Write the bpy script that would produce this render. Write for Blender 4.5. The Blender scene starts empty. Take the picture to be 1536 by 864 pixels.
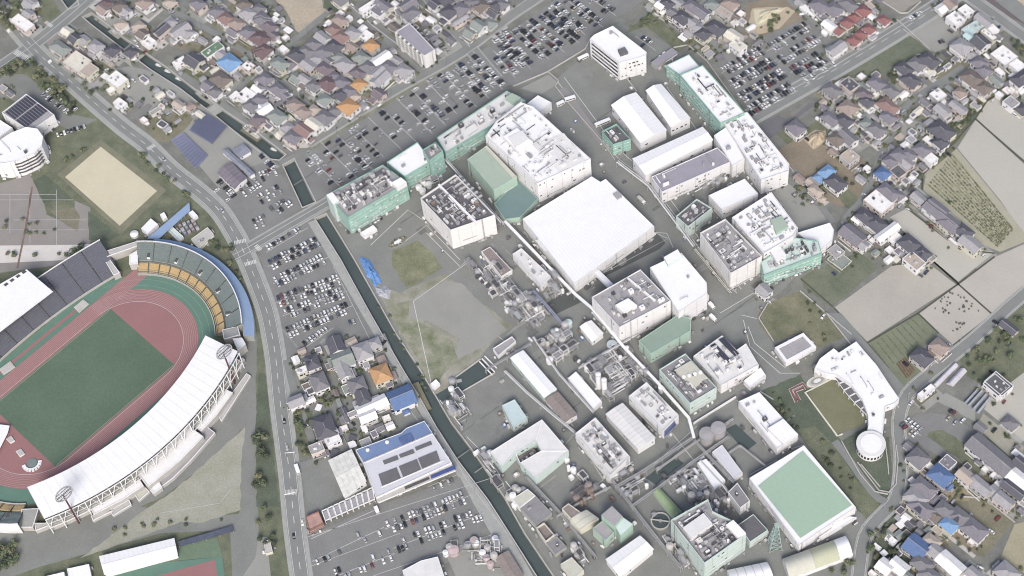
import bpy, math, random
from math import sin, cos, tan, pi, radians, atan2, hypot, sqrt
from mathutils import Vector, Matrix
from mathutils.geometry import tessellate_polygon
S = bpy.context.scene
rnd = random.Random(11)

# ------------------------------------------------------------------ camera
FOC, PITCH, ROLL, ALT = 2900.0, radians(56.3), -0.13, 1110.0
cd = bpy.data.cameras.new('camera'); cam = bpy.data.objects.new('camera', cd)
S.collection.objects.link(cam); S.camera = cam
cd.sensor_width = 36; cd.lens = 36*FOC/1536; cd.clip_start = 10; cd.clip_end = 12000
CAMP = Vector((0, -ALT/tan(PITCH), ALT))
fw = Vector((0, cos(PITCH), -sin(PITCH))); right = Vector((1, 0, 0)); up = right.cross(fw)
cr, sr = cos(ROLL), sin(ROLL)
ix = right*cr + up*sr                                   # image x axis in the world
iy = up*cr - right*sr                                   # image up axis
M = Matrix((ix, iy, -fw)).transposed().to_4x4(); M.translation = CAMP
cam.matrix_world = M

# ------------------------------------------------------------------ world, sun, exposure
SUN_EL, SUN_AZ = radians(43), radians(184)       # azimuth from +Y, clockwise
w = bpy.data.worlds.new('World'); S.world = w; w.use_nodes = True
nt = w.node_tree; bg = nt.nodes['Background']
sky = nt.nodes.new('ShaderNodeTexSky'); sky.sky_type = 'NISHITA'; sky.sun_disc = False
sky.sun_elevation = SUN_EL; sky.sun_rotation = SUN_AZ; sky.air_density = 1.0; sky.dust_density = 4.0; sky.ozone_density = 1.0
nt.links.new(sky.outputs[0], bg.inputs[0]); bg.inputs[1].default_value = 0.15
sl = bpy.data.lights.new('sun', 'SUN'); so = bpy.data.objects.new('sun', sl); S.collection.objects.link(so)
sl.energy = 2.2; sl.angle = radians(20); sl.color = (1, 0.995, 0.935)
sd = Vector((sin(SUN_AZ)*cos(SUN_EL), cos(SUN_AZ)*cos(SUN_EL), sin(SUN_EL)))
so.rotation_euler = sd.to_track_quat('Z', 'Y').to_euler()
S.view_settings.view_transform = 'Standard'; S.view_settings.look = 'None'
S.view_settings.exposure = 0.77; S.view_settings.gamma = 1
S.render.engine = 'CYCLES'
S.cycles.filter_width = 1.1; S.cycles.max_bounces = 5; S.cycles.diffuse_bounces = 3; S.cycles.use_denoising = True

# ------------------------------------------------------------------ survey: picture point -> place at height z
def G(x, y, z=0.0):
    x -= 768; y -= 432
    X = cr*x + sr*y; Y = -sr*x + cr*y
    v = Vector((X, FOC*cos(PITCH)-Y*sin(PITCH), -(FOC*sin(PITCH)+Y*cos(PITCH))))
    t = (z-ALT)/v.z
    p = CAMP + v*t; p.z = z
    return p
T = {'': (0, 0, 1)}
for i, yy in enumerate((0, 215, 430, 639)):
    for j, xx in enumerate((0, 380, 760, 1136)): T['ABCD'[i]+str(j+1)] = (xx, yy, 3.84)
for k_, (xx, yy) in dict(a=(0,0), b=(200,0), c=(380,0), d=(560,0), e=(200,100), f=(380,100), g=(960,0), h=(1136,0), i=(1336,0), j=(1160,100), k=(1336,100), l=(1160,200), m=(1240,300), n=(1336,540), o=(1336,640), p=(1286,752), q=(1386,752), r=(430,500), s=(430,590)).items(): T[k_] = (xx, yy, 7.68)
def px(t, s):
    x0, y0, k = T[t]; out = []
    for a in s.split():
        u, v = a.split(','); out.append((x0+float(u)/k, y0+float(v)/k))
    return out
def gp(t, s, z=0.0): return [G(x, y, z) for x, y in px(t, s)]

# ------------------------------------------------------------------ materials
MATS = {}
def lin(c): c /= 255; return c/12.92 if c <= .04045 else ((c+.055)/1.055)**2.4
GAIN = 1.9
def mat(name, rgb, rough=.8, var=.18, scale=.25, var2=.10, scale2=1.6, metal=0, tint=None, spec=.3, sat=.76):
    """rgb as seen under the scene's daylight; base colour is that divided by the exposure gain"""
    if name in MATS: return MATS[name]
    m = bpy.data.materials.new(name); m.use_nodes = True; n = m.node_tree.nodes; l = m.node_tree.links
    b = n['Principled BSDF']; b.inputs['Roughness'].default_value = rough; b.inputs['Metallic'].default_value = metal
    b.inputs['Specular IOR Level'].default_value = spec
    if sat != 1:
        g_ = .3*rgb[0]+.55*rgb[1]+.15*rgb[2]; rgb = [g_+(c-g_)*sat for c in rgb]
        if tint: g_ = .3*tint[0]+.55*tint[1]+.15*tint[2]; tint = [g_+(c-g_)*sat for c in tint]
    col = [min(.82, lin(c)/GAIN) for c in rgb]
    tin = [min(.82, lin(c)/GAIN) for c in tint] if tint else col
    geo = n.new('ShaderNodeNewGeometry')
    def noise(sc, det=4):
        t = n.new('ShaderNodeTexNoise'); t.inputs['Scale'].default_value = sc; t.inputs['Detail'].default_value = det
        t.inputs['Roughness'].default_value = .65
        l.new(geo.outputs['Position'], t.inputs['Vector']); return t
    n1, n2 = noise(scale, 5), noise(scale2, 3)
    mix = n.new('ShaderNodeMix'); mix.data_type = 'RGBA'
    r1 = n.new('ShaderNodeMapRange'); r1.inputs[1].default_value = .3; r1.inputs[2].default_value = .7
    l.new(n1.outputs['Fac'], r1.inputs[0]); l.new(r1.outputs[0], mix.inputs[0])
    k1, k2 = 1-var, 1+var
    mix.inputs[6].default_value = (*[c*k1 for c in col], 1); mix.inputs[7].default_value = (*[min(.85, c*k2) for c in tin], 1)
    r2 = n.new('ShaderNodeMapRange'); r2.inputs[1].default_value = .3; r2.inputs[2].default_value = .7
    r2.inputs[3].default_value = 1-var2; r2.inputs[4].default_value = 1+var2
    l.new(n2.outputs['Fac'], r2.inputs[0])
    mul = n.new('ShaderNodeVectorMath'); mul.operation = 'SCALE'
    l.new(mix.outputs[2], mul.inputs[0]); l.new(r2.outputs[0], mul.inputs['Scale'])
    l.new(mul.outputs[0], b.inputs['Base Color'])
    bp = n.new('ShaderNodeBump'); bp.inputs['Strength'].default_value = .15; bp.inputs['Distance'].default_value = .2
    l.new(n2.outputs['Fac'], bp.inputs['Height']); l.new(bp.outputs[0], b.inputs['Normal'])
    MATS[name] = m; return m
W_ = lambda: mat('white_coating', (247,246,248), .6, .03, .15, .05, .8)
ASPH = mat('asphalt', (137,139,135), .9, .13, .04, .09, .9)
LOT = mat('car_park_asphalt', (136,136,135), .9, .11, .05, .09, 1.0)
ROADM = mat('road_asphalt', (139,141,139), .9, .08, .08, .05, 1.0)
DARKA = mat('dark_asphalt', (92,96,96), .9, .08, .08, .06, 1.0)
CONC = mat('concrete', (170,171,167), .85, .10, .2, .08, 1.5)
PALEC = mat('pale_concrete', (196,192,188), .85, .08, .2, .06, 1.5)
GRASS = mat('grass', (106,117,92), .95, .18, .09, .26, 1.4, tint=(122,124,98))
DGRASS = mat('dark_grass', (98,109,90), .95, .2, .09, .26, 1.4)
GREENF = mat('green_field', (108,120,96), .95, .14, .05, .12, .8, tint=(120,124,104))
OLIVE = mat('olive_ground', (130,128,104), .95, .18, .05, .2, .9, tint=(136,130,108))
YARD = mat('yard_ground', (126,127,122), .95, .16, .09, .2, 1.2, tint=(134,134,126))
BEIGE = mat('paddy_soil', (190,186,175), .95, .05, .02, .04, .6)
CROPS = mat('crop_soil', (176,172,148), .95, .10, .05, .1, 1.0)
SAND = mat('sand', (212,202,170), .95, .05, .05, .04, .8)
DIRT = mat('tan_dirt', (200,182,152), .95, .15, .04, .08, .6, tint=(188,170,142))
BROWN = mat('brown_soil', (146,132,112), .95, .15, .05, .1, .8)
GRAVEL = mat('grey_gravel', (158,158,152), .95, .10, .03, .06, .9)
PLAZA = mat('pinkish_paving', (154,147,143), .9, .06, .1, .06, 1.0)
PAVE = mat('pale_paving', (222,214,208), .85, .06, .2, .05, 1.0)
BRICKP = mat('brick_path', (140,112,104), .9)
WATER = mat('canal_water', (84,96,94), .25, .10, .02, .05, .3, spec=.4)
PAINT = mat('road_paint', (222,220,218), .7, .06, .5, .1, 2)
BAY = mat('faint_bay_paint', (152,150,153), .9, .1, .5, .1, 2)
LINE = mat('bay_line_paint', (196,195,196), .8, .1, .5, .1, 2)
GLASS = mat('window_glass', (66,70,80), .2, .15, .3, .1, 2, spec=.5)
STEEL = mat('grey_steel', (170,170,174), .6, .12, .3, .15, 2)
DSTEEL = mat('dark_steel', (92,90,94), .7, .15, .3, .2, 2)
RUST = mat('rusty_steel', (140,116,104), .85, .2, .4, .2, 2, tint=(150,132,122))
SOLAR = mat('solar_glass', (108,114,150), .3, .10, .2, .06, 2, spec=.5)
SOLARD = mat('dark_solar_glass', (74,74,90), .3, .10, .2, .06, 2, spec=.5)
LEAF = [mat('leaf_dark', (84,96,72), .9, .3, .8, .3, 3), mat('leaf_mid', (106,120,86), .9, .3, .8, .3, 3), mat('leaf_olive', (124,126,94), .9, .3, .8, .3, 3)]
BARK = mat('bark', (90,78,66), .9)

# ------------------------------------------------------------------ mesh helpers
COL = S.collection
def uname(n): return n
def link(name, me, parent=None, loc=None):
    o = bpy.data.objects.new(name, me); COL.objects.link(o)
    if loc is not None: o.location = loc
    if parent is not None: o.parent = parent
    return o
class MB:
    """collects faces, builds ONE mesh object"""
    def __init__(s): s.v = []; s.f = []; s.m = []; s.ms = []
    def mi(s, m):
        if m not in s.ms: s.ms.append(m)
        return s.ms.index(m)
    def face(s, pts, m):
        i = len(s.v); s.v += [tuple(p) for p in pts]; s.f.append(tuple(range(i, i+len(pts)))); s.m.append(s.mi(m))
    def poly(s, pts, m, z=None):
        pp = [Vector((p[0], p[1], p[2] if z is None else z)) for p in pts]
        tris = tessellate_polygon([[Vector((p.x, p.y, 0)) for p in pp]])
        i = len(s.v); s.v += [tuple(p) for p in pp]; k = s.mi(m)
        for a, b, c in tris:
            A, B, C_ = pp[a], pp[b], pp[c]
            if (B-A).cross(C_-A).z < 0: b, c = c, b
            s.f.append((i+a, i+b, i+c)); s.m.append(k)
    def prism(s, pts, z0, z1, m, mtop=None, bottom=False):
        pts = ccw(pts); n = len(pts)
        for i in range(n):
            a, b = pts[i], pts[(i+1) % n]
            s.face([(a[0],a[1],z0), (b[0],b[1],z0), (b[0],b[1],z1), (a[0],a[1],z1)], m)
        if mtop is not False: s.poly(pts, mtop or m, z1)
    def box(s, c, ax, L, Wd, z0, z1, m, mtop=None):
        """c centre xy, ax angle, L along ax"""
        ca, sa = cos(ax), sin(ax); p = []
        for u, v in ((-L/2,-Wd/2), (L/2,-Wd/2), (L/2,Wd/2), (-L/2,Wd/2)): p.append((c[0]+u*ca-v*sa, c[1]+u*sa+v*ca))
        s.prism(p, z0, z1, m, mtop)
    def cyl(s, c, r, z0, z1, m, n=12, mtop=None, dome=0):
        p = [(c[0]+r*cos(2*pi*i/n), c[1]+r*sin(2*pi*i/n)) for i in range(n)]
        s.prism(p, z0, z1, m, mtop if not dome else False)
        if dome:
            for i in range(n): s.face([(*p[i], z1), (*p[(i+1) % n], z1), (c[0], c[1], z1+dome)], mtop or m)
    def bar(s, a, b, w, m, n=4):
        a, b = Vector(a), Vector(b); d = b-a
        if d.length < 1e-6: return
        d.normalize(); u = d.cross(Vector((0,0,1)) if abs(d.z) < .9 else Vector((1,0,0))).normalized(); v = d.cross(u)
        ring = [(u*cos(2*pi*(i+.5)/n)+v*sin(2*pi*(i+.5)/n))*w for i in range(n)]
        for i in range(n):
            j = (i+1) % n; s.face([a+ring[i], b+ring[i], b+ring[j], a+ring[j]], m)
        s.face([a+r for r in ring], m); s.face([b+r for r in reversed(ring)], m)
    def build(s, name, parent=None, loc=None, org=None):
        me = bpy.data.meshes.new(name)
        v = s.v if org is None else [(p[0]-org[0], p[1]-org[1], p[2]-org[2]) for p in s.v]
        me.from_pydata(v, [], s.f)
        for m in s.ms: me.materials.append(m)
        if s.f: me.polygons.foreach_set('material_index', s.m)
        me.update()
        return link(name, me, parent, loc)
def area(p): return sum(p[i-1][0]*p[i][1]-p[i][0]*p[i-1][1] for i in range(len(p)))/2
def ccw(p): return list(p) if area(p) > 0 else list(reversed(p))
def inset(p, t):
    p = ccw(p); n = len(p); out = []
    for i in range(n):
        a, b, c = [Vector((q[0], q[1])) for q in (p[i-1], p[i], p[(i+1) % n])]
        d1 = (b-a).normalized(); d2 = (c-b).normalized(); n1 = Vector((-d1.y, d1.x)); n2 = Vector((-d2.y, d2.x))
        bis = n1+n2; k = max(.35, 1+n1.dot(n2)); q = b + bis*(t/k); out.append((q.x, q.y))
    return out
def inside(p, q):
    r = False; n = len(q)
    for i in range(n):
        a, b = q[i-1], q[i]
        if (a[1] > p[1]) != (b[1] > p[1]) and p[0] < (b[0]-a[0])*(p[1]-a[1])/(b[1]-a[1])+a[0]: r = not r
    return r
def cen(p): return (sum(q[0] for q in p)/len(p), sum(q[1] for q in p)/len(p))
def mainaxis(p):
    b = max(range(len(p)), key=lambda i: hypot(p[i][0]-p[i-1][0], p[i][1]-p[i-1][1]))
    return atan2(p[b][1]-p[b-1][1], p[b][0]-p[b-1][0])
def tag(o, label=None, cat=None, group=None, kind=None):
    if label: o['label'] = label
    if cat: o['category'] = cat
    if group: o['group'] = group
    if kind: o['kind'] = kind
    return o
def thing(name, label, cat, loc, group=None, rz=0):
    o = bpy.data.objects.new(name, None); COL.objects.link(o); o.location = loc; o.rotation_euler = (0, 0, rz)
    o.empty_display_size = 1
    return tag(o, label, cat, group)
def shift(mb, o):
    """move an MB given in world coordinates into the frame of thing o (unrotated)"""
    l = o.location; mb.v = [(p[0]-l.x, p[1]-l.y, p[2]-l.z) for p in mb.v]; return mb
def part(mb, name, o, kind=None, label=None):
    shift(mb, o); q = mb.build(name, o); return tag(q, label, None, None, kind)
def polyline(pts, wd):
    """strip of width wd along pts -> quads"""
    out = []; n = len(pts); L = []; R = []
    for i in range(n):
        a = Vector(pts[max(0, i-1)][:2]); b = Vector(pts[min(n-1, i+1)][:2]); d = (b-a).normalized(); nn = Vector((-d.y, d.x))*wd/2
        c = Vector(pts[i][:2]); L.append(c+nn); R.append(c-nn)
    return L, R
def smooth(pts, k=4):
    out = []; n = len(pts)
    for i in range(n-1):
        p0, p1, p2, p3 = [Vector(pts[max(0, min(n-1, j))][:2]) for j in (i-1, i, i+1, i+2)]
        for s_ in range(k):
            t = s_/k; out.append(.5*((2*p1)+(p2-p0)*t+(2*p0-5*p1+4*p2-p3)*t*t+(3*p1-p0-3*p2+p3)*t**3))
    out.append(Vector(pts[-1][:2])); return out
LAY = [0.0]
def zone(name, pts, m, z):
    mb = MB(); mb.poly(pts, m, z); o = mb.build(name); o['kind'] = 'structure'; return o
def strip(mb, pts, wd, m, z):
    L, R = polyline(pts, wd)
    for i in range(len(L)-1): mb.face([(*R[i], z), (*R[i+1], z), (*L[i+1], z), (*L[i], z)], m)
# ------------------------------------------------------------------ ground sheet with canal beds
CANALS = ['83,-14 103,14 118,8 109,-14',
 '125,26 138,37 181,70 226,104 270,132 311,164 322,156 285,129 249,101 185,57 155,33 137,20',
 '321,171 370,212 404,238 419,240 428,232 385,199 333,164',
 '425,248 454,311 473,303 441,239',
 '473,328 512,390 553,465 573,500 606,556 630,596 655,640 687,690 733,750 765,800 812,874 836,874 786,800 755,745 711,680 676,634 656,600 630,556 593,500 566,452 530,388 489,321']
holes = [ccw(gp('', c)) for c in CANALS]
mb = MB()
outer = [Vector(p) for p in ((-3500,-2500,0), (3500,-2500,0), (3500,4500,0), (-3500,4500,0))]
loops = [outer]+[[Vector((p[0], p[1], 0)) for p in reversed(h_)] for h_ in holes]
flat = [p for l_ in loops for p in l_]
mb.v = [tuple(p) for p in flat]; mb.mi(YARD)
for a, b, c in tessellate_polygon(loops):
    if (flat[b]-flat[a]).cross(flat[c]-flat[a]).z < 0: b, c = c, b
    mb.f.append((a, b, c)); mb.m.append(0)
mb.build('ground')['kind'] = 'structure'
wb = MB(); kb = MB(); cb = MB()
for h_ in holes:
    wb.poly(h_, WATER, -2.4)
    n = len(h_); o2 = inset(h_, -.7)
    for i in range(n):
        j = (i+1) % n; a, b = h_[i], h_[j]; c, d = o2[i], o2[j]
        kb.face([(b[0],b[1],-2.6), (a[0],a[1],-2.6), (a[0],a[1],.5), (b[0],b[1],.5)], CONC)
        kb.face([(a[0],a[1],.5), (c[0],c[1],.5), (d[0],d[1],.5), (b[0],b[1],.5)], PALEC)
        kb.face([(c[0],c[1],-.1), (d[0],d[1],-.1), (d[0],d[1],.5), (c[0],c[1],.5)], CONC)
wb.build('canal_water')['kind'] = 'structure'; kb.build('canal_bank')['kind'] = 'structure'

# ------------------------------------------------------------------ ground zones, each a thin sheet above the one below
ZN = [0]
def Z(name, m, lay, t, s):
    ZN[0] += 1; P = [Vector((p.x, p.y)) for p in gp(t, s)]
    if any(k in name for k in ('grass', 'lawn', 'dirt', 'plot', 'soil', 'tan_', 'sand_patch', 'verge', 'gravel', 'bare')):   # ragged natural edges
        r = random.Random(ZN[0]); Q = []
        for i in range(len(P)):
            a, b = P[i], P[(i+1) % len(P)]; n = max(1, int((b-a).length/3.5)); d = (b-a); nn = Vector((-d.y, d.x)).normalized()
            for k in range(n): Q.append(a+d*k/n+nn*r.uniform(-.55, .55)*(1 if k else .3))
        P = Q
    zone(name, [(p.x, p.y) for p in P], m, .04*lay+.00025*ZN[0])
# park and stadium side
Z('park_lawn', GRASS, 1, '', '-80,60 0,110 75,95 150,168 235,240 300,300 340,345 362,385 385,440 392,500 398,560 412,640 428,760 440,900 -80,900')
Z('plaza', PLAZA, 2, '', '-80,255 0,275 45,262 65,300 70,322 120,345 135,352 135,372 160,372 160,388 -80,420')
Z('plaza', PLAZA, 2, 'B1', '430,330 520,370 520,560 430,560')
Z('terrace_steps', PAVE, 3, 'B1', '-60,590 420,585 520,580 600,610 560,640 400,672 0,690 -60,690')
Z('car_park', ASPH, 2, 'A1', '0,420 150,430 420,660 560,690 420,760 300,700 60,570 0,560')
Z('sand_ground_border', mat('worn_grass', (134,132,108), .95, .15, .1, .1, 1), 3, 'B1', '580,-20 960,270 700,520 330,180')
Z('sand_ground', SAND, 4, 'B1', '580,20 905,275 690,475 375,195')
Z('garden_lawn', DGRASS, 3, 'B1', '190,220 260,180 420,320 250,345')
Z('garden_lawn', DGRASS, 3, 'B1', '510,390 690,530 640,560 510,555')
Z('flower_bed', OLIVE, 3, 'B1', '290,390 430,370 460,420 450,510 380,470')
Z('stadium_apron', ASPH, 2, '', '360,500 385,500 385,560 372,600 365,640 330,680 245,745 210,760 250,765 230,800 60,835 -80,850 -80,790 60,790 260,690 340,600')
Z('footpath', ASPH, 2, '', '365,560 383,560 386,640 385,720 388,790 385,900 350,900 345,790 361,765 362,640')
Z('footpath', ASPH, 2, '', '362,770 345,795 240,800 60,850 -80,900 -80,820 100,815 215,790')
Z('dirt_lot', mat('dry_grass', (190,188,174), .95, .16, .06, .16, .9, tint=(146,147,126)), 3, '', '368,640 362,690 361,765 300,785 270,783 170,820 120,838 210,770 262,735 330,675')
Z('grass_verge', DGRASS, 3, '', '388,560 398,560 412,700 420,760 385,760 383,640')
Z('car_park', GRAVEL, 3, 'D1', '1490,640 1536,640 1560,864 1400,864 1470,760')
# residential ground, upper left to upper right
Z('gravel_yard', GRAVEL, 1, 'A1', '560,420 760,380 900,420 1110,560 1200,650 1080,760 860,660 760,560')
Z('pale_yard', PLAZA, 1, 'A1', '250,220 330,190 560,330 460,470 400,440')
Z('asphalt_yard', LOT, 1, 'A2', '500,120 640,60 830,180 980,400 860,420')
Z('asphalt_yard', LOT, 1, 'e', '0,540 170,420 220,450 60,660')
Z('grass_plot', OLIVE, 2, 'e', '110,650 300,560 600,500 690,600 620,700 420,860 210,860')
Z('solar_yard', GRAVEL, 1, '', '262,205 312,165 400,232 420,250 380,275 350,260 330,285')
Z('grass_field', GRASS, 2, 'a', '-20,0 230,0 330,130 360,200 230,420 0,260')
Z('grass_field', GRASS, 2, 'a', '420,0 620,0 720,170 520,260 380,130')
Z('grass_plot', OLIVE, 2, 'b', '690,330 870,390 820,600 640,600')
Z('bare_field', mat('bare_soil', (196,182,158), .95, .2, .06, .12, .5, tint=(176,162,140)), 2, 'c', '230,-30 780,-30 800,90 900,170 540,410 480,330 390,150')
Z('grass_plot', DGRASS, 3, 'c', '810,-30 1000,-30 980,140 810,90')
Z('asphalt_yard', LOT, 2, 'c', '1000,0 1060,0 1400,300 1536,420 1536,860 1400,560 1040,160')
Z('gravel_yard', GRAVEL, 2, 'd', '640,190 700,190 1060,580 860,720 690,600')
# upper car parks
Z('car_park', LOT, 2, '', '424,222 462,222 560,162 640,118 693,86 708,100 764,127 657,204 580,240 500,290 470,302 440,238')
Z('verge', mat('verge_grass', (126,134,106), .95, .2, .1, .1, 1, tint=(140,140,126)), 5, '', '460,222 527,180 606,135 692,84 696,90 610,142 530,188 464,230')
Z('car_park', LOT, 2, '', '712,84 780,38 826,4 850,-10 980,-10 950,12 887,52 878,72 822,106 798,124 770,130')
Z('asphalt_yard', LOT, 2, '', '942,45 980,55 1012,72 975,98')
Z('grass_verge', GRASS, 3, 'A3', '680,190 820,80 880,110 1050,260 990,300 800,150 700,190')
Z('car_park', LOT, 2, '', '1070,92 1150,52 1215,26 1258,58 1275,85 1210,125 1150,160 1126,168')
Z('tan_field', DIRT, 2, 'h', '-60,100 60,90 350,80 440,130 250,330 0,400 -120,330')
Z('tan_soil', BROWN, 1, 'h', '-120,30 400,-40 520,240 420,330 100,500 -180,420')
Z('sand_patch', SAND, 3, 'h', '-40,110 200,110 340,85 250,160 130,260 -20,310')
Z('gravel_yard', GRAVEL, 3, 'i', '130,330 460,100 720,280 860,420 640,560 490,610')
Z('green_field', GREENF, 3, '', '1261,110 1355,45 1401,80 1370,95 1345,108 1300,117 1262,117')
Z('green_field', OLIVE, 3, 'k', '500,0 840,-60 900,0 560,180 420,60')
Z('asphalt_yard', mat('yard_asphalt', (120,117,124), .9, .08, .1, .05, 1), 3, 'A4', '0,730 120,660 180,700 300,590 340,600 180,720 60,810')
Z('brown_lot', BROWN, 2, '', '1168,225 1200,205 1235,205 1275,250 1300,290 1262,310 1210,290 1180,262')
Z('grey_lot', GRAVEL, 3, '', '1160,288 1182,275 1250,330 1236,342 1200,348')
Z('green_plot', GRASS, 2, 'l', '720,700 860,640 1020,760 960,864 840,864')
Z('grass_plot', DGRASS, 2, 'k', '900,400 1100,440 980,600 720,830 680,700 880,560')
Z('asphalt_yard', GRAVEL, 2, 'k', '180,590 400,660 520,700 420,860 60,860')
Z('sand_heap_base', DIRT, 3, 'l', '340,60 480,-40 600,-30 620,60 540,140 460,190')
# fields on the right
Z('paddy_field', BEIGE, 3, '', '1480,150 1497,142 1620,215 1620,310 1536,240 1464,178')
Z('paddy_field', BEIGE, 3, '', '1463,180 1536,246 1620,320 1620,370 1536,352 1500,300 1436,222')
Z('crop_field', CROPS, 3, '', '1435,223 1500,302 1545,360 1500,378 1470,366 1385,285 1389,262')
Z('paddy_field', BEIGE, 3, '', '1334,325 1357,310 1440,372 1492,378 1436,424 1395,388')
Z('paddy_field', mat('paddy_soil_grey', (184,178,166), .95, .08, .03, .05, .6), 3, '', '1339,398 1394,396 1434,427 1300,513 1251,462')
Z('paddy_field', mat('paddy_soil_pink', (190,183,172), .95, .06, .03, .05, .6), 3, '', '1437,428 1492,386 1545,362 1620,372 1536,430 1430,518 1377,470')
Z('vegetable_field', mat('vegetable_field', (128,134,108), .95, .12, .06, .1, 1), 3, '', '1303,516 1376,469 1407,500 1392,512 1370,530 1385,560 1357,588')
Z('green_field', GREENF, 3, '', '1201,418 1216,408 1290,378 1318,402 1248,461 1206,432')
Z('lawn', mat('worn_lawn', (114,122,92), .95, .2, .06, .2, 1.1, tint=(134,128,102)), 3, '', '1136,472 1152,455 1200,437 1277,502 1225,522 1200,500 1160,512 1140,492')
Z('lane', ROADM, 4, '', '1238,470 1262,470 1365,590 1350,610 1300,545')
Z('factory_lawn', DGRASS, 4, '', '1140,588 1200,562 1262,662 1300,640 1332,690 1340,735 1302,775 1275,760 1200,655 1160,620')
Z('green_slope', GRASS, 4, 'D4', '240,20 330,0 450,120 560,300 700,440 690,500 640,560 570,460 270,100')
Z('round_lawn', DGRASS, 6, 'D4', '575,160 760,60 775,300 745,350 705,350')
Z('sunken_lawn', mat('sunken_lawn', (130,130,98), .95, .1, .05, .1, 1), 7, 'C4', '290,615 450,525 530,600 630,740 600,800 450,860')
Z('grass_plot', DGRASS, 2, '', '1290,790 1300,760 1335,735 1345,770 1370,864 1290,900')
Z('green_plot', GRASS, 2, '', '1440,500 1540,430 1620,480 1620,560 1490,585 1440,560')
Z('gravel_yard', GRAVEL, 3, 'n', '480,440 640,380 980,560 980,720 700,560')
Z('car_park', LOT, 3, '', '1352,636 1380,618 1420,622 1480,655 1470,680 1420,690 1380,668 1352,655')
Z('grass_strip', GRASS, 4, 'o', '440,60 600,40 860,200 1100,410 1010,560 720,330 420,120')
Z('paddy_field', BEIGE, 3, '', '1545,552 1484,598 1476,614 1536,662 1620,700 1620,560')
Z('rough_field', mat('rough_field', (168,164,148), .95, .1, .08, .1, 1), 3, '', '1475,620 1536,670 1620,730 1620,760 1520,690 1464,640')
Z('olive_lot', OLIVE, 2, '', '1440,728 1475,748 1522,782 1476,836 1462,832 1450,800 1425,760')
Z('bare_plot', mat('bare_plot', (172,160,132), .95, .2, .1, .15, .8, tint=(150,138,104)), 3, 'o', '620,700 760,590 960,720 900,860 640,860')
Z('dry_field', mat('dry_field', (170,162,132), .95, .1, .06, .1, .8), 3, '', '1522,786 1600,770 1600,900 1500,838')
# factory grounds
Z('factory_ground', ASPH, 2, '', '492,318 530,300 620,262 660,230 770,150 830,122 876,84 884,60 930,34 1012,72 1090,150 1190,255 1248,335 1240,372 1180,418 1135,480 1190,560 1275,680 1330,770 1300,864 1290,920 850,920 836,864 790,795 757,745 713,678 660,600 632,556 596,500 570,452 532,386')
Z('grass_plot', mat('plot_grass', (124,130,96), .95, .2, .08, .16, 1, tint=(138,138,108)), 4, 'B2', '800,620 940,560 1020,620 1090,720 960,800 880,830 800,700')
Z('grass_plot', mat('plot_grass2', (138,140,112), .95, .2, .05, .12, 1, tint=(166,162,150)), 3, '', '560,425 600,440 665,410 690,430 770,490 735,518 668,600 655,595 625,548')
Z('dirt_plot', GRAVEL, 4, 'C2', '930,60 1100,-30 1200,-20 1460,250 1340,340 1180,420 1130,480 1190,300 1010,200 890,180')
Z('grass_plot', mat('plot_grass3', (120,134,90), .95, .2, .08, .14, 1, tint=(160,156,140)), 4, 'C2', '760,120 900,80 890,180 1010,230 1150,320 1180,430 1100,500 1040,600 960,440')
Z('earth_yard', GRAVEL, 4, 'A3', '80,510 240,430 300,480 200,545')
Z('painted_shade_yard', DARKA, 4, 'B3', '850,500 915,575 880,610 400,850 330,830 390,805')  # shade along the big warehouse, put into the ground as darker asphalt colour
Z('fire_pond', WATER, 5, '', '722,540 741,559 690,589 684,567')
Z('fire_pond', WATER, 5, '', '650,594 686,574 690,588 658,606')
Z('settling_pond', WATER, 5, 'D3', '800,300 960,170 1020,215 860,340')
Z('settling_pond', WATER, 5, 'D3', '1260,20 1320,-10 1440,100 1375,150')
Z('factory_street', mat('street_asphalt', (150,147,148), .9, .06, .08, .05, 1), 5, 'A3', '300,520 340,500 600,864 560,864')
Z('concrete_lot', mat('slab_concrete', (140,139,136), .9, .12, .05, .08, .9), 4, 'C2', '1200,612 1400,510 1510,600 1310,742')
Z('dark_yard', DARKA, 4, 'C3', '230,100 330,0 430,90 260,170')
# lots along the canal
Z('car_park', LOT, 2, '', '388,362 470,330 510,394 551,468 571,503 556,516 500,520 440,538 416,540 405,470')
Z('car_park', LOT, 2, '', '322,290 352,260 405,240 422,262 451,312 380,362 340,330')
Z('canal_path', CONC, 3, '', '462,334 473,330 511,392 552,467 572,502 605,558 629,598 654,642 686,692 731,752 764,802 800,864 775,864 730,790 690,720 655,660 612,590 575,525 545,475 500,398')
Z('works_yard', ASPH, 2, '', '440,540 560,510 610,590 650,655 520,680 470,690 440,660 432,600')
Z('car_park', LOT, 4, '', '458,806 560,760 690,716 728,790 700,830 660,850 500,900 470,900')
Z('works_yard', ASPH, 3, '', '450,700 500,684 520,740 465,775')
Z('garden_plot', GRASS, 3, 's', '90,200 300,200 330,560 400,660 180,740 100,560')
Z('tank_yard', GRAVEL, 5, '', '666,826 740,800 780,864 700,900')

Z('railway_bed', mat('railway_ballast', (116,106,108), .95, .1, .2, .15, 1.5), 3, 'A4', '1290,-10 1480,-10 1560,60 1560,150 1470,108')
Z('tan_corner', DIRT, 3, 'A4', '1480,-10 1560,-10 1560,58')
Z('gravel_yard', mat('tan_gravel', (160,154,144), .95, .1, .1, .1, 1), 3, 'A4', '700,-10 825,75 940,5 930,-20')
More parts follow.
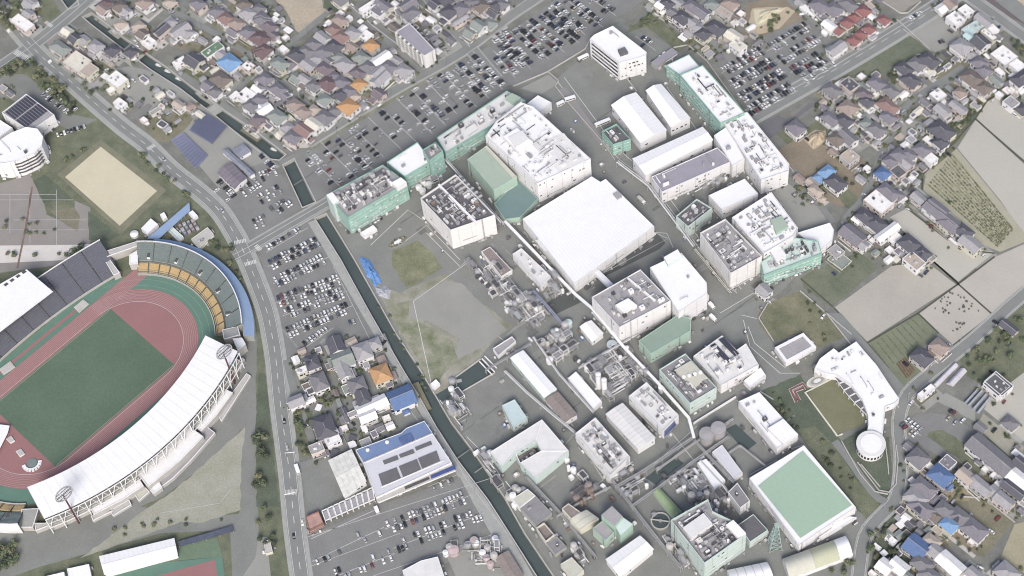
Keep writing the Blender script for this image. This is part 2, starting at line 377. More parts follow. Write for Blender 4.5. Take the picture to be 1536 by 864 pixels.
# ------------------------------------------------------------------ roads
RD = MB(); PV = MB(); MK = MB()
main = smooth(gp('', '20,38 44,66 70,92 109,125 146,158 187,193 221,219 255,253 294,284 328,315 354,355 372,392 388,432 401,469 409,508 415,547 420,600 427,654 435,716 442,790 452,864 462,930'), 4)
strip(PV, main, 15, CONC, .36+.002*len(PV.f)*.01); strip(RD, main, 9.6, ROADM, .43)
ROADS = [(main, 15)]
def road(s, wd, pave=0, t=''):
    p = smooth(gp(t, s), 3); ROADS.append((p, wd+pave))
    if pave: strip(PV, p, wd+pave, CONC, .36+.002*len(PV.f)*.01)
    strip(RD, p, wd, ROADM, .40+.00002*len(RD.f)); return p
crossR = road('-60,150 0,102 44,72 104,24 140,-8 175,-40', 10, 3)
upper = road('462,216 526,176 601,131 692,80 760,29 815,-8 860,-40', 8, 2)
bridgeR = road('350,385 375,372 430,340 489,306 500,298', 8, 3)
topR = road('630,-20 692,55 718,88 745,120', 9, 2)
right_ = road('1126,176 1190,140 1261,100 1357,42 1425,-2 1470,-40', 13, 3)
farR = road('1430,-20 1480,14 1540,58 1600,100', 9, 3)
railR = road('1470,-30 1520,10 1560,40', 12)
lanes = ['370,78 405,110 445,143 484,178 492,192', '396,96 445,57 492,19', '500,-20 540,22 583,62 632,108', '240,-5 257,13 301,39 343,62 395,99', '337,152 356,135 378,112',
 '259,101 328,152 400,207 424,226', '1428,120 1400,135 1365,152 1350,182 1331,215 1313,254 1292,301 1271,324 1250,361 1222,387 1190,412 1160,440 1088,482 1010,545', '1365,152 1420,117 1445,100', '1180,-3 1215,28 1256,62',
 '1356,310 1318,330 1290,352 1275,360', '1190,255 1250,335', '1252,662 1275,692 1296,722 1318,748 1340,755', '430,540 445,600 468,660 470,690 445,700', '1000,-10 1100,95', '545,520 590,560 530,600']
for s_ in lanes: road(s_, 5)
lower = road('1620,380 1540,438 1461,508 1396,560 1362,591 1348,632 1352,690 1344,748 1318,777 1297,806 1288,864 1284,920', 8, 2)
road('480,225 440,236 420,246', 5)
RD.build('road')['kind'] = 'structure'; PV.build('pavement')['kind'] = 'structure'
def dashes(pts, L, gap, wd, off=0, z=.47):
    p = [Vector(q[:2]) for q in pts]; acc = 0; on = True
    for i in range(len(p)-1):
        d = p[i+1]-p[i]; n = d.length
        if n < 1e-6: continue
        d /= n; s_ = 0; nn = Vector((-d.y, d.x))
        while s_ < n:
            rem = (L if on else gap)-acc; e = min(n, s_+rem)
            if on:
                a = p[i]+d*s_+nn*off; b = p[i]+d*e+nn*off; w_ = nn*wd/2
                MK.face([(*(a-w_), z), (*(b-w_), z), (*(b+w_), z), (*(a+w_), z)], PAINT)
            acc += e-s_; s_ = e
            if acc >= (L if on else gap)-1e-6: acc = 0; on = not on
dashes(main, 5, 6, .4); dashes(main, 60, .01, .25, 4.3); dashes(main, 60, .01, .25, -4.3)
dashes(right_, 60, .01, .3, 3.2); dashes(right_, 6, 6, .35, 0); dashes(right_, 60, .01, .3, -6)
dashes(bridgeR, 60, .01, .3, 1.2); dashes(bridgeR, 60, .01, .3, -3.2); dashes(topR, 5, 5, .35); dashes(crossR, 60, .01, .3); dashes(lower, 60, .01, .25, 3.6); dashes(lower, 60, .01, .25, -3.6)
dashes(upper, 60, .01, .25, -3.6); dashes(farR, 60, .01, .3, 3.6); dashes(farR, 60, .01, .3, -4)
def zebra(t, a, b, n=8, L=3.2):
    A, B = gp(t, a)[0], gp(t, b)[0]; d = (B-A); n_ = Vector((-d.y, d.x, 0)).normalized()*L/2; d /= n
    for i in range(n):
        p = A+d*i; q = A+d*(i+.55)
        MK.face([(*(p-n_)[:2], .48), (*(q-n_)[:2], .48), (*(q+n_)[:2], .48), (*(p+n_)[:2], .48)], PAINT)
zebra('B1', '1350,575', '1420,560'); zebra('B1', '1410,700', '1480,680'); zebra('B1', '850,35', '895,10'); zebra('D2', '185,385', '255,380', 9, 4); zebra('B2', '15,590', '45,620', 5)
zebra('a', '180,600', '330,690', 9, 5)
for s_ in ('836,122 905,215 930,240 978,276 1044,366 1105,440', '846,116 912,205 940,235 985,272 1052,362 1112,434', '872,300 1002,358 905,410', '600,368 640,338 690,390', '556,368 612,315 634,330', '1000,130 1090,260', '1080,470 1130,440 1160,445', '1060,500 1100,470 1135,478', '905,345 1000,350 1010,372', '700,395 620,452 650,590', '748,505 790,540 860,640', '905,585 960,560 985,575', '820,700 862,650 905,720 850,760', '1000,640 1040,690', '1105,600 1165,680 1205,668', '1165,690 1125,712', '1045,640 1000,680 930,740', '862,648 990,810', '735,690 700,655', '640,350 690,400 700,392', '1115,480 1125,520 1170,560 1200,560', '1122,490 1132,515 1178,552'): strip(MK, [Vector(q[:2]) for q in gp('', s_)], .38, PAINT, .21)
for s_ in ('0,292 85,292', '0,300 110,300', '20,330 130,330', '0,345 130,345', '15,290 15,350', '45,285 45,365', '85,285 85,370'): strip(MK, [Vector(q[:2]) for q in gp('', s_)], .35, LINE, .2)
strip(MK, [Vector(q[:2]) for q in gp('B1', '185,250 150,480 100,720')], 1.4, BRICKP, .2)
for s_ in ('240,770 330,755 345,735', '460,806 735,718', '465,850 600,800', '560,864 745,800', '660,650 700,720 760,800', '500,400 590,580 640,650', '376,400 395,470 405,560'): strip(MK, [Vector(q[:2]) for q in gp('', s_)], .35, LINE, .225)
zebra('a', '600,310', '520,250', 6, 3)
# ------------------------------------------------------------------ buildings of the works
WHITE = mat('white_wall', (244,242,246), .7, .04, .15, .05, 1)
WROOF = mat('white_roof', (248,247,250), .7, .03, .1, .04, .8)
OWROOF = mat('offwhite_roof', (228,226,226), .8, .06, .12, .06, 1)
PWHITE = mat('pinkish_white_wall', (243,240,241), .7, .05, .15, .05, 1)
GROOF = mat('grey_roof', (170,166,170), .85, .08, .15, .08, 1)
MROOF = mat('mid_grey_roof', (148,145,150), .85, .10, .15, .1, 1)
DROOF = mat('dark_grey_roof', (112,110,116), .85, .10, .15, .1, 1)
LROOF = mat('lilac_roof', (162,156,170), .85, .06, .15, .06, 1)
TEAL = mat('teal_wall', (150,200,186), .7, .12, .15, .06, 1)
PTEAL = mat('pale_teal_wall', (208,229,224), .7, .06, .15, .05, 1)
PGREEN = mat('pale_green_wall', (176,210,192), .7, .06, .15, .05, 1)
GREENR = mat('green_roof', (144,168,152), .7, .06, .1, .05, 1)
PGROOF = mat('pale_green_roof', (170,188,170), .7, .05, .1, .05, 1)
POOLG = mat('mint_roof', (164,198,174), .7, .05, .03, .04, .5, tint=(160,190,162))
TGREY = mat('teal_grey_roof', (118,148,148), .75, .05, .1, .05, 1)
BLUER = mat('blue_roof', (116,142,192), .6, .06, .1, .05, 1)
LBLUE = mat('light_blue_roof', (196,216,220), .7, .05, .1, .05, 1)
CREAM = mat('cream_wall', (226,222,204), .8, .05, .2, .05, 1)
BEIGER = mat('beige_roof', (204,202,186), .8, .06, .2, .06, 1)
OLIVER = mat('olive_roof', (190,192,160), .8, .05, .1, .05, 1)
BRROOF = mat('brown_roof', (150,136,132), .85, .1, .2, .1, 1)
LAVR = mat('lavender_roof', (214,214,224), .7, .04, .1, .05, 1)
LGREEN = mat('leaf_green_roof', (150,172,124), .7, .06, .2, .06, 1)
BLUEP = mat('blue_mural', (86,108,176), .7, .1, .5, .1, 2)
UNITM = [W_(), W_(), STEEL, STEEL, GROOF, GROOF, OWROOF, mat('pale_machine', (206,204,206), .6, .1, .5, .1, 2), DSTEEL]

def rooftop(root, poly, z, dens, r, mats=None, hi=3.0, pipes=1.0, dark=.25):
    """machines, ducts and pipes standing on a flat roof"""
    q = inset(poly, 1.0); ax = mainaxis(poly); ca, sa = cos(ax), sin(ax); c = cen(q)
    us = [(p[0]-c[0])*ca+(p[1]-c[1])*sa for p in q]; vs = [-(p[0]-c[0])*sa+(p[1]-c[1])*ca for p in q]
    A = abs(area(q)); n = int(A*dens/19); pw = MB(); l = root.location
    used = []; k = 0
    for _ in range(n*5):
        if k >= n: break
        u = r.uniform(min(us), max(us)); v = r.uniform(min(vs), max(vs)); a = r.choice((1.4,2,2.6,3.4,4.6)); b = r.choice((1.2,1.6,2.2,3))
        if r.random() < .5: a, b = b, a
        ok = all(inside((c[0]+uu*ca-vv*sa, c[1]+uu*sa+vv*ca), q) for uu in (u-a/2-.3, u+a/2+.3) for vv in (v-b/2-.3, v+b/2+.3))
        if not ok or any(abs(u-x)<(a+i)/2+.25 and abs(v-y)<(b+j)/2+.25 for x, y, i, j in used): continue
        used.append((u, v, a, b)); k += 1
        p = (c[0]+u*ca-v*sa, c[1]+u*sa+v*ca); h = r.uniform(.8, hi); m = r.choice(mats or UNITM)
        mb = pw if a*b < 6.5 else MB()
        t = r.random()
        if t < .22: mb.cyl(p, min(a, b)/2, z, z+h, m, 10, r.choice((STEEL, DSTEEL, m)))
        elif t < .5:
            mb.box(p, ax, a, b, z, z+h, m)
            f = MB() if False else mb
            f.cyl(p, min(a, b)*.3, z+h, z+h+.25, r.choice((DSTEEL, STEEL, STEEL)), 8)
        else:
            mb.box(p, ax, a, b, z, z+h, m)
            if r.random() < .5: mb.box(p, ax, a*.6, b*.6, z+h, z+h+r.uniform(.3, 1), r.choice(UNITM))
        if mb is not pw:
            ro = part(mb, 'roof_unit', root); fb = MB(); fb.cyl((p[0]-l.x, p[1]-l.y), .5, z-l.z+h*.9, z-l.z+h+.35, STEEL, 8); fb.build('fan', ro)
    for _ in range(int(A*pipes/24)):
        u = r.uniform(min(us), max(us)); v = r.uniform(min(vs), max(vs)); L = r.uniform(3, 14); d = r.random() < .5
        zz = z+r.uniform(.5, 2.2); e = [(u-L/2, v), (u+L/2, v)] if d else [(u, v-L/2), (u, v+L/2)]
        P = [(c[0]+x*ca-y*sa, c[1]+x*sa+y*ca) for x, y in e]
        if not all(inside(p, q) for p in P): continue
        m = r.choice((STEEL, W_(), DSTEEL, STEEL)); wd = r.choice((.2,.3,.45))
        pw.bar((*P[0], zz), (*P[1], zz), wd, m)
        for p in P: pw.bar((*p, z), (*p, zz), .12, DSTEEL)
    if pw.f: part(pw, 'roof_pipework', root, 'stuff')
def wallwindows(root, poly, z0, z1, r, rows, frac=.6, wm=None, w=1.4, h=1.3, sp=3.2, sides=None):
    p = ccw(poly); mb = MB(); n = len(p)
    for i in range(n):
        if sides is not None and i not in sides: continue
        a, b = Vector(p[i]), Vector(p[(i+1) % n]); L = (b-a).length
        if L < 5: continue
        d = (b-a)/L; o = Vector((d.y, -d.x))
        for k in range(rows):
            zc = z0+(z1-z0)*(k+.5)/rows
            x = 1.8
            while x < L-1.8:
                if r.random() < frac:
                    ww = w*r.choice((.7, 1, 1, 1.5)); hh = h*r.choice((.8, 1, 1))
                    q0 = a+d*(x-ww/2)+o*.06; q1 = a+d*(x+ww/2)+o*.06
                    mb.face([(*q0, zc-hh/2), (*q1, zc-hh/2), (*q1, zc+hh/2), (*q0, zc+hh/2)], wm or GLASS)
                    # sill stands proud
                    s0, s1 = q0+o*.15, q1+o*.15
                    mb.face([(*q0, zc-hh/2-.12), (*s0, zc-hh/2-.12), (*s1, zc-hh/2-.12), (*q1, zc-hh/2-.12)], CONC)
                    mb.face([(*q0, zc-hh/2), (*s0, zc-hh/2-.11), (*s1, zc-hh/2-.11), (*q1, zc-hh/2)], CONC)
                x += sp*r.uniform(.8, 1.2)
    if mb.f: part(mb, 'window', root, 'stuff')
BP = []
def skirt(root, P, z0, h, r):
    """machines, pipes, drain pipes and ladders along the foot of the walls"""
    mb = MB(); n = len(P)
    for i in range(n):
        a, b = Vector(P[i]), Vector(P[(i+1) % n]); L = (b-a).length
        if L < 7: continue
        d = (b-a)/L; o = Vector((d.y, -d.x)); ax = atan2(d.y, d.x)
        for _ in range(int(L/5)):
            q = a+d*r.uniform(1, L-1)+o*r.uniform(.9, 2.0); mb.box(q, ax, r.uniform(.8, 2.6), r.uniform(.8, 1.4), z0, z0+r.uniform(.7, 2.4), r.choice(UNITM))
        for _ in range(int(L/14)):
            x0 = r.uniform(1, L*.6); x1 = min(L-1, x0+r.uniform(5, 18)); zz = r.uniform(1.5, max(2, h*.5)); mb.bar((*(a+d*x0+o*.4), zz), (*(a+d*x1+o*.4), zz), r.choice((.14, .2, .3)), r.choice((STEEL, W_(), PALEC)))
        x = r.uniform(3, 7)
        while x < L-2: q = a+d*x+o*.18; mb.bar((*q, z0), (*q, h-.4), .1, r.choice((STEEL, PALEC))); x += r.uniform(7, 13)
        if h > 9 and r.random() < .5:
            q = a+d*r.uniform(2, L-2)+o*.3
            for s_ in (-.3, .3): mb.bar((*(q+d*s_), z0), (*(q+d*s_), h+.9), .06, DSTEEL)
            for k in range(int(h)): mb.bar((*(q-d*.3), z0+k+.5), (*(q+d*.3), z0+k+.5), .05, DSTEEL)
    if mb.f: part(mb, 'wall_pipework', root, 'stuff')
def block(name, label, cat, t, s, h, wall=WHITE, roof=WROOF, par=1.0, dens=0, rows=2, frac=.45, z0=0, hi=3, pipes=None, seed=None, bands=0, joints=True, group=None, mats=None, wt=.35):
    r = random.Random(seed if seed is not None else hash(label) % 1000 if False else sum(map(ord, label)))
    P = [(p.x, p.y) for p in gp(t, s, h)]; P = ccw(P); c = cen(P)
    root = thing(name, label, cat, (c[0], c[1], z0), group)
    wb = MB(); Q = inset(P, wt); n = len(P); zr = h-par
    for i in range(n):
        j = (i+1) % n
        wb.face([(*P[i], z0-.05), (*P[j], z0-.05), (*P[j], h), (*P[i], h)], wall)
        wb.face([(*P[i], h), (*P[j], h), (*Q[j], h), (*Q[i], h)], PALEC if wall in (TEAL,) and False else wall)
        wb.face([(*Q[j], zr-.01), (*Q[i], zr-.01), (*Q[i], h), (*Q[j], h)], wall)
    part(wb, 'wall', root)
    rb = MB(); rb.poly(Q, roof, zr); part(rb, 'roof', root)
    # cladding joints: thin proud ribs and a plinth line on the walls
    jb = MB()
    for i in range(n):
        a, b = Vector(P[i]), Vector(P[(i+1) % n]); L = (b-a).length
        if L < 4: continue
        d = (b-a)/L; o = Vector((d.y, -d.x)); zb = z0
        for zz in [z0+.6]+[z0+(h-z0)*(k+1)/(rows+1) for k in range(rows)]:
            q0, q1 = a+o*.1, b+o*.1
            jb.face([(*q0, zz), (*q1, zz), (*q1, zz+.22), (*q0, zz+.22)], (PTEAL if wall is TEAL else OWROOF if wall in (WHITE, PWHITE) else PALEC))
            jb.face([(*q0, zz+.22), (*q1, zz+.22), (*b, zz+.23), (*a, zz+.23)], (PTEAL if wall is TEAL else OWROOF if wall in (WHITE, PWHITE) else PALEC))
    if jb.f and joints: part(jb, 'wall_ledge', root)
    if frac > 0: wallwindows(root, P, z0+1, h-1.2, r, rows, frac*.5)
    if wall is TEAL: wallwindows(root, P, z0+1.5, h-2, r, rows+1, .35, W_(), 1.3, 1.0, 3.0)
    skirt(root, P, z0, h, r)
    if dens: rooftop(root, Q, zr, dens, r, hi=hi, pipes=dens if pipes is None else pipes, mats=mats)
    BP.append(P)
    return root, P, Q, zr
def gable(name, label, cat, t, s, h, rise, wall=WHITE, roof=WROOF, over=.5, frac=.3, group=None, ridge_long=True, seams=True):
    """s: four eave corners in the picture; ridge along the longer side"""
    P = ccw([(p.x, p.y) for p in gp(t, s, h)]); c = cen(P); root = thing(name, label, cat, (c[0], c[1], 0), group)
    d0 = hypot(P[1][0]-P[0][0], P[1][1]-P[0][1]); d1 = hypot(P[2][0]-P[1][0], P[2][1]-P[1][1])
    if (d0 < d1) == ridge_long: P = P[1:]+P[:1]
    V = [Vector(p) for p in P]; I = [Vector(p) for p in inset(P, over)]
    wb = MB()
    for i in range(4): wb.face([(*I[i], -.05), (*I[(i+1) % 4], -.05), (*I[(i+1) % 4], h), (*I[i], h)], wall)
    m1, m2 = (I[1]+I[2])/2, (I[3]+I[0])/2
    wb.face([(*I[1], h), (*I[2], h), (*m1, h+rise*.94)], wall); wb.face([(*I[3], h), (*I[0], h), (*m2, h+rise*.94)], wall)
    part(wb, 'wall', root)
    r1, r2 = (V[1]+V[2])/2, (V[3]+V[0])/2
    rb = MB()
    rb.face([(*V[0], h), (*V[1], h), (*r1, h+rise), (*r2, h+rise)], roof); rb.face([(*V[2], h), (*V[3], h), (*r2, h+rise), (*r1, h+rise)], roof)
    for a, b in ((0, 1), (2, 3)): rb.face([(*V[a], h-.25), (*V[b], h-.25), (*V[b], h), (*V[a], h)], roof)
    part(rb, 'roof', root)
    n_ = int((r2-r1).length/3); sm = MB()
    for k in range(1, n_):
        e = r1.lerp(r2, k/n_); f0, f1 = V[1].lerp(V[0], k/n_), V[2].lerp(V[3], k/n_)
        for f in (f0, f1): sm.bar((*f, h+.03), (*e, h+rise+.03), .07, OWROOF if roof is WROOF else CONC)
    if sm.f: part(sm, 'roof_seam', root, 'stuff')
    cb = MB(); cb.bar((*r1, h+rise+.05), (*r2, h+rise+.05), .22, roof); part(cb, 'ridge_cap', root)
    if frac: wallwindows(root, [tuple(p) for p in I], .8, h-.3, random.Random(len(label)), 1, frac)
    return root
def vault(name, label, cat, t, s, h, rise, sections, n=10, group=None, wall=WHITE):
    """barrel vault; s: four eave corners a,b,c,d (a->b is the curved end), sections: [(from,to,material)]"""
    P = [Vector((p.x, p.y)) for p in gp(t, s, h)]; c = sum(P, Vector((0, 0)))/4; root = thing(name, label, cat, (c.x, c.y, 0), group)
    wb = MB()
    for i in range(4):
        a, b = P[i], P[(i+1) % 4]; wb.face([(*a, -.05), (*b, -.05), (*b, h), (*a, h)], wall)
    for e in ((0, 1), (3, 2)):
        pts = [(*P[e[0]].lerp(P[e[1]], k/n), h+rise*sin(pi*k/n)) for k in range(n+1)]
        wb.face(pts, wall)
    part(wb, 'wall', root)
    for f0, f1, m in sections:
        rb = MB()
        for k in range(n):
            q = []
            for f, kk in ((f0, k), (f1, k), (f1, k+1), (f0, k+1)):
                A = P[0].lerp(P[3], f); B = P[1].lerp(P[2], f); q.append((*A.lerp(B, kk/n), h+.06+rise*sin(pi*kk/n)))
            rb.face(q, m)
        part(rb, 'roof_section', root)
        sb = MB(); 
        for k in range(n):
            A = P[0].lerp(P[3], f1); B = P[1].lerp(P[2], f1)
            sb.bar((*A.lerp(B, k/n), h+.12+rise*sin(pi*k/n)), (*A.lerp(B, (k+1)/n), h+.12+rise*sin(pi*(k+1)/n)), .15, STEEL)
        part(sb, 'roof_rib', root)
    return root
def addbox(root, name, t, s, h, z0, m, mtop=None):
    """a raised piece on a building, outlined in the picture at its top height"""
    P = [(p.x, p.y) for p in gp(t, s, h)]; mb = MB(); mb.prism(P, z0, h, m, mtop); return part(mb, name, root)
def addflat(root, name, t, s, z, m, kind=None):
    P = gp(t, s, z); mb = MB(); mb.prism([(p.x, p.y) for p in P], z-.12, z, m); return part(mb, name, root, kind)

# --- north-west range: teal buildings
b, P, Q, zr = block('factory_building', 'long teal works building with dark rooftop machinery beside the canal bridge road', 'factory building', 'B2', '422,297 470,270 745,122 800,160 884,225 545,427', 20, TEAL, GROOF, 1.2, .9, 4, .25, hi=4)
addflat(b, 'roof_strip', 'B2', '480,300 745,140 770,175 505,335', 19.3, DROOF)
addbox(b, 'end_block', 'B2', '420,297 455,280 495,330 460,352', 21.5, 0, PTEAL, WROOF)
addbox(b, 'stair_tower', 'B2', '795,225 850,195 882,222 830,255', 22.5, 18, WHITE, WROOF)
block('loading_shed', 'small white flat shed against the foot of the long teal works building', 'shed', 'B2', '615,515 690,470 712,492 640,538', 3.5, WHITE, WROOF, .4, .2, 1, .2)
b, P, Q, zr = block('factory_building', 'teal walled building with plain bright white roof, second from the canal', 'factory building', 'B2', '768,108 945,-8 1028,100 872,192', 17, TEAL, WROOF, .9, .12, 3, .1)
b, P, Q, zr = block('machine_tower', 'taller teal block crowded with roof machines between the white-roofed and the long teal buildings', 'factory building', 'B2', '975,35 1050,-8 1092,42 1015,98', 24, TEAL, MROOF, 1.2, 1.5, 4, .1, hi=4)
b, P, Q, zr = block('factory_building', 'long low pale range with teal front between car park and main hall', 'factory building', '', '655,206 760,136 788,150 737,188 668,229', 14, TEAL, OWROOF, 1, .45, 3, .3)
addbox(b, 'roof_block', 'A2', '1450,560 1490,535 1540,560 1500,590', 17, 13, PGREEN, PGROOF)
b, P, Q, zr = block('entrance_hall', 'small white fan-roofed entrance hall at the top corner of the main white hall', 'hall', 'A3', '118,595 180,548 258,590 180,650', 9, WHITE, WROOF, .6, 0, 1, .3)
b, P, Q, zr = block('factory_hall', 'large white factory hall with cluttered white roof beside the works main street', 'factory hall', '', '728,204 744,182 781,153 800,160 886,238 806,275', 23, WHITE, WROOF, 1.2, .45, 5, .35, hi=2.0, mats=[W_(), W_(), W_(), OWROOF, OWROOF, STEEL])
addbox(b, 'roof_block', 'B3', '-20,-40 60,-90 150,-10 70,50', 26, 21.8, WHITE, WROOF)
addbox(b, 'roof_block', 'A3', '10,790 90,750 130,800 50,850', 27, 21.8, WHITE, OWROOF)
addflat(b, 'side_roof', 'B3', '150,10 330,-60 460,110 300,160', 22.6, OWROOF)
b, P, Q, zr = block('storage_block', 'pale green box building with a plain green roof beside the main white hall', 'factory building', 'B2', '1232,92 1345,12 1518,190 1383,268', 16, PGREEN, PGROOF, .3, 0, 2, 0)
addflat(b, 'roof_strip', 'B2', '1330,20 1345,12 1518,190 1495,202', 16.2, BEIGER)
block('low_annex', 'low teal-grey flat-roofed annex at the foot of the pale green box building', 'annex', '', '741,305 778,270 807,298 780,326 757,329', 6, PGREEN, TGREY, .3, 0, 1, 0)
b, P, Q, zr = block('factory_building', 'tall white block with dark sunken roof full of pipes near the works lawn', 'factory building', 'B2', '962,315 1165,178 1392,412 1135,500', 23, PWHITE, DROOF, 2.0, 1.1, 4, .06, hi=2.5, mats=[W_(), STEEL, RUST, STEEL, GROOF, OWROOF])
addbox(b, 'roof_wall', 'B2', '1062,238 1072,232 1288,450 1278,458', 23.4, 20.8, WHITE, WHITE)
for k in range(6):
    x, y = 1130+k*24, 225+k*22
    addbox(b, 'skylight_rib', 'B2', f'{x},{y} {x+62},{y-42} {x+70},{y-34} {x+8},{y+8}', 22, 20.9, STEEL, PALEC)
# --- big white warehouse and street
b, P, Q, zr = block('warehouse', 'huge plain white flat-roofed warehouse in the middle of the works', 'warehouse', 'B3', '92,435 490,190 540,222 570,205 850,478 390,808', 12, WHITE, WROOF, .3, 0, 2, 0)
sm = MB(); a_, b_, c_, d_ = [Vector(P[i]) for i in range(4)] if False else [Vector((p.x, p.y)) for p in gp('B3', '92,435 490,190 850,478 390,808', 12)]
for k in range(1, 30): p_, q_ = a_.lerp(b_, k/30), d_.lerp(c_, k/30); e_ = (q_-p_).normalized(); sm.bar((*(p_+e_*2.5), 11.72), (*(q_-e_*1.5), 11.72), .09, OWROOF)
part(sm, 'roof_seam', b, 'stuff')
addbox(b, 'roof_hatch', 'B3', '612,290 640,275 665,305 638,320', 13, 11.7, STEEL, GROOF)
addflat(b, 'roof_strip', 'B3', '165,560 185,550 240,615 222,622', 12.1, OWROOF)
def corridor(name, label, t, s, z, wd=3, hgt=3, m=None, cat='walkway', legs=18):
    P = gp(t, s, z); c = P[0]; root = thing(name, label, cat, (c.x, c.y, 0)); mb = MB()
    pl = [Vector((p.x, p.y)) for p in P]; L, R = polyline(pl, wd)
    if cat == 'pipe rack':
        for i in range(len(pl)-1):
            d = (pl[i+1]-pl[i]).normalized(); nn = Vector((-d.y, d.x)); q0, q1 = pl[i], pl[i+1]
            for j, o_ in enumerate((-.42, -.12, .2, .42)): mb.bar((*(q0+nn*o_*wd), z-(.5 if j == 1 else 0)), (*(q1+nn*o_*wd), z-(.5 if j == 1 else 0)), (.2, .3, .24, .16)[j], (m or WHITE) if j != 2 else STEEL, 6)
            k_ = 0; Ls = (q1-q0).length
            while k_ < Ls: q = q0+d*k_; mb.bar((*(q+nn*wd*.5), z-.5), (*(q-nn*wd*.5), z-.5), .14, STEEL); k_ += 4.5
    else:
        for i in range(len(L)-1): mb.prism([R[i], R[i+1], L[i+1], L[i]], z-hgt, z, m or WHITE)
    part(mb, 'gallery', root)
    for i in range(len(pl)-1):
        d = pl[i+1]-pl[i]; n = max(1, int(d.length/legs))
        for k in range(n+1):
            p = pl[i]+d*k/n; nn = Vector((-d.y, d.x)).normalized()*wd*.4
            if k == n and i < len(pl)-2: continue
            for q in (p+nn, p-nn): lb = MB(); lb.bar((*q, 0), (*q, z-hgt), .25, STEEL); part(lb, 'support_leg', root)
    return root
corridor('footbridge', 'white covered footbridge leaving the big warehouse over the dark yard', 'B3', '480,700 600,818', 8, 4, 3)
# --- head office and north-east yard
b, P, Q, zr = block('office_building', 'white four-storey office with dark window bands standing alone at the top of the works', 'office building', '', '884.5,58.6 891,52 919,38.5 970,78 969,83 929,94.5', 20, WHITE, WROOF, .8, .06, 5, 0)
Pc = ccw(P)
for k in range(4):
    mb = MB(); z = 16.4-k*4.3
    a = Vector(min(Pc, key=lambda p: p[0])); bq = Vector(min(Pc, key=lambda p: p[1])); d = (bq-a).normalized(); o = Vector((d.y, -d.x)); o = o if o.y < 0 else -o
    q0 = a+d*2+o*.12; q1 = bq-d*2+o*.12
    mb.face([(*q0, z-1.1), (*q1, z-1.1), (*q1, z+1.1), (*q0, z+1.1)], GLASS)
    mb.face([(*q0, z-1.1), (*(q0+o*.5), z-1.15), (*(q1+o*.5), z-1.15), (*q1, z-1.1)], WHITE); mb.face([(*(q0+o*.5), z-1.15), (*(q0+o*.5), z-1.5), (*(q1+o*.5), z-1.5), (*(q1+o*.5), z-1.15)][::-1], WHITE)
    part(mb, 'window_band', b)
wallwindows(b, [p for p in Pc], 2, 18, random.Random(4), 4, .5, sides=[i for i in range(len(Pc)) if Pc[i][0] > cen(Pc)[0]-2 and Pc[(i+1) % len(Pc)][0] > cen(Pc)[0]-2])
addbox(b, 'roof_unit', 'A3', '640,285 680,270 700,300 655,315', 21.5, 19.2, DROOF, DROOF)
block('bicycle_shelter', 'low lilac-grey flat canopy across the small yard behind the white office', 'shelter', 'A3', '830,360 950,275 985,300 860,385', 3.5, STEEL, LROOF, .1, 0, 1, 0)
gable('warehouse', 'wider of the two white gabled sheds by the bus yard, the left one', 'warehouse', 'A3', '600,605 745,530 925,750 770,825', 11, 2.5)
gable('warehouse', 'narrower of the two white gabled sheds by the bus yard, the right one', 'warehouse', 'A3', '800,520 890,482 1062,682 945,735', 11, 2.2)
block('machine_house', 'small teal block with dark sunken roof beside the wider white gabled shed', 'plant building', 'A3', '548,755 632,712 715,800 612,832', 13, TEAL, DROOF, 1.8, 1.3, 3, .2)
# --- east range
block('factory_building', 'low white-roofed head of the long east range with teal side wall', 'factory building', 'A3', '920,375 1050,312 1112,382 1000,432', 13, TEAL, WROOF, .6, .05, 3, .1)
b, P, Q, zr = block('factory_building', 'long white-roofed middle of the east range with tall teal side wall and roof clutter', 'factory building', 'A3', '998,430 1130,375 1372,648 1232,710', 19, TEAL, WROOF, 1, .45, 4, .3, hi=2, mats=[W_(), W_(), OWROOF, STEEL])
b, P, Q, zr = block('factory_building', 'white lower end of the east range with a densely cluttered white roof', 'factory building', '', '1083,180 1121,168 1184,246 1183,256 1142,270', 17, WHITE, WROOF, 1, .6, 4, .3, hi=2.2, mats=[W_(), W_(), OWROOF, STEEL, GROOF])
gable('warehouse', 'long white roof range between the two gabled sheds and the grey-roofed block', 'warehouse', '', '948,238 1054,190 1070,210 968,263', 13, 1.2)
b, P, Q, zr = block('factory_building', 'white block with long lilac-grey flat roof in the east of the works', 'factory building', '', '977,265 1076,221 1097,242 993,288', 14, WHITE, LROOF, .6, .12, 3, .4)
block('link_block', 'plain white link block joining the lilac-roofed building to the east range', 'factory building', '', '1071,203 1090,190 1117,238 1099,248', 15, WHITE, WROOF, .5, .1, 3, .1)
block('factory_building', 'plain white flat-roofed block just below the lilac-roofed building', 'factory building', '', '1063,293 1117,268 1137,290 1083,314', 12, WHITE, WROOF, .4, .02, 3, .15)
block('machine_house', 'pale teal plant building with open machinery roof beside the elevated white gallery', 'plant building', '', '1014,324 1045,298 1068,312 1032,340', 14, PTEAL, DROOF, 1.5, 1.6, 3, .3, hi=3.5)
b, P, Q, zr = block('factory_building', 'tall pinkish white block with grey machine-filled roof at the right of the main street', 'factory building', '', '1050,349 1088,328 1143,384 1096,410', 21, PWHITE, GROOF, 1.6, 1.1, 4, .05, hi=2.2)
block('factory_building', 'wide white block with bright cluttered roof at the right edge of the works', 'factory building', '', '1098,326 1157,288 1197,342 1190,354 1146,380', 20, WHITE, WROOF, 1, .7, 4, .3, hi=2.4, mats=[W_(), W_(), OWROOF, STEEL, GROOF])
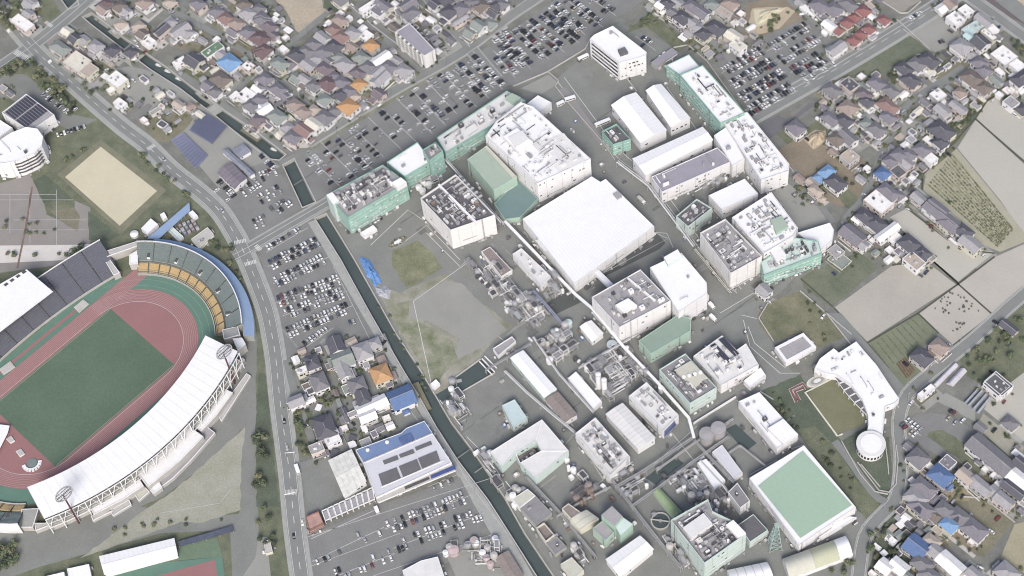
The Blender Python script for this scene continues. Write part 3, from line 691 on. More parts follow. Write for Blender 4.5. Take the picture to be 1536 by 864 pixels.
b, P, Q, zr = block('factory_building', 'lower teal-walled wing with white roof machines below the wide white cluttered block', 'factory building', '', '1141,393 1193,356 1228,362 1233,380 1146,413', 14, TEAL, PTEAL, 1, .8, 3, .3)
addbox(b, 'roof_block', 'B4', '75,620 130,590 165,640 110,680', 18, 13, WHITE, PWHITE)
addbox(b, 'roof_block', 'B4', '75,440 140,415 180,480 110,515', 22, 13, PGREEN, PGROOF)
block('loading_canopy', 'white fan-shaped canopy at the tip of the works beside the village road', 'canopy', '', '1196,349 1245,334 1251,345 1248,361 1230,376', 8, WHITE, WROOF, .3, .05, 1, 0)
# --- centre range
b, P, Q, zr = block('factory_building', 'white building with stepped grey roof and small white penthouse at the centre of the works', 'factory building', '', '887.6,445.6 960.5,404 1006,451 929,491', 22, WHITE, GROOF, 1.0, .5, 4, .2)
addbox(b, 'penthouse', 'C3', '625,105 700,65 750,105 675,150', 25, 20.9, WHITE, WROOF)
addbox(b, 'roof_wall', 'B3', '690,775 700,770 858,900 848,906', 22.6, 20.9, WHITE, WHITE)
b, P, Q, zr = block('factory_building', 'plain white block with a crown of pale green machinery at its top corner', 'factory building', '', '975,401 1022,379 1060,424 1061,440 1018,468', 20, WHITE, WROOF, .4, .03, 4, .1)
addbox(b, 'roof_block', 'B3', '905,655 985,610 1010,650 930,700', 22.5, 19, PTEAL, W_())
block('annex', 'small white stepped annex on the right flank of the plain white block', 'annex', 'C3', '1085,35 1130,10 1165,50 1110,95', 8, WHITE, WROOF, .4, .5, 2, .3)
block('factory_building', 'green-roofed building with clipped corner in front of the centre white building', 'factory building', '', '958,511 1018,471 1036,478 1036,496 976,531', 12, PGREEN, GREENR, .25, 0, 2, .25)
b, P, Q, zr = block('plant_building', 'square pale green plant building with a cream roof plate and rows of black vents', 'plant building', '', '989,554 1028,530 1075,581 1035,605', 15, PTEAL, MROOF, 1.2, 1.0, 3, .3, hi=2)
addbox(b, 'roof_plate', 'C3', '965,480 1060,425 1155,520 1085,575', 16, 13.7, CREAM, BEIGER)
for k in range(4):
    q = G(760+(1020+k*32)/3.84, 430+(520-k*9)/3.84, 16.5); mb = MB(); mb.cyl((q.x, q.y), 1.3, 16, 16.8, W_(), 12); part(mb, 'vent', b)
b, P, Q, zr = block('laboratory', 'white building with two dark solar strips on its roof right of the plant building', 'laboratory', '', '1040,534 1083,503 1105,525 1119,515 1138,547 1082,578', 11, WHITE, OWROOF, .6, .35, 2, .4, mats=[W_(), W_(), OWROOF])
addflat(b, 'solar_strip', 'C3', '1172,340 1200,325 1295,425 1272,442', 11.6, SOLARD); addflat(b, 'solar_strip', 'C3', '1220,305 1250,290 1340,385 1315,402', 11.6, SOLARD)
block('annex', 'small white flat-roofed annex at the lower right of the solar-striped laboratory', 'annex', '', '1115.5,571 1141,551 1149,563 1125,581', 5, WHITE, WROOF, .4, .1, 1, .2)
b, P, Q, zr = block('factory_building', 'white building with a blue mural on its end wall beside the elevated gallery', 'factory building', '', '943,594 970,573 1018,623 995,646', 11, WHITE, OWROOF, .8, .7, 2, .2, hi=1.6, mats=[W_(), STEEL, GROOF])
Pm = ccw(P); k0 = max(range(4), key=lambda i: (Pm[i][0]+Pm[(i+1) % 4][0])-(Pm[i][1]+Pm[(i+1) % 4][1]))
A, B = Vector(Pm[k0]), Vector(Pm[(k0+1) % 4]); d = (B-A).normalized(); o = Vector((d.y, -d.x)); mb = MB(); q0, q1 = A+o*.1+d*.5, A+o*.1+d*(B-A).length*.85
for k in range(5): mb.face([(*(q0+d*k*.35*(k % 2)), 1+k*1.7), (*(q1-d*k*.4), 1+k*1.7), (*(q1-d*k*.5), 2.5+k*1.7), (*(q0+d*.3), 2.5+k*1.7)], BLUEP)
part(mb, 'mural', b)
gable('warehouse', 'long plain grey-roofed shed between the two cluttered roofs of the lower works', 'warehouse', '', '908,621 934,604 984,657 957,674', 8, .8, WHITE, OWROOF)
block('factory_building', 'white and grey building crammed with roof machinery at the lower street corner', 'factory building', '', '863,650 893,626 945,685 915,713', 11, WHITE, OWROOF, 1, 1.5, 3, .3, hi=2.2)
gable('warehouse', 'long bright white shed beside the fire pond yard', 'warehouse', '', '765,537 785,525 836,584 816,597', 7, .8, PTEAL, WROOF)
gable('warehouse', 'brown-grey roofed shed at the lower end of the long bright white shed', 'warehouse', '', '817,599 837,587 867,622 848,634', 6, .8, WHITE, BRROOF)
block('storage_building', 'long narrow white flat store beside two upright white tanks', 'store', '', '852,567 864,557 903,602 890,613', 5, WHITE, WROOF, .3, 0, 1, .1)
gable('storage_building', 'short white gabled store beside the elevated gallery at the tank yard', 'store', '', '869,490 887,480 906,500 888,513', 6, 1.2)
block('factory_building', 'narrow white building with dark pipe racks along its roof left of the big warehouse', 'factory building', '', '769,381 782,372 826,414 812,428', 8, WHITE, OWROOF, .6, .8, 1, .1)
block('storage_building', 'long pinkish grey flat store with white end block beside the works lawn', 'store', '', '722,377 735,370 768,405 752,415', 5, PWHITE, BRROOF, .3, 0, 1, .2)
block('pump_house', 'small white-rimmed flat building beside the fire pond', 'pump house', 'C2', '1380,355 1490,285 1512,312 1410,398', 4.5, WHITE, GROOF, .8, .3, 1, .2)
block('gate_hut', 'tiny white hut at the grass corner beside the canal', 'hut', 'C2', '1018,560 1052,533 1075,558 1040,585', 3.5, WHITE, WROOF, .2, 0, 1, .2)
# --- lower works
b = thing('factory_building', 'pale white building built round a sunken brown courtyard beside the lower canal', 'factory building', G(795, 676))
cq = ['735,678 813,629 804,661 773,679 752,700', '813,629 853,676 811.5,676 804,661', '853,676 803,717 780,694 811.5,676']
for k, s_ in enumerate(cq):
    Pw = [(p.x, p.y) for p in gp('', s_, 10)]; mb = MB(); mb.prism(Pw, 0, 9.6-.01*k, PTEAL, OWROOF); part(mb, 'wing', b); wallwindows(b, Pw, 1, 9, random.Random(k), 2, .3)
    Qw = inset(Pw, .3); mb = MB(); Pc2 = ccw(Pw)
    for i in range(len(Pc2)): j = (i+1) % len(Pc2); mb.face([(*Pc2[i], 9.5), (*Pc2[j], 9.5), (*Pc2[j], 10), (*Pc2[i], 10)], PTEAL); mb.face([(*Pc2[i], 10-.004*k), (*Pc2[j], 10-.004*k), (*Qw[j], 10-.004*k), (*Qw[i], 10-.004*k)], WHITE); mb.face([(*Qw[j], 9.5), (*Qw[i], 9.5), (*Qw[i], 10-.004*k), (*Qw[j], 10-.004*k)], WHITE)
    part(mb, 'parapet', b)
addflat(b, 'courtyard', '', '774,687 800,672 810,684 784,700', 4, BRROOF)
P = gp('', '773,679 780,694', 7); mb = MB(); d_ = P[1]-P[0]; mb.box(((P[0].x+P[1].x)/2, (P[0].y+P[1].y)/2), atan2(d_.y, d_.x), d_.length, .5, 0, 7, PTEAL, WHITE); part(mb, 'courtyard_wall', b)
rooftop(b, [(p.x, p.y) for p in gp('', '774,687 800,672 810,684 784,700', 4)], 4, 1.2, random.Random(3), hi=2)
block('factory_building', 'light blue flat-roofed building just above the courtyard building', 'factory building', '', '753,608 772,599 791,627 770,641', 7, PTEAL, LBLUE, .3, .05, 2, .2)
sg = thing('sluice_gate', 'three white beams laid across the end of the fire pond', 'sluice gate', G(731, 548))
for s_ in ('723,538 742,558', '727,534 745,552', '719,542 738,562'):
    q = gp('', s_, 1.2); mb = MB(); mb.bar(q[0], q[1], .5, W_()); part(mb, 'beam', sg)
    for e in q: mb = MB(); mb.bar((e.x, e.y, 0), e, .3, PALEC); part(mb, 'pier', sg)
block('factory_building', 'brown-roofed cream building with rusty pipework beside it in the lower works', 'factory building', 'D3', '318,475 355,445 425,495 372,535', 9, CREAM, BRROOF, .6, .6, 2, .3)
vault('factory_building', 'cream round-roofed building next to the rusty pipework in the lower works', 'factory building', 'D3', '365,545 460,482 532,532 425,595', 8, 1.6, [(0, .5, BEIGER), (.5, 1, BEIGER)], wall=CREAM)
b, P, Q, zr = block('factory_building', 'pale green stepped building with grey top in the lower works', 'factory building', 'D3', '495,590 552,545 618,612 570,660', 11, PGREEN, GROOF, .5, .2, 3, .6)
addbox(b, 'upper_block', 'D3', '545,512 606,460 668,520 620,578', 17, 0, PGREEN, GROOF)
addbox(b, 'side_block', 'D3', '625,575 668,525 728,566 655,630', 13, 0, PGREEN, PTEAL)
gable('warehouse', 'white plain-roofed warehouse at the bottom of the works', 'warehouse', '', '908,839 960,803 981,824 930,866', 7, 1.0)
block('shed', 'pale shed with cream round roof on the canal side of the lower works', 'shed', 'D3', '30,420 120,362 165,400 75,470', 6, WHITE, BEIGER, .2, 0, 1, .2)
block('open_shed', 'long grey flat shed by the canal below the cream-roofed shed', 'shed', 'D3', '75,470 165,400 260,500 170,575', 5, CONC, MROOF, .3, .2, 1, .1)
b, P, Q, zr = block('frame_building', 'roofless rusty rectangular frame building beside the lower canal', 'plant building', 'D3', '170,585 215,555 275,625 225,665', 6, CREAM, BRROOF, 2.5, .5, 1, .1)
block('shed', 'grey concrete shed between the rusty frame and the bottom canal bank', 'shed', 'D3', '225,670 290,635 345,695 280,740', 4, CONC, MROOF, .3, .8, 1, .1)
block('shed', 'beige-roofed shed at the bottom edge beside the works lane', 'shed', 'D3', '310,795 375,755 445,830 380,880', 6, CREAM, BEIGER, .3, .1, 1, .2)
b, P, Q, zr = block('treatment_plant', 'tall pale teal building with deep machine-filled roof at the bottom of the works', 'plant building', 'D3', '945,541 1160,420 1185,490 1300,545 1380,620 1140,790', 24, PTEAL, GROOF, 2.5, 1.3, 4, .25, hi=3)
addbox(b, 'roof_block', 'D3', '1015,585 1135,500 1185,560 1065,645', 26, 21.5, WHITE, OWROOF); addbox(b, 'roof_block', 'D3', '1262,570 1305,540 1378,615 1330,640', 25.5, 21.5, WHITE, WROOF)
block('annex', 'dark-roofed pale block right of the tall pale teal building', 'annex', '', '1107,787 1130,771 1152,795 1125,813', 9, PTEAL, DROOF, .5, .1, 2, .1)
block('annex', 'white block with dark roof beside the steel lattice at the settling tanks', 'annex', '', '1092,738 1106,724 1125,751 1110,762', 10, WHITE, MROOF, .5, .3, 2, .2)
block('store_building', 'long lavender-white flat roof beside the dark settling pond', 'store', '', '1068,678 1083,667 1114,709 1101,718', 5, PWHITE, LAVR, .3, .05, 1, .1)
b, P, Q, zr = block('pump_house', 'white flat-topped pump house between the aeration tanks and the lavender roof', 'pump house', '', '1046,694 1059,688 1088,720 1072,734', 5, WHITE, WROOF, .3, .1, 1, .2)
vault('tank_cover', 'leaf green barrel roof beside the round clarifier', 'shed', '', '980,739 989,731 1023,767 1010,777', 4, 1.5, [(0, .5, LGREEN), (.5, 1, LGREEN)], wall=PGREEN)
b, P, Q, zr = block('indoor_pool_hall', 'large square hall with a mint green flat roof inside a broad white border', 'hall', '', '1124,717 1206,668 1284,761 1198.5,818', 10, WHITE, WROOF, .3, 0, 2, 0)
addflat(b, 'roof_field', 'D4', '5,345 262,142 545,455 248,645', 10.1, POOLG)
block('annex', 'small pinkish flat annex under the lower edge of the mint green roof', 'annex', 'D4', '345,628 530,520 572,525 440,605 372,645', 4, WHITE, PWHITE, .3, .5, 1, .3)
vault('arcade_roof', 'long barrel-vaulted roof in grey, olive and white sections below the mint hall', 'hall', 'D4', '145,765 185,880 550,742 508,632', 5, 3, [(0, .42, BEIGER), (.42, .8, OLIVER), (.8, 1, WROOF)])
vault('arcade_roof', 'white ribbed round roof left of the long barrel-vaulted roof', 'hall', 'D3', '1270,830 1310,960 1545,900 1500,782', 5, 3, [(i/5, (i+1)/5, WROOF) for i in range(5)])
b, P, Q, zr = block('factory_building', 'long white flat-roofed building right of the two round grey tanks', 'factory building', '', '1108,602 1139,588 1197,652 1166,673', 9, WHITE, WROOF, .6, .12, 2, .1)
addbox(b, 'roof_block', 'C4', '60,815 150,760 235,850 150,905', 11, 8, WHITE, WROOF)
block('reservoir_building', 'grey-roofed low square building with broad white rim beside the worn lawn', 'building', 'C4', '100,350 265,265 340,345 165,440', 5, WHITE, GROOF, .5, 0, 1, .15, wt=2)
# --- works galleries and pipe racks
corridor('pipe_gallery', 'long elevated white pipe gallery running down the middle of the works', '', '757,331 862,440 888,462 934,518 985,572 1033,626 1041,656', 7, 1.9, 1.0, W_(), 'pipe gallery', 14)
corridor('pipe_gallery', 'elevated white pipe gallery along the right side of the works main street', '', '926,242 973,278 1041,369', 6, 2.2, 1.2, W_(), 'pipe rack', 14)
corridor('pipe_gallery', 'low white pipe gallery at the foot of the tall pinkish white block', '', '1044,372 1098,438', 4, 4, 1, CREAM, 'pipe rack', 14)
corridor('pipe_gallery', 'short pipe gallery between the teal machine tower and the warehouse corner', '', '668,238 752,333', 7, 1.8, 1, W_(), 'pipe rack', 14)
corridor('pipe_gallery', 'pipe gallery crossing diagonally above the settling pond', 'D3', '630,350 800,250 1080,62', 6, 2, 1, STEEL, 'pipe rack', 12)
corridor('pipe_gallery', 'grey pipe gallery from the lower street to the tall pale teal building', '', '862,648 915,716 984,806 1022,852', 5, 2, 1, STEEL, 'pipe rack', 12)
corridor('pipe_gallery', 'pipe gallery climbing from the lower street past the aeration tanks', 'D3', '720,462 880,350 1060,215 1280,60', 5, 1.8, 1, STEEL, 'pipe rack', 12)
corridor('pipe_gallery', 'pipe gallery from the round grey tanks down to the white block', 'D3', '1080,80 1180,190 1310,325', 5, 1.8, 1, STEEL, 'pipe rack', 12)
corridor('pipe_gallery', 'bluish pipe gallery beside the upright tanks at the left process yard', 'C3', '150,20 250,130 350,250', 6, 2, 1, mat('blue_steel', (150,158,200), .6), 'pipe rack', 12)
corridor('pipe_gallery', 'pipe gallery between the fire pond yard and the process yard', 'C3', '140,325 0,410 -120,480', 5, 1.8, 1, STEEL, 'pipe rack', 12)
corridor('pipe_gallery', 'pipe gallery along the lane of the lower works by the canal', 'D3', '110,290 300,490 510,750', 4, 1.6, .8, STEEL, 'pipe rack', 12)
corridor('pipe_gallery', 'white pipe gallery on the canal side of the long bright white shed', '', '757,556 790,588 830,622 862,648', 5, 1.6, .9, W_(), 'pipe rack', 12)
corridor('pipe_gallery', 'pipe gallery along the upper side of the two dark settling ponds', '', '985,705 1042,664 1100,628', 4.5, 1.4, .8, PALEC, 'pipe rack', 12)
corridor('pipe_gallery', 'white pipe gallery right of the aeration basins', '', '1050,690 1085,728 1112,764', 5, 1.4, .8, W_(), 'pipe rack', 12)
corridor('pipe_gallery', 'pipe gallery between the round tank yard and the upright tanks', '', '800,505 838,560 890,618', 5, 1.3, .8, W_(), 'pipe rack', 12)
corridor('pipe_gallery', 'short pipe gallery crossing the yard above the upright white tanks', '', '868,552 905,530 945,508', 6, 1.3, .8, W_(), 'pipe rack', 12)
corridor('pipe_gallery', 'pipe gallery below the rusty pipe yard', 'D3', '290,520 420,440 600,350', 5, 1.2, .8, PALEC, 'pipe rack', 12)
corridor('pipe_gallery', 'pipe gallery crossing the yard between the mint hall and the dark pond', '', '1062,700 1110,668 1150,700', 4, 1.2, .7, PALEC, 'pipe rack', 12)
corridor('boundary_wall', 'white boundary wall beside the street right of the round grey tanks', '', '1040,634 1104,594', 2.5, .6, 2.5, WHITE, 'wall', 40)
# --- process yards
def plant(label, t, s, nt, seed, dens=1.0, hi=9, rust=False):
    dens *= 1.5
    r = random.Random(seed); P = [(p.x, p.y) for p in gp(t, s, 0)]; c = cen(P); root = thing('process_plant', label, 'process plant', (c[0], c[1], 0))
    ax = mainaxis(P); A = abs(area(P)); xs = [p[0] for p in P]; ys = [p[1] for p in P]
    def pick(mg=1.5):
        for _ in range(200):
            p = (r.uniform(min(xs), max(xs)), r.uniform(min(ys), max(ys)))
            if inside(p, P): return p
        return c
    ms = [RUST, RUST, BRROOF, STEEL] if rust else [W_(), STEEL, PALEC, W_(), STEEL]
    for _ in range(nt):
        p = pick(); rr = r.uniform(1.0, 2.6); h = r.uniform(2.5, hi*.8); mb = MB(); mb.cyl(p, rr, 0, h, r.choice(ms[:3]), 12, None, rr*.3); part(mb, 'tank', root)
    for _ in range(int(A*dens/160)):
        p = pick(); L, Wd, h = r.uniform(4, 9), r.uniform(3, 5), r.uniform(3, hi); mb = MB(); ca, sa = cos(ax), sin(ax)
        cs = [(p[0]+u*ca-v*sa, p[1]+u*sa+v*ca) for u, v in ((-L/2,-Wd/2), (L/2,-Wd/2), (L/2,Wd/2), (-L/2,Wd/2))]
        m = r.choice(ms)
        for q in cs: mb.bar((*q, 0), (*q, h), .22, m)
        for z in [h*k/2 for k in (1, 2)]:
            for i in range(4): mb.bar((*cs[i], z), (*cs[(i+1) % 4], z), .18, m)
            mb.box(p, ax, L*.8, Wd*.7, z-.1, z, r.choice((DSTEEL, STEEL, MROOF)))
        part(mb, 'steel_frame', root)
    for _ in range(int(A*dens/120)):
        p = pick(); mb = MB(); mb.box(p, ax+r.choice((0, pi/2)), r.uniform(2, 5.5), r.uniform(1.6, 3), 0, r.uniform(1.2, 3.5), r.choice(ms+[MROOF])); part(mb, 'equipment', root)
    pw = MB()
    for _ in range(int(A*dens/9)):
        p = pick(); a = ax+r.choice((0, pi/2)); L = r.uniform(3, 16); z = r.choice((.6, 1.5, 3, 4.5)); q = (p[0]+L*cos(a), p[1]+L*sin(a))
        if not inside(q, P): continue
        wd = r.choice((.16, .22, .35)); m = r.choice(ms); pw.bar((*p, z), (*q, z), wd, m); pw.bar((*p, 0), (*p, z), .12, DSTEEL)
        if r.random() < .3: pw.box(p, ax, 1.2, 1.0, 0, r.uniform(.6, 1.6), r.choice(ms))
    part(pw, 'pipework', root, 'stuff'); return root
plant('dark process yard of pipes and vessels between the works lawn and the elevated gallery', '', '700,395 742,398 775,432 812,452 828,475 800,498 764,470 735,440', 14, 1, 1.4)
plant('bluish process yard at the lower left corner of the big warehouse', 'B3', '140,770 250,720 345,860 240,900', 4, 2, 1.6)
plant('process yard with round pale tanks left of the short white gabled store', '', '805,514 846,490 874,522 830,552', 10, 3, 1.3)
plant('process yard of racks and frames below the elevated gallery beside the upright tanks', '', '872,545 934,515 966,560 918,604', 8, 4, 1.6)
plant('rusty brown pipe yard in the lower works', 'D3', '340,400 480,325 560,380 430,475', 8, 5, 1.6, rust=True)
plant('pipe yard round the aeration tanks beside the green barrel roof', 'D3', '960,270 1050,215 1190,390 1100,470 920,330', 6, 6, 1.1)
plant('pipe yard on the upper side of the tall pale teal building', 'D3', '1110,430 1200,400 1280,500 1200,560', 5, 7, 1.5)
plant('cluttered pipe yard along the lane beside the street corner building', 'D3', '575,290 720,215 750,250 610,335', 5, 8, 1.5)
plant('small pipe yard at the foot of the dark-roofed pale block', 'D3', '1215,420 1290,380 1340,440 1270,490', 4, 9, 1.6)
plant('pipe yard on the canal bank below the fire pond', 'C2', '1060,650 1180,590 1270,740 1200,830', 7, 10, .9)
plant('tank and scrap yard at the canal bank in the lower works', 'D3', '0,340 70,330 120,370 30,430 0,420', 6, 11, 1.2)
plant('pipe yard beside the teal range and the dark sunken roof block', 'B2', '890,270 1050,190 1080,225 960,300', 4, 12, 1.3)
plant('machine yard between the lilac-roofed building and the pale teal plant building', 'B3', '1060,270 1150,225 1250,180 1290,210 1180,275 1090,300', 6, 13, 1.5)
plant('pipe yard below the dark settling pond', 'D3', '640,370 790,290 830,350 720,440', 5, 14, 1.1)
plant('cluttered works yard between the courtyard building and the canal', 'D2', '1270,140 1350,130 1440,300 1536,420 1500,470 1300,210', 6, 15, .8)
plant('machinery yard in front of the small beige shed at the bottom', 'D3', '345,700 400,680 500,790 440,830', 4, 16, 1.4)
plant('small pump equipment between the fire pond and the canal', '', '672,570 690,562 692,580 676,588', 2, 22, 1.2, 3)
plant('white pipe maze among the aeration basins', 'D3', '980,300 1060,230 1180,380 1090,450', 3, 18, 1.6, 4)
plant('pipe racks between the street and the solar-striped laboratory', 'C3', '700,400 790,470 900,600 860,640 700,470', 3, 19, 1.0)
plant('pipe yard at the foot of the tall pale teal building by the street', 'D3', '880,640 940,620 1030,760 1100,860 1000,820', 4, 20, 1.3)
plant('pipe yard right of the large courtyard building', 'D3', '345,190 420,260 560,420 480,440 360,300', 3, 21, .5)
plant('pink and white tank farm at the bottom beside the canal path', 'D2', '1110,700 1300,640 1440,660 1440,860 1340,864 1200,760', 5, 17, .5)
def tank(label, t, s, r, h, m, dome=.6, group=None):
    p = gp(t, s, 0)[0]; root = thing('storage_tank', label, 'tank', p, group); mb = MB(); mb.cyl((p.x, p.y), r, 0, h, m, 20, None, dome); part(mb, 'shell', root)
    rb = MB(); n = 20
    for i in range(n):
        a, b = 2*pi*i/n, 2*pi*(i+1)/n
        rb.bar((p.x+r*cos(a), p.y+r*sin(a), h+.02), (p.x+r*cos(b), p.y+r*sin(b), h+.02), .12, STEEL)
    part(rb, 'rim_rail', root); return root
tank('left of the two big round grey tanks at the settling pond', 'D3', '1152,82', 5, 9, GROOF); tank('right of the two big round grey tanks at the settling pond', 'D3', '1218,55', 5, 10, GROOF)
tank('tall upright white tank, the left one of the pair', 'C3', '532,580', 1.9, 17, W_()); tank('tall upright white tank, the right one of the pair', 'C3', '565,612', 1.9, 17, W_())
tank('round pale tank topmost in the yard left of the white gabled store', 'C3', '305,275', 2.6, 3, PALEC); tank('round pale tank between two others left of the white gabled store', 'C3', '255,310', 2.6, 3.5, PALEC); tank('tall pale tank at the left corner of the round tank yard', 'C3', '205,335', 2.6, 5, PALEC)
tank('light blue-topped round tank touching the elevated gallery', 'C3', '608,350', 3.6, 4, mat('pale_blue_tank', (200,214,226), .6)); tank('teal-grey round tank by the bluish gallery', 'C3', '355,225', 3, 4, PTEAL)
PINK = mat('pink_tank', (206,180,182), .7)
for lab, s_, r_, m_ in (('largest pink tank of the tank farm by the canal path', '1155,728', 3.6, PINK), ('white tank left of the largest pink tank', '1110,742', 2, W_()), ('pale round tank at the top of the tank farm', '1274,672', 2.7, PINK), ('grey tank left of the topmost tank of the farm', '1238,695', 2.3, STEEL), ('white tank in the middle of the tank farm', '1322,742', 2.3, W_()), ('white-topped tank above right of the middle tank', '1350,712', 2.2, PALEC), ('pinkish tank right of the middle of the tank farm', '1345,772', 2.4, PINK), ('pinkish tank lowest in the tank farm', '1368,808', 2.3, PINK), ('white tank at the far right of the tank farm', '1395,660', 2.2, W_())):
    tank(lab, 'D2', s_, r_, 3.5, m_)
tank('white tank on the canal bank beside the lower process yard, upper one', 'C2', '1140,712', 2, 4, W_()); tank('white tank on the canal bank beside the lower process yard, lower one', 'C2', '1158,740', 2, 4, PALEC)
# clarifiers
def ring(name, label, t, s, r, cat='tank'):
    p = gp(t, s, 0)[0]; root = thing(name, label, cat, p); mb = MB(); n = 28
    for i in range(n):
        a, b = 2*pi*i/n, 2*pi*(i+1)/n
        q = lambda rr, th, z: (p.x+rr*cos(th), p.y+rr*sin(th), z)
        mb.face([q(r, a, 0), q(r, b, 0), q(r, b, 1.6), q(r, a, 1.6)], CONC); mb.face([q(r, a, 1.6), q(r, b, 1.6), q(r-.8, b, 1.6), q(r-.8, a, 1.6)], PALEC); mb.face([q(r-.8, b, .5), q(r-.8, a, .5), q(r-.8, a, 1.6), q(r-.8, b, 1.6)], CONC)
    part(mb, 'basin_wall', root); wb2 = MB(); wb2.cyl((p.x, p.y), r-.79, .2, .9, WATER, 28); part(wb2, 'water', root)
    bb = MB(); bb.bar((p.x-r, p.y+r*.3, 2), (p.x+r, p.y-r*.3, 2), .45, PALEC); bb.cyl((p.x, p.y), .9, .9, 2.6, STEEL, 10); part(bb, 'bridge', root); return root
ring('clarifier', 'round water clarifier with a bridge across it in the lower works', 'D3', '886,552', 6.2)
ring('clarifier', 'upper round aeration basin among the pipes of the lower works', 'D3', '1060,290', 4.5); ring('clarifier', 'middle round aeration basin among the pipes of the lower works', 'D3', '1110,330', 4.5); ring('clarifier', 'lower round aeration basin among the pipes of the lower works', 'D3', '1150,375', 4)
# lattice tower
def mast(label, t, s, h, wb_, wt_, m):
    p = gp(t, s, 0)[0]; root = thing('lattice_tower', label, 'tower', p)
    cs = [(-1,-1), (1,-1), (1,1), (-1,1)]; f = lambda i, k: (p.x+cs[i % 4][0]*(wb_+(wt_-wb_)*k), p.y+cs[i % 4][1]*(wb_+(wt_-wb_)*k), h*k)
    for i in range(4):
        mb = MB(); mb.bar(f(i, 0), f(i, 1), .28, m); part(mb, 'leg', root)
    mb = MB(); N = 6
    for k in range(N):
        for i in range(4):
            mb.bar(f(i, k/N), f(i+1, (k+1)/N), .16, m); mb.bar(f(i+1, k/N), f(i, (k+1)/N), .16, m); mb.bar(f(i, (k+1)/N), f(i+1, (k+1)/N), .16, m)
    part(mb, 'bracing', root); q = MB(); q.box((p.x, p.y), 0, 2.6, 2.6, h, h+.5, m); part(q, 'platform', root)
mast('pale green steel lattice tower standing beside the mint-roofed hall', 'D4', '100,690', 29, 4, .8, mat('pale_green_steel', (168,196,190), .6))
# ------------------------------------------------------------------ stadium
SC = Vector((-297.6, -34.0)); SA = radians(40)
def ST(u, v): return (SC.x+u*cos(SA)-v*sin(SA), SC.y+u*sin(SA)+v*cos(SA))
def oval(r, ext=42.2, n=28, extra=0):
    p = [ST(ext+r*cos(a), r*sin(a)) for a in [-pi/2+pi*i/n for i in range(n+1)]]
    return p+[ST(-ext+r*cos(a), r*sin(a)) for a in [pi/2+pi*i/n for i in range(n+1)]]
TRACK = mat('red_track', (168,114,115), .9, .04, .05, .05, .6)
APRON = mat('green_apron', (98,140,122), .9, .06, .08, .05, .6)
TURFM = mat('pitch_turf', (94,120,97), .95, .09, .03, .10, .6)
LANE = mat('lane_line', (196,160,158), .8, .05)
FIELDL = mat('pitch_line', (170,172,140), .8, .05)
SEATG = mat('grey_green_seats', (126,140,138), .7, .06, .3, .1, 3)
SEATB = mat('blue_grey_seats', (112,114,128), .7, .06, .3, .1, 3)
SEATY = mat('yellow_seats', (208,174,116), .7, .08, .4, .12, 3)
BLUEC = mat('pale_blue_roof', (146,174,214), .6, .05, .1, .05, 1)
AISLE = mat('aisle_concrete', (96,98,92), .9)
REDP = mat('red_steel', (112,66,70), .6)
zone('stadium_apron', oval(59), APRON, .21); zone('running_track', oval(47.2), TRACK, .24)
zone('running_track', [ST(*q) for q in ((30,36.3), (92,36.3), (92,47.5), (30,47.5))], TRACK, .245)
zone('jump_runway', [ST(*q) for q in ((-60,51), (45,51), (45,53.5), (-60,53.5))], TRACK, .25)
zone('football_pitch', [ST(*q) for q in ((-52.5,-35), (52.5,-35), (52.5,35), (-52.5,35))], TURFM, .27)
mb = MB()
for k in range(9):
    r_ = 36.6+1.22*k; pts = oval(r_); pts.append(pts[0]); strip(mb, [Vector(p) for p in pts], .22, LANE if k else PAINT, .275)
for k in range(9): strip(mb, [Vector(ST(36, 36.6+1.22*k)), Vector(ST(90, 36.6+1.22*k))], .2, LANE, .277)
for k in range(3):
    pts = [ST(60+14*cos(a)-k*2.4, 24+14*sin(a)) for a in [radians(20+14*i) for i in range(8)]]; strip(mb, [Vector(p) for p in pts], .2, LANE, .277)
q = [ST(-51.8,-34.3), ST(51.8,-34.3), ST(51.8,34.3), ST(-51.8,34.3), ST(-51.8,-34.3)]
for i in (0, 2): strip(mb, [Vector(q[i]), Vector(q[i+1])], .3, FIELDL, .3)
for r_ in (50, 55): strip(mb, [Vector(p) for p in oval(r_)[2:26]], .2, mat('apron_line', (150,170,156), .9), .28)
mb.build('track_lines')['kind'] = 'structure'
stad = thing('stadium', 'oval athletics stadium with yellow and grey stands and a long white curved roof', 'stadium', (SC.x, SC.y, 0))
def arcst(cx_, r0, r1, a0, a1, z0, z1, m, steps, name, seg=3, base=None):
    """stepped seating bay between radii r0,r1 and angles a0,a1"""
    mb = MB()
    for k in range(steps):
        ra, rb = r0+(r1-r0)*k/steps, r0+(r1-r0)*(k+1)/steps; z = z0+(z1-z0)*(k+1)/steps; zp = z0+(z1-z0)*k/steps
        for s_ in range(seg):
            t0, t1 = a0+(a1-a0)*s_/seg, a0+(a1-a0)*(s_+1)/seg
            P = lambda r, t, zz: (*ST(cx_+r*cos(t), r*sin(t)), zz)
            mb.face([P(ra, t0, z), P(ra, t1, z), P(rb, t1, z), P(rb, t0, z)][::-1] if False else [P(ra, t0, z), P(rb, t0, z), P(rb, t1, z), P(ra, t1, z)], m)
            mb.face([P(ra, t0, zp), P(ra, t0, z), P(ra, t1, z), P(ra, t1, zp)], m if k else CONC)
    return part(mb, name, stad)
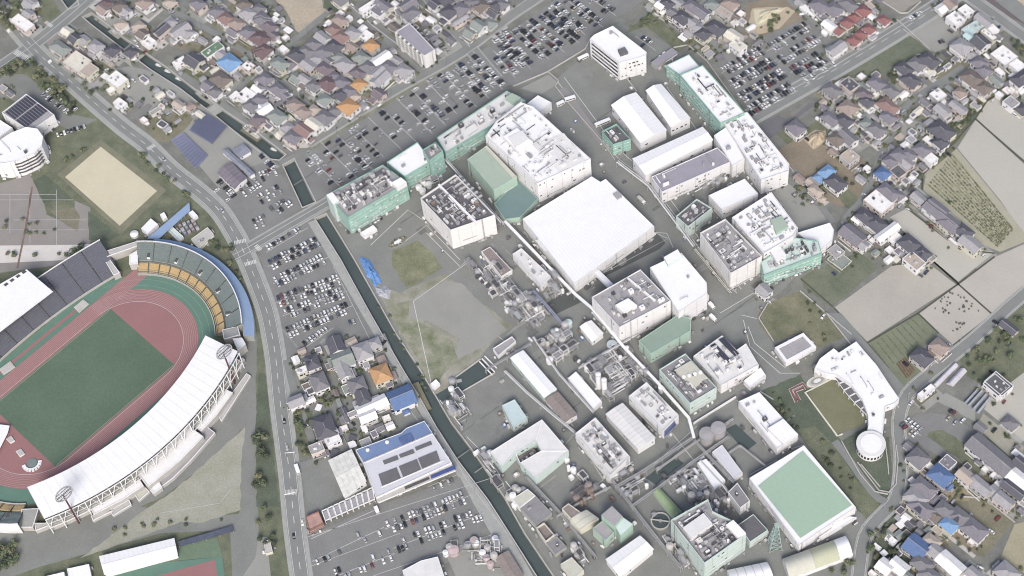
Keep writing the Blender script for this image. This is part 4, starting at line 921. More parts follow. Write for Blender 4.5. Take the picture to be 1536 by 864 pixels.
def ringpart(cx_, r0, r1, a0, a1, z0, z1, ztop0, ztop1, m, name, seg=24):
    mb = MB()
    for s_ in range(seg):
        t0, t1 = a0+(a1-a0)*s_/seg, a0+(a1-a0)*(s_+1)/seg
        P = lambda r, t, z: (*ST(cx_+r*cos(t), r*sin(t)), z)
        mb.face([P(r0, t0, ztop0), P(r1, t0, ztop1), P(r1, t1, ztop1), P(r0, t1, ztop0)], m)
        mb.face([P(r1, t0, z0), P(r1, t1, z0), P(r1, t1, ztop1), P(r1, t0, ztop1)], WHITE if m is not AISLE else CONC)
        mb.face([P(r0, t0, z0), P(r0, t0, ztop0), P(r0, t1, ztop0), P(r0, t1, z0)], CONC)
    for t in (a0, a1): mb.face([P(r0, t, z0), P(r1, t, z0), P(r1, t, ztop1), P(r0, t, ztop0)], CONC)
    return part(mb, name, stad)
def endstand(cx_, A0, A1, ny, ng):
    ringpart(cx_, 58.9, 66.6, A0, A1, 0, 0, 1.2, 4.6, AISLE, 'stand_base'); ringpart(cx_, 66.5, 79, A0, A1, 0, 0, 4.9, 11.6, AISLE, 'stand_base')
    g = radians(.45)
    for k in range(ny):
        a0, a1 = A0+(A1-A0)*k/ny, A0+(A1-A0)*(k+1)/ny; arcst(cx_, 59.8, 66, a0+g, a1-g, 1.2, 4.8, SEATY, 6, 'seat_block')
    for k in range(ng):
        a0, a1 = A0+(A1-A0)*k/ng, A0+(A1-A0)*(k+1)/ng; arcst(cx_, 67.4, 78.6, a0+g*.6, a1-g*.6, 5.2, 12, SEATG, 9, 'seat_block')
    ringpart(cx_, 78.8, 79.5, A0, A1, 0, 0, 13, 13, WHITE, 'rear_wall'); ringpart(cx_, 58.5, 59.1, A0, A1, 0, 0, 2.0, 2.0, PALEC, 'front_wall')
    for k in range(5):
        a = A0+(A1-A0)*(k+.6)/5; mb = MB()
        c_ = ST(cx_+70.5*cos(a), 70.5*sin(a)); mb.box(c_, SA+a, 4, 2.2, 5, 8.3, W_(), DSTEEL); mb.box(c_, SA+a, 2.6, 1.2, 8.3, 8.35, DSTEEL); part(mb, 'stair_mouth', stad)
endstand(42.2, radians(-41), radians(45), 12, 9)
endstand(-42.2, radians(-222), radians(-134), 12, 9)
ringpart(42.2, 79.6, 86.5, radians(-46), radians(38), 0, 0, 8.5, 5.5, BLUEC, 'outer_blue_roof')
P = gp('B1', '1090,340 1095,385 915,548 848,548', 5); mb = MB(); mb.prism([(p.x, p.y) for p in P], 4.4, 5, BLUEC)
wk = thing('covered_walkway', 'pale blue covered walkway leading from the stadium to the road', 'walkway', (P[0].x, P[0].y, 0)); part(mb, 'roof', wk)
mb = MB()
for k in range(9):
    for a, b in ((0, 3), (1, 2)):
        q = P[a].lerp(P[b], (k+.5)/9); q = q.lerp((P[0]+P[2])/2, .06); mb = MB(); mb.bar((q.x, q.y, 0), (q.x, q.y, 4.4), .15, STEEL); part(mb, 'post', wk)
# west stand and roof
vin = lambda u: 60-8.0*(u/76)**2
NB = 13; us = [-110+187*i/NB for i in range(NB+1)]
for i in range(NB):
    mb = MB(); u0, u1 = us[i]+.35, us[i+1]-.35; n = 12
    for k in range(n):
        z = 1.5+10.5*(k+1)/n; o0, o1 = 1+24*k/n+(1.2 if k > 5 else 0), 1+24*(k+1)/n+(1.2 if k > 4 else 0)
        f = lambda u, o: ST(u+o*.18*u/76, vin(u)+o*(1-.05*abs(u)/76))
        mb.face([(*f(u0, o0), z), (*f(u1, o0), z), (*f(u1, o1), z), (*f(u0, o1), z)], SEATB); mb.face([(*f(u0, o0), z-.9), (*f(u1, o0), z-.9), (*f(u1, o0), z), (*f(u0, o0), z)], SEATB)
    part(mb, 'seat_block', stad)
mb = MB(); n = 20
for i in range(n):
    u0, u1 = -110+187*i/n, -110+187*(i+1)/n; f = lambda u, o: ST(u+o*.18*u/76, vin(u)+o*(1-.05*abs(u)/76))
    mb.face([(*f(u0, 0), .8), (*f(u1, 0), .8), (*f(u1, 27), 11.5), (*f(u0, 27), 11.5)], AISLE)
    mb.face([(*f(u0, 0), 0), (*f(u1, 0), 0), (*f(u1, 0), 2.2), (*f(u0, 0), 2.2)], PALEC); mb.face([(*f(u0, 0), 2.2), (*f(u1, 0), 2.2), (*f(u1, .5), 2.2), (*f(u0, .5), 2.2)], PALEC)
    mb.face([(*f(u1, 27), 0), (*f(u0, 27), 0), (*f(u0, 27), 13), (*f(u1, 27), 13)], WHITE); mb.face([(*f(u0, 26.4), 13), (*f(u1, 26.4), 13), (*f(u1, 27), 13), (*f(u0, 27), 13)], WHITE)
part(mb, 'stand_base', stad)
P = [(p.x, p.y) for p in gp('', '-70,556 0,497 79,437 40,404 28,410 -70,466', 19)]; mb = MB(); mb.prism(P, 18.2, 19, W_()); part(mb, 'stand_roof', stad)
mb = MB()
for k in range(4):
    x, y = 5+k*9, 427-k*6.2; q = gp('', f'{x},{y} {x+5},{y-3.5} {x+8},{y-1} {x+3},{y+2.5}', 19.2); mb.prism([(p.x, p.y) for p in q], 19, 19.2, DSTEEL)
part(mb, 'roof_opening', stad)
mb = MB()
for k in range(8): 
    q = Vector(P[2]).lerp(Vector(P[1]), k/8*1.2); q2 = Vector(P[3]).lerp(Vector(P[5]), k/8*1.2); mb.bar((*q2, 0), (*q2, 18.3), .4, W_()); mb.bar((*q2, 17), (*q, 18.2), .25, W_())
part(mb, 'roof_frame', stad)
# south-east main stand: seats, long white roof, open steel frame
R1, R2 = 183.0, 205.0
rin = lambda u: -62.5+(R1-sqrt(R1*R1-u*u)); rout = lambda u: -88.6+(R2-sqrt(R2*R2-u*u))
N = 28; U = [-77.5+154*i/N for i in range(N+1)]
def pin(u): return ST(u, rin(u))
def pout(u): return ST(u*1.085, rout(u*1.085))
mb = MB()
for i in range(N):
    a, b = U[i], U[i+1]; zi, zo = 20.8, 19.6
    mb.face([(*pin(a), zi), (*pout(a), zo), (*pout(b), zo), (*pin(b), zi)], W_()); mb.face([(*pin(a), zi-.9), (*pin(b), zi-.9), (*pout(b), zo-.9), (*pout(a), zo-.9)], WHITE)
    mb.face([(*pin(a), zi-.9), (*pin(a), zi), (*pin(b), zi), (*pin(b), zi-.9)], W_()); mb.face([(*pout(b), zo-.9), (*pout(b), zo), (*pout(a), zo), (*pout(a), zo-.9)], W_())
for a in (U[0], U[-1]): mb.face([(*pin(a), 19.9), (*pout(a), 18.7), (*pout(a), 19.6), (*pin(a), 20.8)], W_())
part(mb, 'stand_roof', stad)
mb = MB()
for i in range(N+1): mb.bar((*pin(U[i]), 20.82), (*pout(U[i]), 19.62), .12, OWROOF)
part(mb, 'roof_seam', stad, 'stuff')
mb = MB()
for i in range(N):
    a, b = U[i], U[i+1]
    for k in range(8):
        z = 2+9*k/8; t0, t1 = .05+.6*k/8, .05+.6*(k+1)/8
        L = lambda u, t: Vector(pin(u)).lerp(Vector(pout(u)), t)
        mb.face([(*L(a, t0), z), (*L(a, t1), z), (*L(b, t1), z), (*L(b, t0), z)], SEATB); mb.face([(*L(a, t0), z-1.2), (*L(a, t0), z), (*L(b, t0), z), (*L(b, t0), z-1.2)], AISLE)
    mb.face([(*L(a, .05), 0), (*L(a, .05), 2), (*L(b, .05), 2), (*L(b, .05), 0)], PALEC)
    mb.face([(*L(b, .8), 0), (*L(b, .8), 17), (*L(a, .8), 17), (*L(a, .8), 0)], DSTEEL)
    mb.face([(*L(a, .65), 11), (*L(a, .8), 11), (*L(b, .8), 11), (*L(b, .65), 11)], CONC)
    mb.face([(*L(a, .8), 7.5), (*L(a, .98), 7.5), (*L(b, .98), 7.5), (*L(b, .8), 7.5)], CONC)
    mb.face([(*L(b, .98), 0), (*L(b, .98), 7.5), (*L(a, .98), 7.5), (*L(a, .98), 0)], PALEC)
part(mb, 'seating_tier', stad)
NC = 20
for i in range(NC+1):
    a = -77+153*i/NC; o = Vector(pout(a)); mb = MB()
    d = (Vector(pout(a))-Vector(pin(a))).normalized(); q = o+d*1.5
    mb.bar((*q, 0), (*q, 19.4), .42, W_()); mb.bar((*(o-d*6), 11), (*q, 19.2), .3, W_()); part(mb, 'roof_column', stad)
    if i < NC:
        a2 = -77+153*(i+1)/NC; o2 = Vector(pout(a2)); d2 = (o2-Vector(pin(a2))).normalized(); q2 = o2+d2*1.5; mb = MB()
        mid = (q+q2)/2; mb.bar((*q, 7.5), (*mid, 19), .28, W_()); mb.bar((*q2, 7.5), (*mid, 19), .28, W_()); mb.bar((*q, 7.6), (*q2, 7.6), .35, W_()); mb.bar((*q, 19), (*q2, 19), .35, W_()); mb.bar((*q, 13), (*q2, 13), .2, W_()); part(mb, 'roof_brace', stad)
def lowroof(name, s, z, m=None, t='D1'):
    P = [(p.x, p.y) for p in gp(t, s, z)]; mb = MB(); mb.prism(P, 0, z, PALEC, m or W_()); Q = inset(P, .5); rb = MB()
    for i in range(len(P)):
        j = (i+1) % len(P); p_, q_ = ccw(P), Q; rb.face([(*p_[i], z+.01), (*p_[j], z+.01), (*p_[j], z+.5), (*p_[i], z+.5)], WHITE); rb.face([(*p_[i], z+.5), (*p_[j], z+.5), (*q_[j], z+.5), (*q_[i], z+.5)], WHITE)
    part(mb, name, stad); part(rb, 'roof_rim', stad)
lowroof('concourse_roof', '790,272 960,130 1080,-5 1172,62 1040,200 852,352', 8); lowroof('concourse_roof', '520,472 660,390 798,298 828,345 700,430 540,512', 6)
lowroof('concourse_roof', '1110,800 1190,710 1290,588 1342,612 1250,740 1160,835', 6, None, 'C1')
lowroof('ticket_hut', '862,350 915,318 935,355 885,392', 4); lowroof('stair_block', '525,520 640,460 650,490 535,548', 2.5, PALEC); lowroof('stair_block', '632,488 745,425 758,455 650,520', 2, PALEC); lowroof('stair_block', '770,390 830,345 862,380 800,435', 2, BEIGER)
lowroof('stair_block', '880,390 1000,300 1100,200 1240,40 1180,-5 1100,90 960,240 850,350', 3, GROOF)
lowroof('stair_block', '1250,730 1420,500 1445,515 1275,780', 2, PALEC, 'C1'); lowroof('stair_block', '1370,470 1395,410 1410,420 1385,478', 4, W_(), 'C1')
lowroof('corner_block', '1280,250 1370,230 1385,280 1290,305', 8, CONC, 'C1'); lowroof('corner_block', '1340,300 1395,295 1415,330 1370,370', 9, W_(), 'C1')
lowroof('corner_block', '110,585 125,480 225,475 190,585', 5, CONC); lowroof('corner_block', '205,605 480,500 490,480 260,560 200,560', 4, PALEC)
lowroof('gate_block', '600,625 790,565 800,590 615,655', 7, PALEC, 'B1'); lowroof('gate_block', '745,645 795,615 795,695 745,698', 7, W_(), 'B1'); lowroof('gate_block', '575,630 600,625 690,745 655,762', 6, PALEC, 'B1')
def floodlight(label, t, s):
    p = gp(t, s, 20)[0]; root = thing('floodlight_mast', label, 'floodlight', (p.x, p.y, 0)); H = 39
    mb = MB(); mb.bar((p.x, p.y, 0), (p.x, p.y, H), .55, REDP, 8); part(mb, 'pole', root)
    # oval lamp head leaning towards the pitch
    n = 18; ca, sa = cos(SA), sin(SA); c = Vector((p.x-0.8*-sa, p.y+.8*ca, H+1.0))
    e1 = Vector((ca, sa, 0)); e2 = (Vector((-sa, ca, 0))*.75+Vector((0, 0, .66))).normalized(); nn = e1.cross(e2)
    ringp = [c+e1*6.2*cos(2*pi*i/n)+e2*3.4*sin(2*pi*i/n) for i in range(n)]; mb = MB()
    for i in range(n): mb.bar(ringp[i], ringp[(i+1) % n], .5, STEEL)
    for k in (-.5, 0, .5): 
        w_ = sqrt(1-k*k*.9); mb.bar(c+e1*-6*w_+e2*3.4*k, c+e1*6*w_+e2*3.4*k, .28, DSTEEL)
    part(mb, 'head_frame', root)
    lm = MB()
    for r_ in (-.55, -.2, .2, .55):
        for k in range(-4, 5):
            x = k*1.25
            if (x/6)**2+r_*r_ > .95: continue
            q = c+e1*x+e2*3.4*r_+nn*.2
            lm.bar(q-nn*.35, q+nn*.35, .42, mat('lamp_glass', (150,150,155), .3), 6)
    part(lm, 'lamp', root, 'stuff')
floodlight('floodlight mast with oval head at the lower left end of the stadium roof', 'D1', '410,480'); floodlight('floodlight mast with oval head at the upper right end of the stadium roof', 'C1', '1320,470')
# things on the track
def pad(name, label, cat, t, s, h, m, group=None):
    P = [(p.x, p.y) for p in gp(t, s, h+.3)]; c = cen(P); root = thing(name, label, cat, (c[0], c[1], 0), group); mb = MB(); mb.prism(P, .25, h+.3, m)
    Q = inset(P, .35); part(mb, 'mat', root); q = MB(); q.prism(Q, h+.3, h+.5, PALEC); part(q, 'cover', root)
PADM = mat('landing_mat', (206,204,196), .8)
pad('landing_pit', 'pale landing pit at the upper end of the jump runway', 'landing pit', 'C1', '425,118 480,72 512,98 455,150', .6, PADM); pad('landing_pit', 'pale landing pit at the left frame end of the jump runway', 'landing pit', 'C1', '-5,475 60,428 88,462 20,508', .6, PADM)
pad('landing_mat', 'small white frame on the red track nearest the left edge', 'mat', 'D1', '35,75 65,55 85,85 60,100', .8, W_()); pad('landing_mat', 'small white frame on the red track between the other frame and the horseshoe mat', 'mat', 'D1', '90,145 120,130 142,160 115,178', .8, W_())
p = gp('D1', '185,215')[0]; root = thing('high_jump_mat', 'white horseshoe-shaped kit on the red track bend', 'mat', (p.x, p.y, 0)); mb = MB()
for i in range(9):
    a = radians(200+ i*20)+SA*0; mb.box((p.x+5.5*cos(a), p.y+5.5*sin(a)), a, 2.4, 1.6, .25, 1.3, W_())
part(mb, 'barrier', root); mb = MB(); mb.cyl((p.x, p.y), 3.6, .25, .7, SEATG, 16); part(mb, 'mat', root)
P = gp('C1', '-30,790 55,800 45,840 -30,990', 3); c = cen(P); root = thing('white_canopy', 'white canopy cut by the left picture edge on the red track', 'canopy', (c[0], c[1], 0)); mb = MB(); mb.prism([(q.x, q.y) for q in P], 2.6, 3, W_()); part(mb, 'roof', root); mb = MB()
for q in P: mb.bar((q.x*.98+c[0]*.02, q.y*.98+c[1]*.02, 0), (q.x*.98+c[0]*.02, q.y*.98+c[1]*.02, 2.6), .15, STEEL)
part(mb, 'post', root)
# second track at the bottom edge, its buildings
Z('stadium_apron', APRON, 7, 'D1', '600,864 900,790 1280,755 1300,900 600,900'); Z('running_track', TRACK, 8, 'D1', '900,866 1238,770 1258,900 820,930')
Z('play_court', mat('green_court', (112,136,110), .9, .08), 6, 'D1', '1030,690 1250,640 1285,755 1020,775')
mb = MB()
for k in range(7): strip(mb, [Vector(q[:2]) for q in gp('D1', f'{930+k*20},{866+k*6} {1232+k*3},{775+k*16}')], .25, LANE, .27)
for s_ in ('1045,735 1085,725 1095,765 1055,772 1045,735', '1130,690 1175,680 1185,745 1140,752 1130,690', '1225,705 1262,700 1270,740 1235,745 1225,705'): strip(mb, [Vector(q[:2]) for q in gp('D1', s_)], .3, FIELDL, .2)
mb.build('court_lines')['kind'] = 'structure'
gable('grandstand_roof', 'long white stand roof beside the small second track at the bottom', 'stand', 'D1', '570,750 1004,645 1024,740 600,856', 6, .6, WHITE, WROOF, frac=0)
block('store_building', 'white flat hut left of the long white stand roof at the bottom edge', 'hut', 'D1', '385,822 512,795 530,880 400,900', 4, WHITE, WROOF, .3, 0, 1, .1)
block('store_building', 'white flat hut cut by the bottom edge left of the other hut', 'hut', 'D1', '240,870 370,840 375,900 260,920', 4, WHITE, WROOF, .3, 0, 1, .1)
b_ = corridor('covered_walkway', 'long thin dark-roofed walkway running right from the white stand roof', 'D1', '1030,680 1340,590', 3, 4, .4, mat('navy_roof', (92,98,120), .6), 'walkway', 8)
# cultural halls, park buildings
b, P, Q, zr = block('community_hall', 'white hall with a dark gridded solar roof beside the round white hall', 'hall', 'A1', '10,648 150,540 312,660 175,755', 13, WHITE, GROOF, .6, 0, 3, .4)
for i in range(9):
    for j in range(2):
        x0, y0 = 30+i*14.5+j*62, 645-i*11+j*48; addflat(b, 'solar_panel', 'A1', f'{x0},{y0} {x0+11},{y0-9} {x0+66},{y0+34} {x0+55},{y0+43}', 12.8, SOLARD)
b, P, Q, zr = block('round_hall', 'round white hall with curved louvred front at the left edge', 'hall', 'B1', '-60,20 60,-60 150,-95 215,-85 248,-40 240,12 195,58 112,98 30,114 -30,112', 18, WHITE, WROOF, .8, .08, 3, .2)
for k in range(4):
    mb = MB(); q = gp('B1', '78,106 112,98 155,78 195,58 226,26', 18)
    for i in range(4): a_, b_ = q[i]+Vector((.25, -.35, -3.2-3.4*k)), q[i+1]+Vector((.25, -.35, -3.2-3.4*k)); mb.bar(a_, b_, .55, DSTEEL)
    part(mb, 'louvre', b)
block('office_building', 'small white flat building between the round hall and the left edge', 'building', 'A1', '-60,720 0,690 70,735 -20,800', 9, WHITE, WROOF, .5, .1, 2, .3)
block('changing_room', 'white flat-roofed pavilion at the lower corner of the sand ground', 'pavilion', 'B1', '812,490 868,432 910,465 848,522', 4.5, WHITE, WROOF, .3, .15, 1, .3)
block('hut', 'small pale hut right of the sand ground corner', 'hut', 'B1', '920,410 945,395 962,425 938,440', 3, WHITE, WROOF, .2, 0, 1, .2); block('hut', 'white frame-roofed hut below the blue walkway', 'hut', 'B1', '960,490 985,472 1055,535 1028,558', 3.5, WHITE, PTEAL, .9, 0, 1, .2)
block('hut', 'white flat hut at the road end of the blue walkway', 'hut', 'B1', '1085,400 1110,385 1138,415 1112,432', 3.5, WHITE, WROOF, .3, 0, 1, .2); block('pavilion', 'pale pavilion with gridded roof right of the blue walkway', 'pavilion', 'B1', '1100,550 1195,482 1230,520 1145,605', 4, CREAM, PALEC, .4, .6, 1, .2)
p = gp('B1', '773,522', 2)[0]; root = thing('dome_hut', 'small round white dome beside the stadium rim', 'hut', (p.x, p.y, 0)); mb = MB(); mb.cyl((p.x, p.y), 3, 0, 2.2, WHITE, 14, W_(), 1.4); part(mb, 'shell', root); mb = MB(); mb.cyl((p.x, p.y), 3.2, 1.9, 2.2, PALEC, 14); part(mb, 'rim', root)
r8 = random.Random(8)
for i in range(4):
    for j in range(3):
        x, y = 1025+i*24+j*14, 470-i*6+j*22-i*4; P = [(q.x, q.y) for q in gp('B1', f'{x},{y} {x+15},{y-10} {x+22},{y+2} {x+7},{y+12}', 2.2)]; c = cen(P); m = [mat('mauve_box', (150,130,146), .7), LAVR, mat('blue_box', (126,136,172), .7), PINK][(i+j) % 4]
        root = thing('container', ('mauve', 'lavender', 'blue-grey', 'pinkish')[(i+j) % 4]+' container in the small block of containers beside the blue walkway', 'container', (c[0], c[1], 0), 'containers beside the blue walkway'); mb = MB(); mb.prism(P, .1, 2.2, m); part(mb, 'box', root); mb = MB(); mb.prism(inset(P, .3), 2.2, 2.35, STEEL); part(mb, 'lid', root)
# solar farm beside the canal
def solar(label, t, a, b, c, d, rows, z=1.4, m=None):
    A, B, C_, D = [gp(t, q, z)[0] for q in (a, b, c, d)]; root = thing('solar_array', label, 'solar panels', (A.x, A.y, 0))
    for k in range(rows):
        f0, f1 = (k+.1)/rows, (k+.62)/rows; p = [A.lerp(D, f0), B.lerp(C_, f0), B.lerp(C_, f1), A.lerp(D, f1)]; mb = MB()
        up_ = [Vector((0, 0, .9)), Vector((0, 0, .9)), Vector((0, 0, -.3)), Vector((0, 0, -.3))]; q = [x+y for x, y in zip(p, up_)]
        mb.face(q, m or SOLAR); mb.face([x-Vector((0, 0, .1)) for x in reversed(q)], STEEL)
        for x in q: mb.bar((x.x, x.y, 0), x, .08, STEEL)
        part(mb, 'panel_row', root)
solar('upper solar farm panel field beside the canal foot bridge', 'e', '800,520', '1080,690', '900,900', '640,740', 12)
solar('lower solar farm panel field beside the main road', 'B1', '985,-20', '1060,-60', '1200,75', '1130,152', 12)
gable('solar_roof_shed', 'grey ribbed long roof nearest the canal at the solar farm', 'shed', 'B1', '1275,45 1310,30 1472,175 1440,192', 4, .6, WHITE, mat('ribbed_grey', (142,146,164), .6)); gable('solar_roof_shed', 'grey ribbed roof wing standing off the long ribbed roof', 'shed', 'B1', '1335,40 1400,0 1448,45 1380,85', 4, .6, WHITE, MATS['ribbed_grey'])
gable('shop', 'white-walled shop with mauve-brown roof beside the main road car park', 'shop', 'B1', '1250,170 1330,105 1425,200 1352,265', 5, 1.2, WHITE, mat('mauve_roof', (132,122,136), .8))
# roadside store complex
b, P, Q, zr = block('supermarket', 'large store with lilac-white roof carrying dark skylight panels above the lower car park', 'store', 'D2', '632,212 1032,42 1142,210 708,412', 8, WHITE, LAVR, .5, 0, 1, 0)
for s_ in ('745,200 828,168 838,192 755,222', '838,165 920,132 930,155 848,184', '930,122 1022,86 1030,106 938,142'): addflat(b, 'skylight', 'D2', s_, 8.0, DROOF)
for s_ in ('720,278 825,238 850,300 742,345', '838,232 942,190 966,250 862,293', '948,186 1055,142 1076,200 972,245'): addflat(b, 'skylight', 'D2', s_, 8.0, DROOF)
addbox(b, 'front_canopy', 'D2', '706,412 1140,212 1165,255 720,440', 6, 4.5, W_(), PALEC); addbox(b, 'blue_fascia', 'D2', '1020,285 1160,225 1165,245 1025,302', 6.6, 4.4, mat('navy_blue_sign', (70,90,160), .5)); addbox(b, 'sign_board', 'D2', '870,350 1010,292 1015,305 875,365', 6.4, 4.4, DSTEEL)
addflat(b, 'roof_rail', 'D2', '735,350 738,357 1100,203 1097,196', 8.2, W_())
b, P, Q, zr = block('warehouse', 'blue-roofed rear hall joined to the large store', 'warehouse', 'D2', '588,137 850,40 880,12 985,-30 1032,40 632,210', 7, WHITE, BLUER, .3, 0, 1, 0)
for s_ in ('658,137', '770,92'):
    p = gp('D2', s_, 7.2)[0]; mb = MB(); mb.cyl((p.x, p.y), 1.3, 6.7, 7.6, W_(), 10, None, .6); part(mb, 'roof_vent', b)
addbox(b, 'roof_well', 'D2', '835,70 905,40 925,78 858,108', 7.6, 6.7, mat('mid_blue_roof', (90,112,168), .6))
gable('warehouse', 'cream-white gabled hall left of the large store', 'warehouse', 'D2', '430,198 566,132 652,318 522,412', 6.5, .8, WHITE, mat('cream_white_roof', (226,224,218), .75), ridge_long=False)
root = thing('open_canopy', 'row of white open canopy frames between the cream-white hall and the street', 'canopy', gp('D2', '390,480')[0])
A, B, C_, D = [gp('D2', q, 4)[0] for q in ('395,490', '690,352', '702,420', '415,545')]
for k in range(9):
    mb = MB(); p, q, r_, s_ = A.lerp(B, k/9), A.lerp(B, (k+.88)/9), D.lerp(C_, (k+.88)/9), D.lerp(C_, k/9)
    for x, y in ((p, q), (q, r_), (r_, s_), (s_, p)): mb.bar(x, y, .4, W_())
    for x in (p, q, r_, s_): mb.bar((x.x, x.y, 0), x, .2, W_())
    g_ = [x.lerp((p+r_)/2, .2)-Vector((0, 0, .3)) for x in (p, q, r_, s_)]; mb.face(g_, GROOF); part(mb, 'canopy_frame', root)
block('shop', 'small shop with red front boards at the street end of the canopy frames', 'shop', 'D2', '300,522 375,490 405,560 322,602', 5, mat('red_brown_wall', (160,110,100), .7), mat('pink_red_roof', (196,150,138), .7), .8, .3, 1, .2)
block('vault_store', 'white roofed hall at the bottom edge beside the pink tanks', 'warehouse', 'D2', '858,832 965,775 1062,752 1112,900 900,930', 6, WHITE, OWROOF, .2, 0, 1, 0)
gable('barn', 'long grey shed between the tank farm and the canal at the bottom', 'shed', 'D2', '1390,760 1470,715 1560,860 1480,910', 4, .8, CONC, BRROOF, frac=0)
# apartment block at the top, crescent building at the right
b, P, Q, zr = block('apartment_block', 'lilac-roofed apartment block with white end wall at the upper car park road', 'apartment block', 'A2', '820,182 900,132 1045,285 985,322', 15, PWHITE, LROOF, .5, 0, 5, 0)
Pc = ccw(P); a = Vector(min(Pc, key=lambda p: p[0])); bq = Vector(min(Pc, key=lambda p: p[1])); d = (bq-a).normalized(); o = Vector((d.y, -d.x)); o = o if o.x < 0 or o.y < 0 else -o
for k in range(5):
    mb = MB(); z = 1.4+k*2.9; L = (bq-a).length
    q0, q1 = a+d*1, bq-d*3; e = o*1.6
    mb.face([(*q0, z), (*q1, z), (*(q1+e), z), (*(q0+e), z)], CONC); mb.face([(*(q0+e), z), (*(q1+e), z), (*(q1+e), z+1.1), (*(q0+e), z+1.1)], W_())
    n = int(L/5)
    for i in range(n+1): x = q0+(q1-q0)*i/n; mb.face([(*x, z), (*(x+e), z), (*(x+e), z+2.8), (*x, z+2.8)], W_())
    part(mb, 'balcony', b)
    w_ = MB()
    for i in range(n): x = q0+(q1-q0)*(i+.2)/n+o*.05; y = q0+(q1-q0)*(i+.8)/n+o*.05; w_.face([(*x, z+.2), (*y, z+.2), (*y, z+2.2), (*x, z+2.2)], GLASS)
    part(w_, 'window', b, 'stuff')
b, P, Q, zr = block('training_centre', 'white crescent-shaped building curving round the sunken lawn', 'building', 'C4', '440,355 470,380 570,315 620,375 690,455 755,555 818,645 790,672 738,692 728,790 722,850 628,850 640,800 638,740 605,650 540,565 455,508 400,500 330,468 360,415', 7, WHITE, WROOF, .5, .18, 2, .2, hi=1.8, mats=[W_(), OWROOF, STEEL])
p = gp('D4', '655,100', 8)[0]; ro = thing('round_tower', 'round white drum building at the tail of the crescent building', 'building', (p.x, p.y, 0)); mb = MB(); mb.cyl((p.x, p.y), 9, 0, 7.4, WHITE, 32); part(mb, 'wall', ro); mb = MB(); mb.cyl((p.x, p.y), 9.4, 7.4, 8.1, W_(), 32, OWROOF); mb.cyl((p.x, p.y), 6.8, 8.1, 8.5, W_(), 32); part(mb, 'roof', ro)
for i in range(26):
    a = 2*pi*i/26; mb = MB(); q = Vector((p.x+9.08*cos(a), p.y+9.08*sin(a))); tn = Vector((-sin(a), cos(a)))*.7
    mb.face([(*(q-tn), 2), (*(q+tn), 2), (*(q+tn), 4.8), (*(q-tn), 4.8)], GLASS); part(mb, 'window', ro)
root = thing('pergola', 'curved dark-panelled pergola along the inner side of the crescent building', 'pergola', gp('C4', '450,530')[0])
in_ = gp('C4', '445,520 500,600 560,670 635,745', 4); ou = gp('C4', '480,515 545,575 600,650 640,735', 4)
for i in range(3):
    for k in range(2):
        a, b2 = in_[i].lerp(in_[i+1], k/2), in_[i].lerp(in_[i+1], (k+.9)/2); c_, d_ = ou[i].lerp(ou[i+1], (k+.9)/2), ou[i].lerp(ou[i+1], k/2); mb = MB()
        mb.face([a, b2, c_, d_], DROOF)
        for x, y in ((a, b2), (b2, c_), (c_, d_), (d_, a)): mb.bar(x, y, .25, W_())
        for x in (a, b2): mb.bar((x.x, x.y, 0), x, .15, W_())
        part(mb, 'roof_panel', root)
root = thing('curb_wall', 'pale kerb wall round the sunken lawn', 'wall', gp('C4', '270,620')[0]); mb = MB(); pl = [Vector(q[:2]) for q in gp('C4', '445,525 275,612 460,862 490,850')]; L, R = polyline(pl, 1.0)
for i in range(3): mb.prism([L[i], R[i], R[i+1], L[i+1]], 0, .9, CREAM)
part(mb, 'kerb', root)
RED = mat('red_paving', (138,88,84), .85, .1, .5)
root = thing('red_terrace', 'red-edged U-shaped garden walk beside the oval plaza', 'walk', gp('C4', '250,560')[0])
for s_ in ('225,665 190,595 262,560 285,590', '240,655 215,605 262,585'):
    pl = [Vector(q[:2]) for q in gp('C4', s_)]
    for wd, z, m in ((2.6, .5, PALEC), (1.7, .56, RED)):
        mb = MB(); L, R = polyline(pl, wd)
        for i in range(len(pl)-1): mb.prism([L[i], R[i], R[i+1], L[i+1]], 0, z, m)
        part(mb, 'walk', root)
p = gp('C4', '345,545')[0]; root = thing('oval_plaza', 'oval pale plaza with ring benches at the crescent building entrance', 'plaza', p); mb = MB(); n = 24
e1 = (gp('C4', '405,520')[0]-p); e2 = Vector((-e1.y, e1.x, 0))*.5
for rr, z, m in ((1, .5, CREAM), (.82, .6, PALEC), (.6, .75, GRAVEL), (.35, .95, OWROOF)): mb.prism([((p+e1*rr*cos(2*pi*i/n)+e2*rr*sin(2*pi*i/n)).x, (p+e1*rr*cos(2*pi*i/n)+e2*rr*sin(2*pi*i/n)).y) for i in range(n)], 0, z, m)
part(mb, 'tier', root)
# ------------------------------------------------------------------ houses
RC = {'g': ('grey', (132,129,136)), 'd': ('dark grey', (100,99,110)), 'l': ('pale grey', (168,165,170)), 'p': ('purplish grey', (134,129,140)), 'r': ('red', (154,122,118)), 'R': ('bright red', (160,104,104)), 'm': ('maroon', (124,100,104)), 'u': ('mauve', (128,115,124)),
 'n': ('pinkish brown', (166,146,138)), 'b': ('brown', (130,118,112)), 'o': ('orange', (204,152,102)), 'w': ('white', (244,240,240)), 'B': ('blue', (94,124,178)), 'S': ('sky blue', (120,164,214)), 'e': ('greenish grey', (146,154,150)), 'G': ('green', (108,142,110)), 'k': ('charcoal', (106,106,112)), 't': ('tan', (190,174,160)), 'c': ('cream', (222,216,200)), 'a': ('aqua', (186,214,214))}
RM = {k: mat('tile_'+v[0].replace(' ', '_'), v[1], .8, .10, .4, .14, 1.8) for k, v in RC.items()}
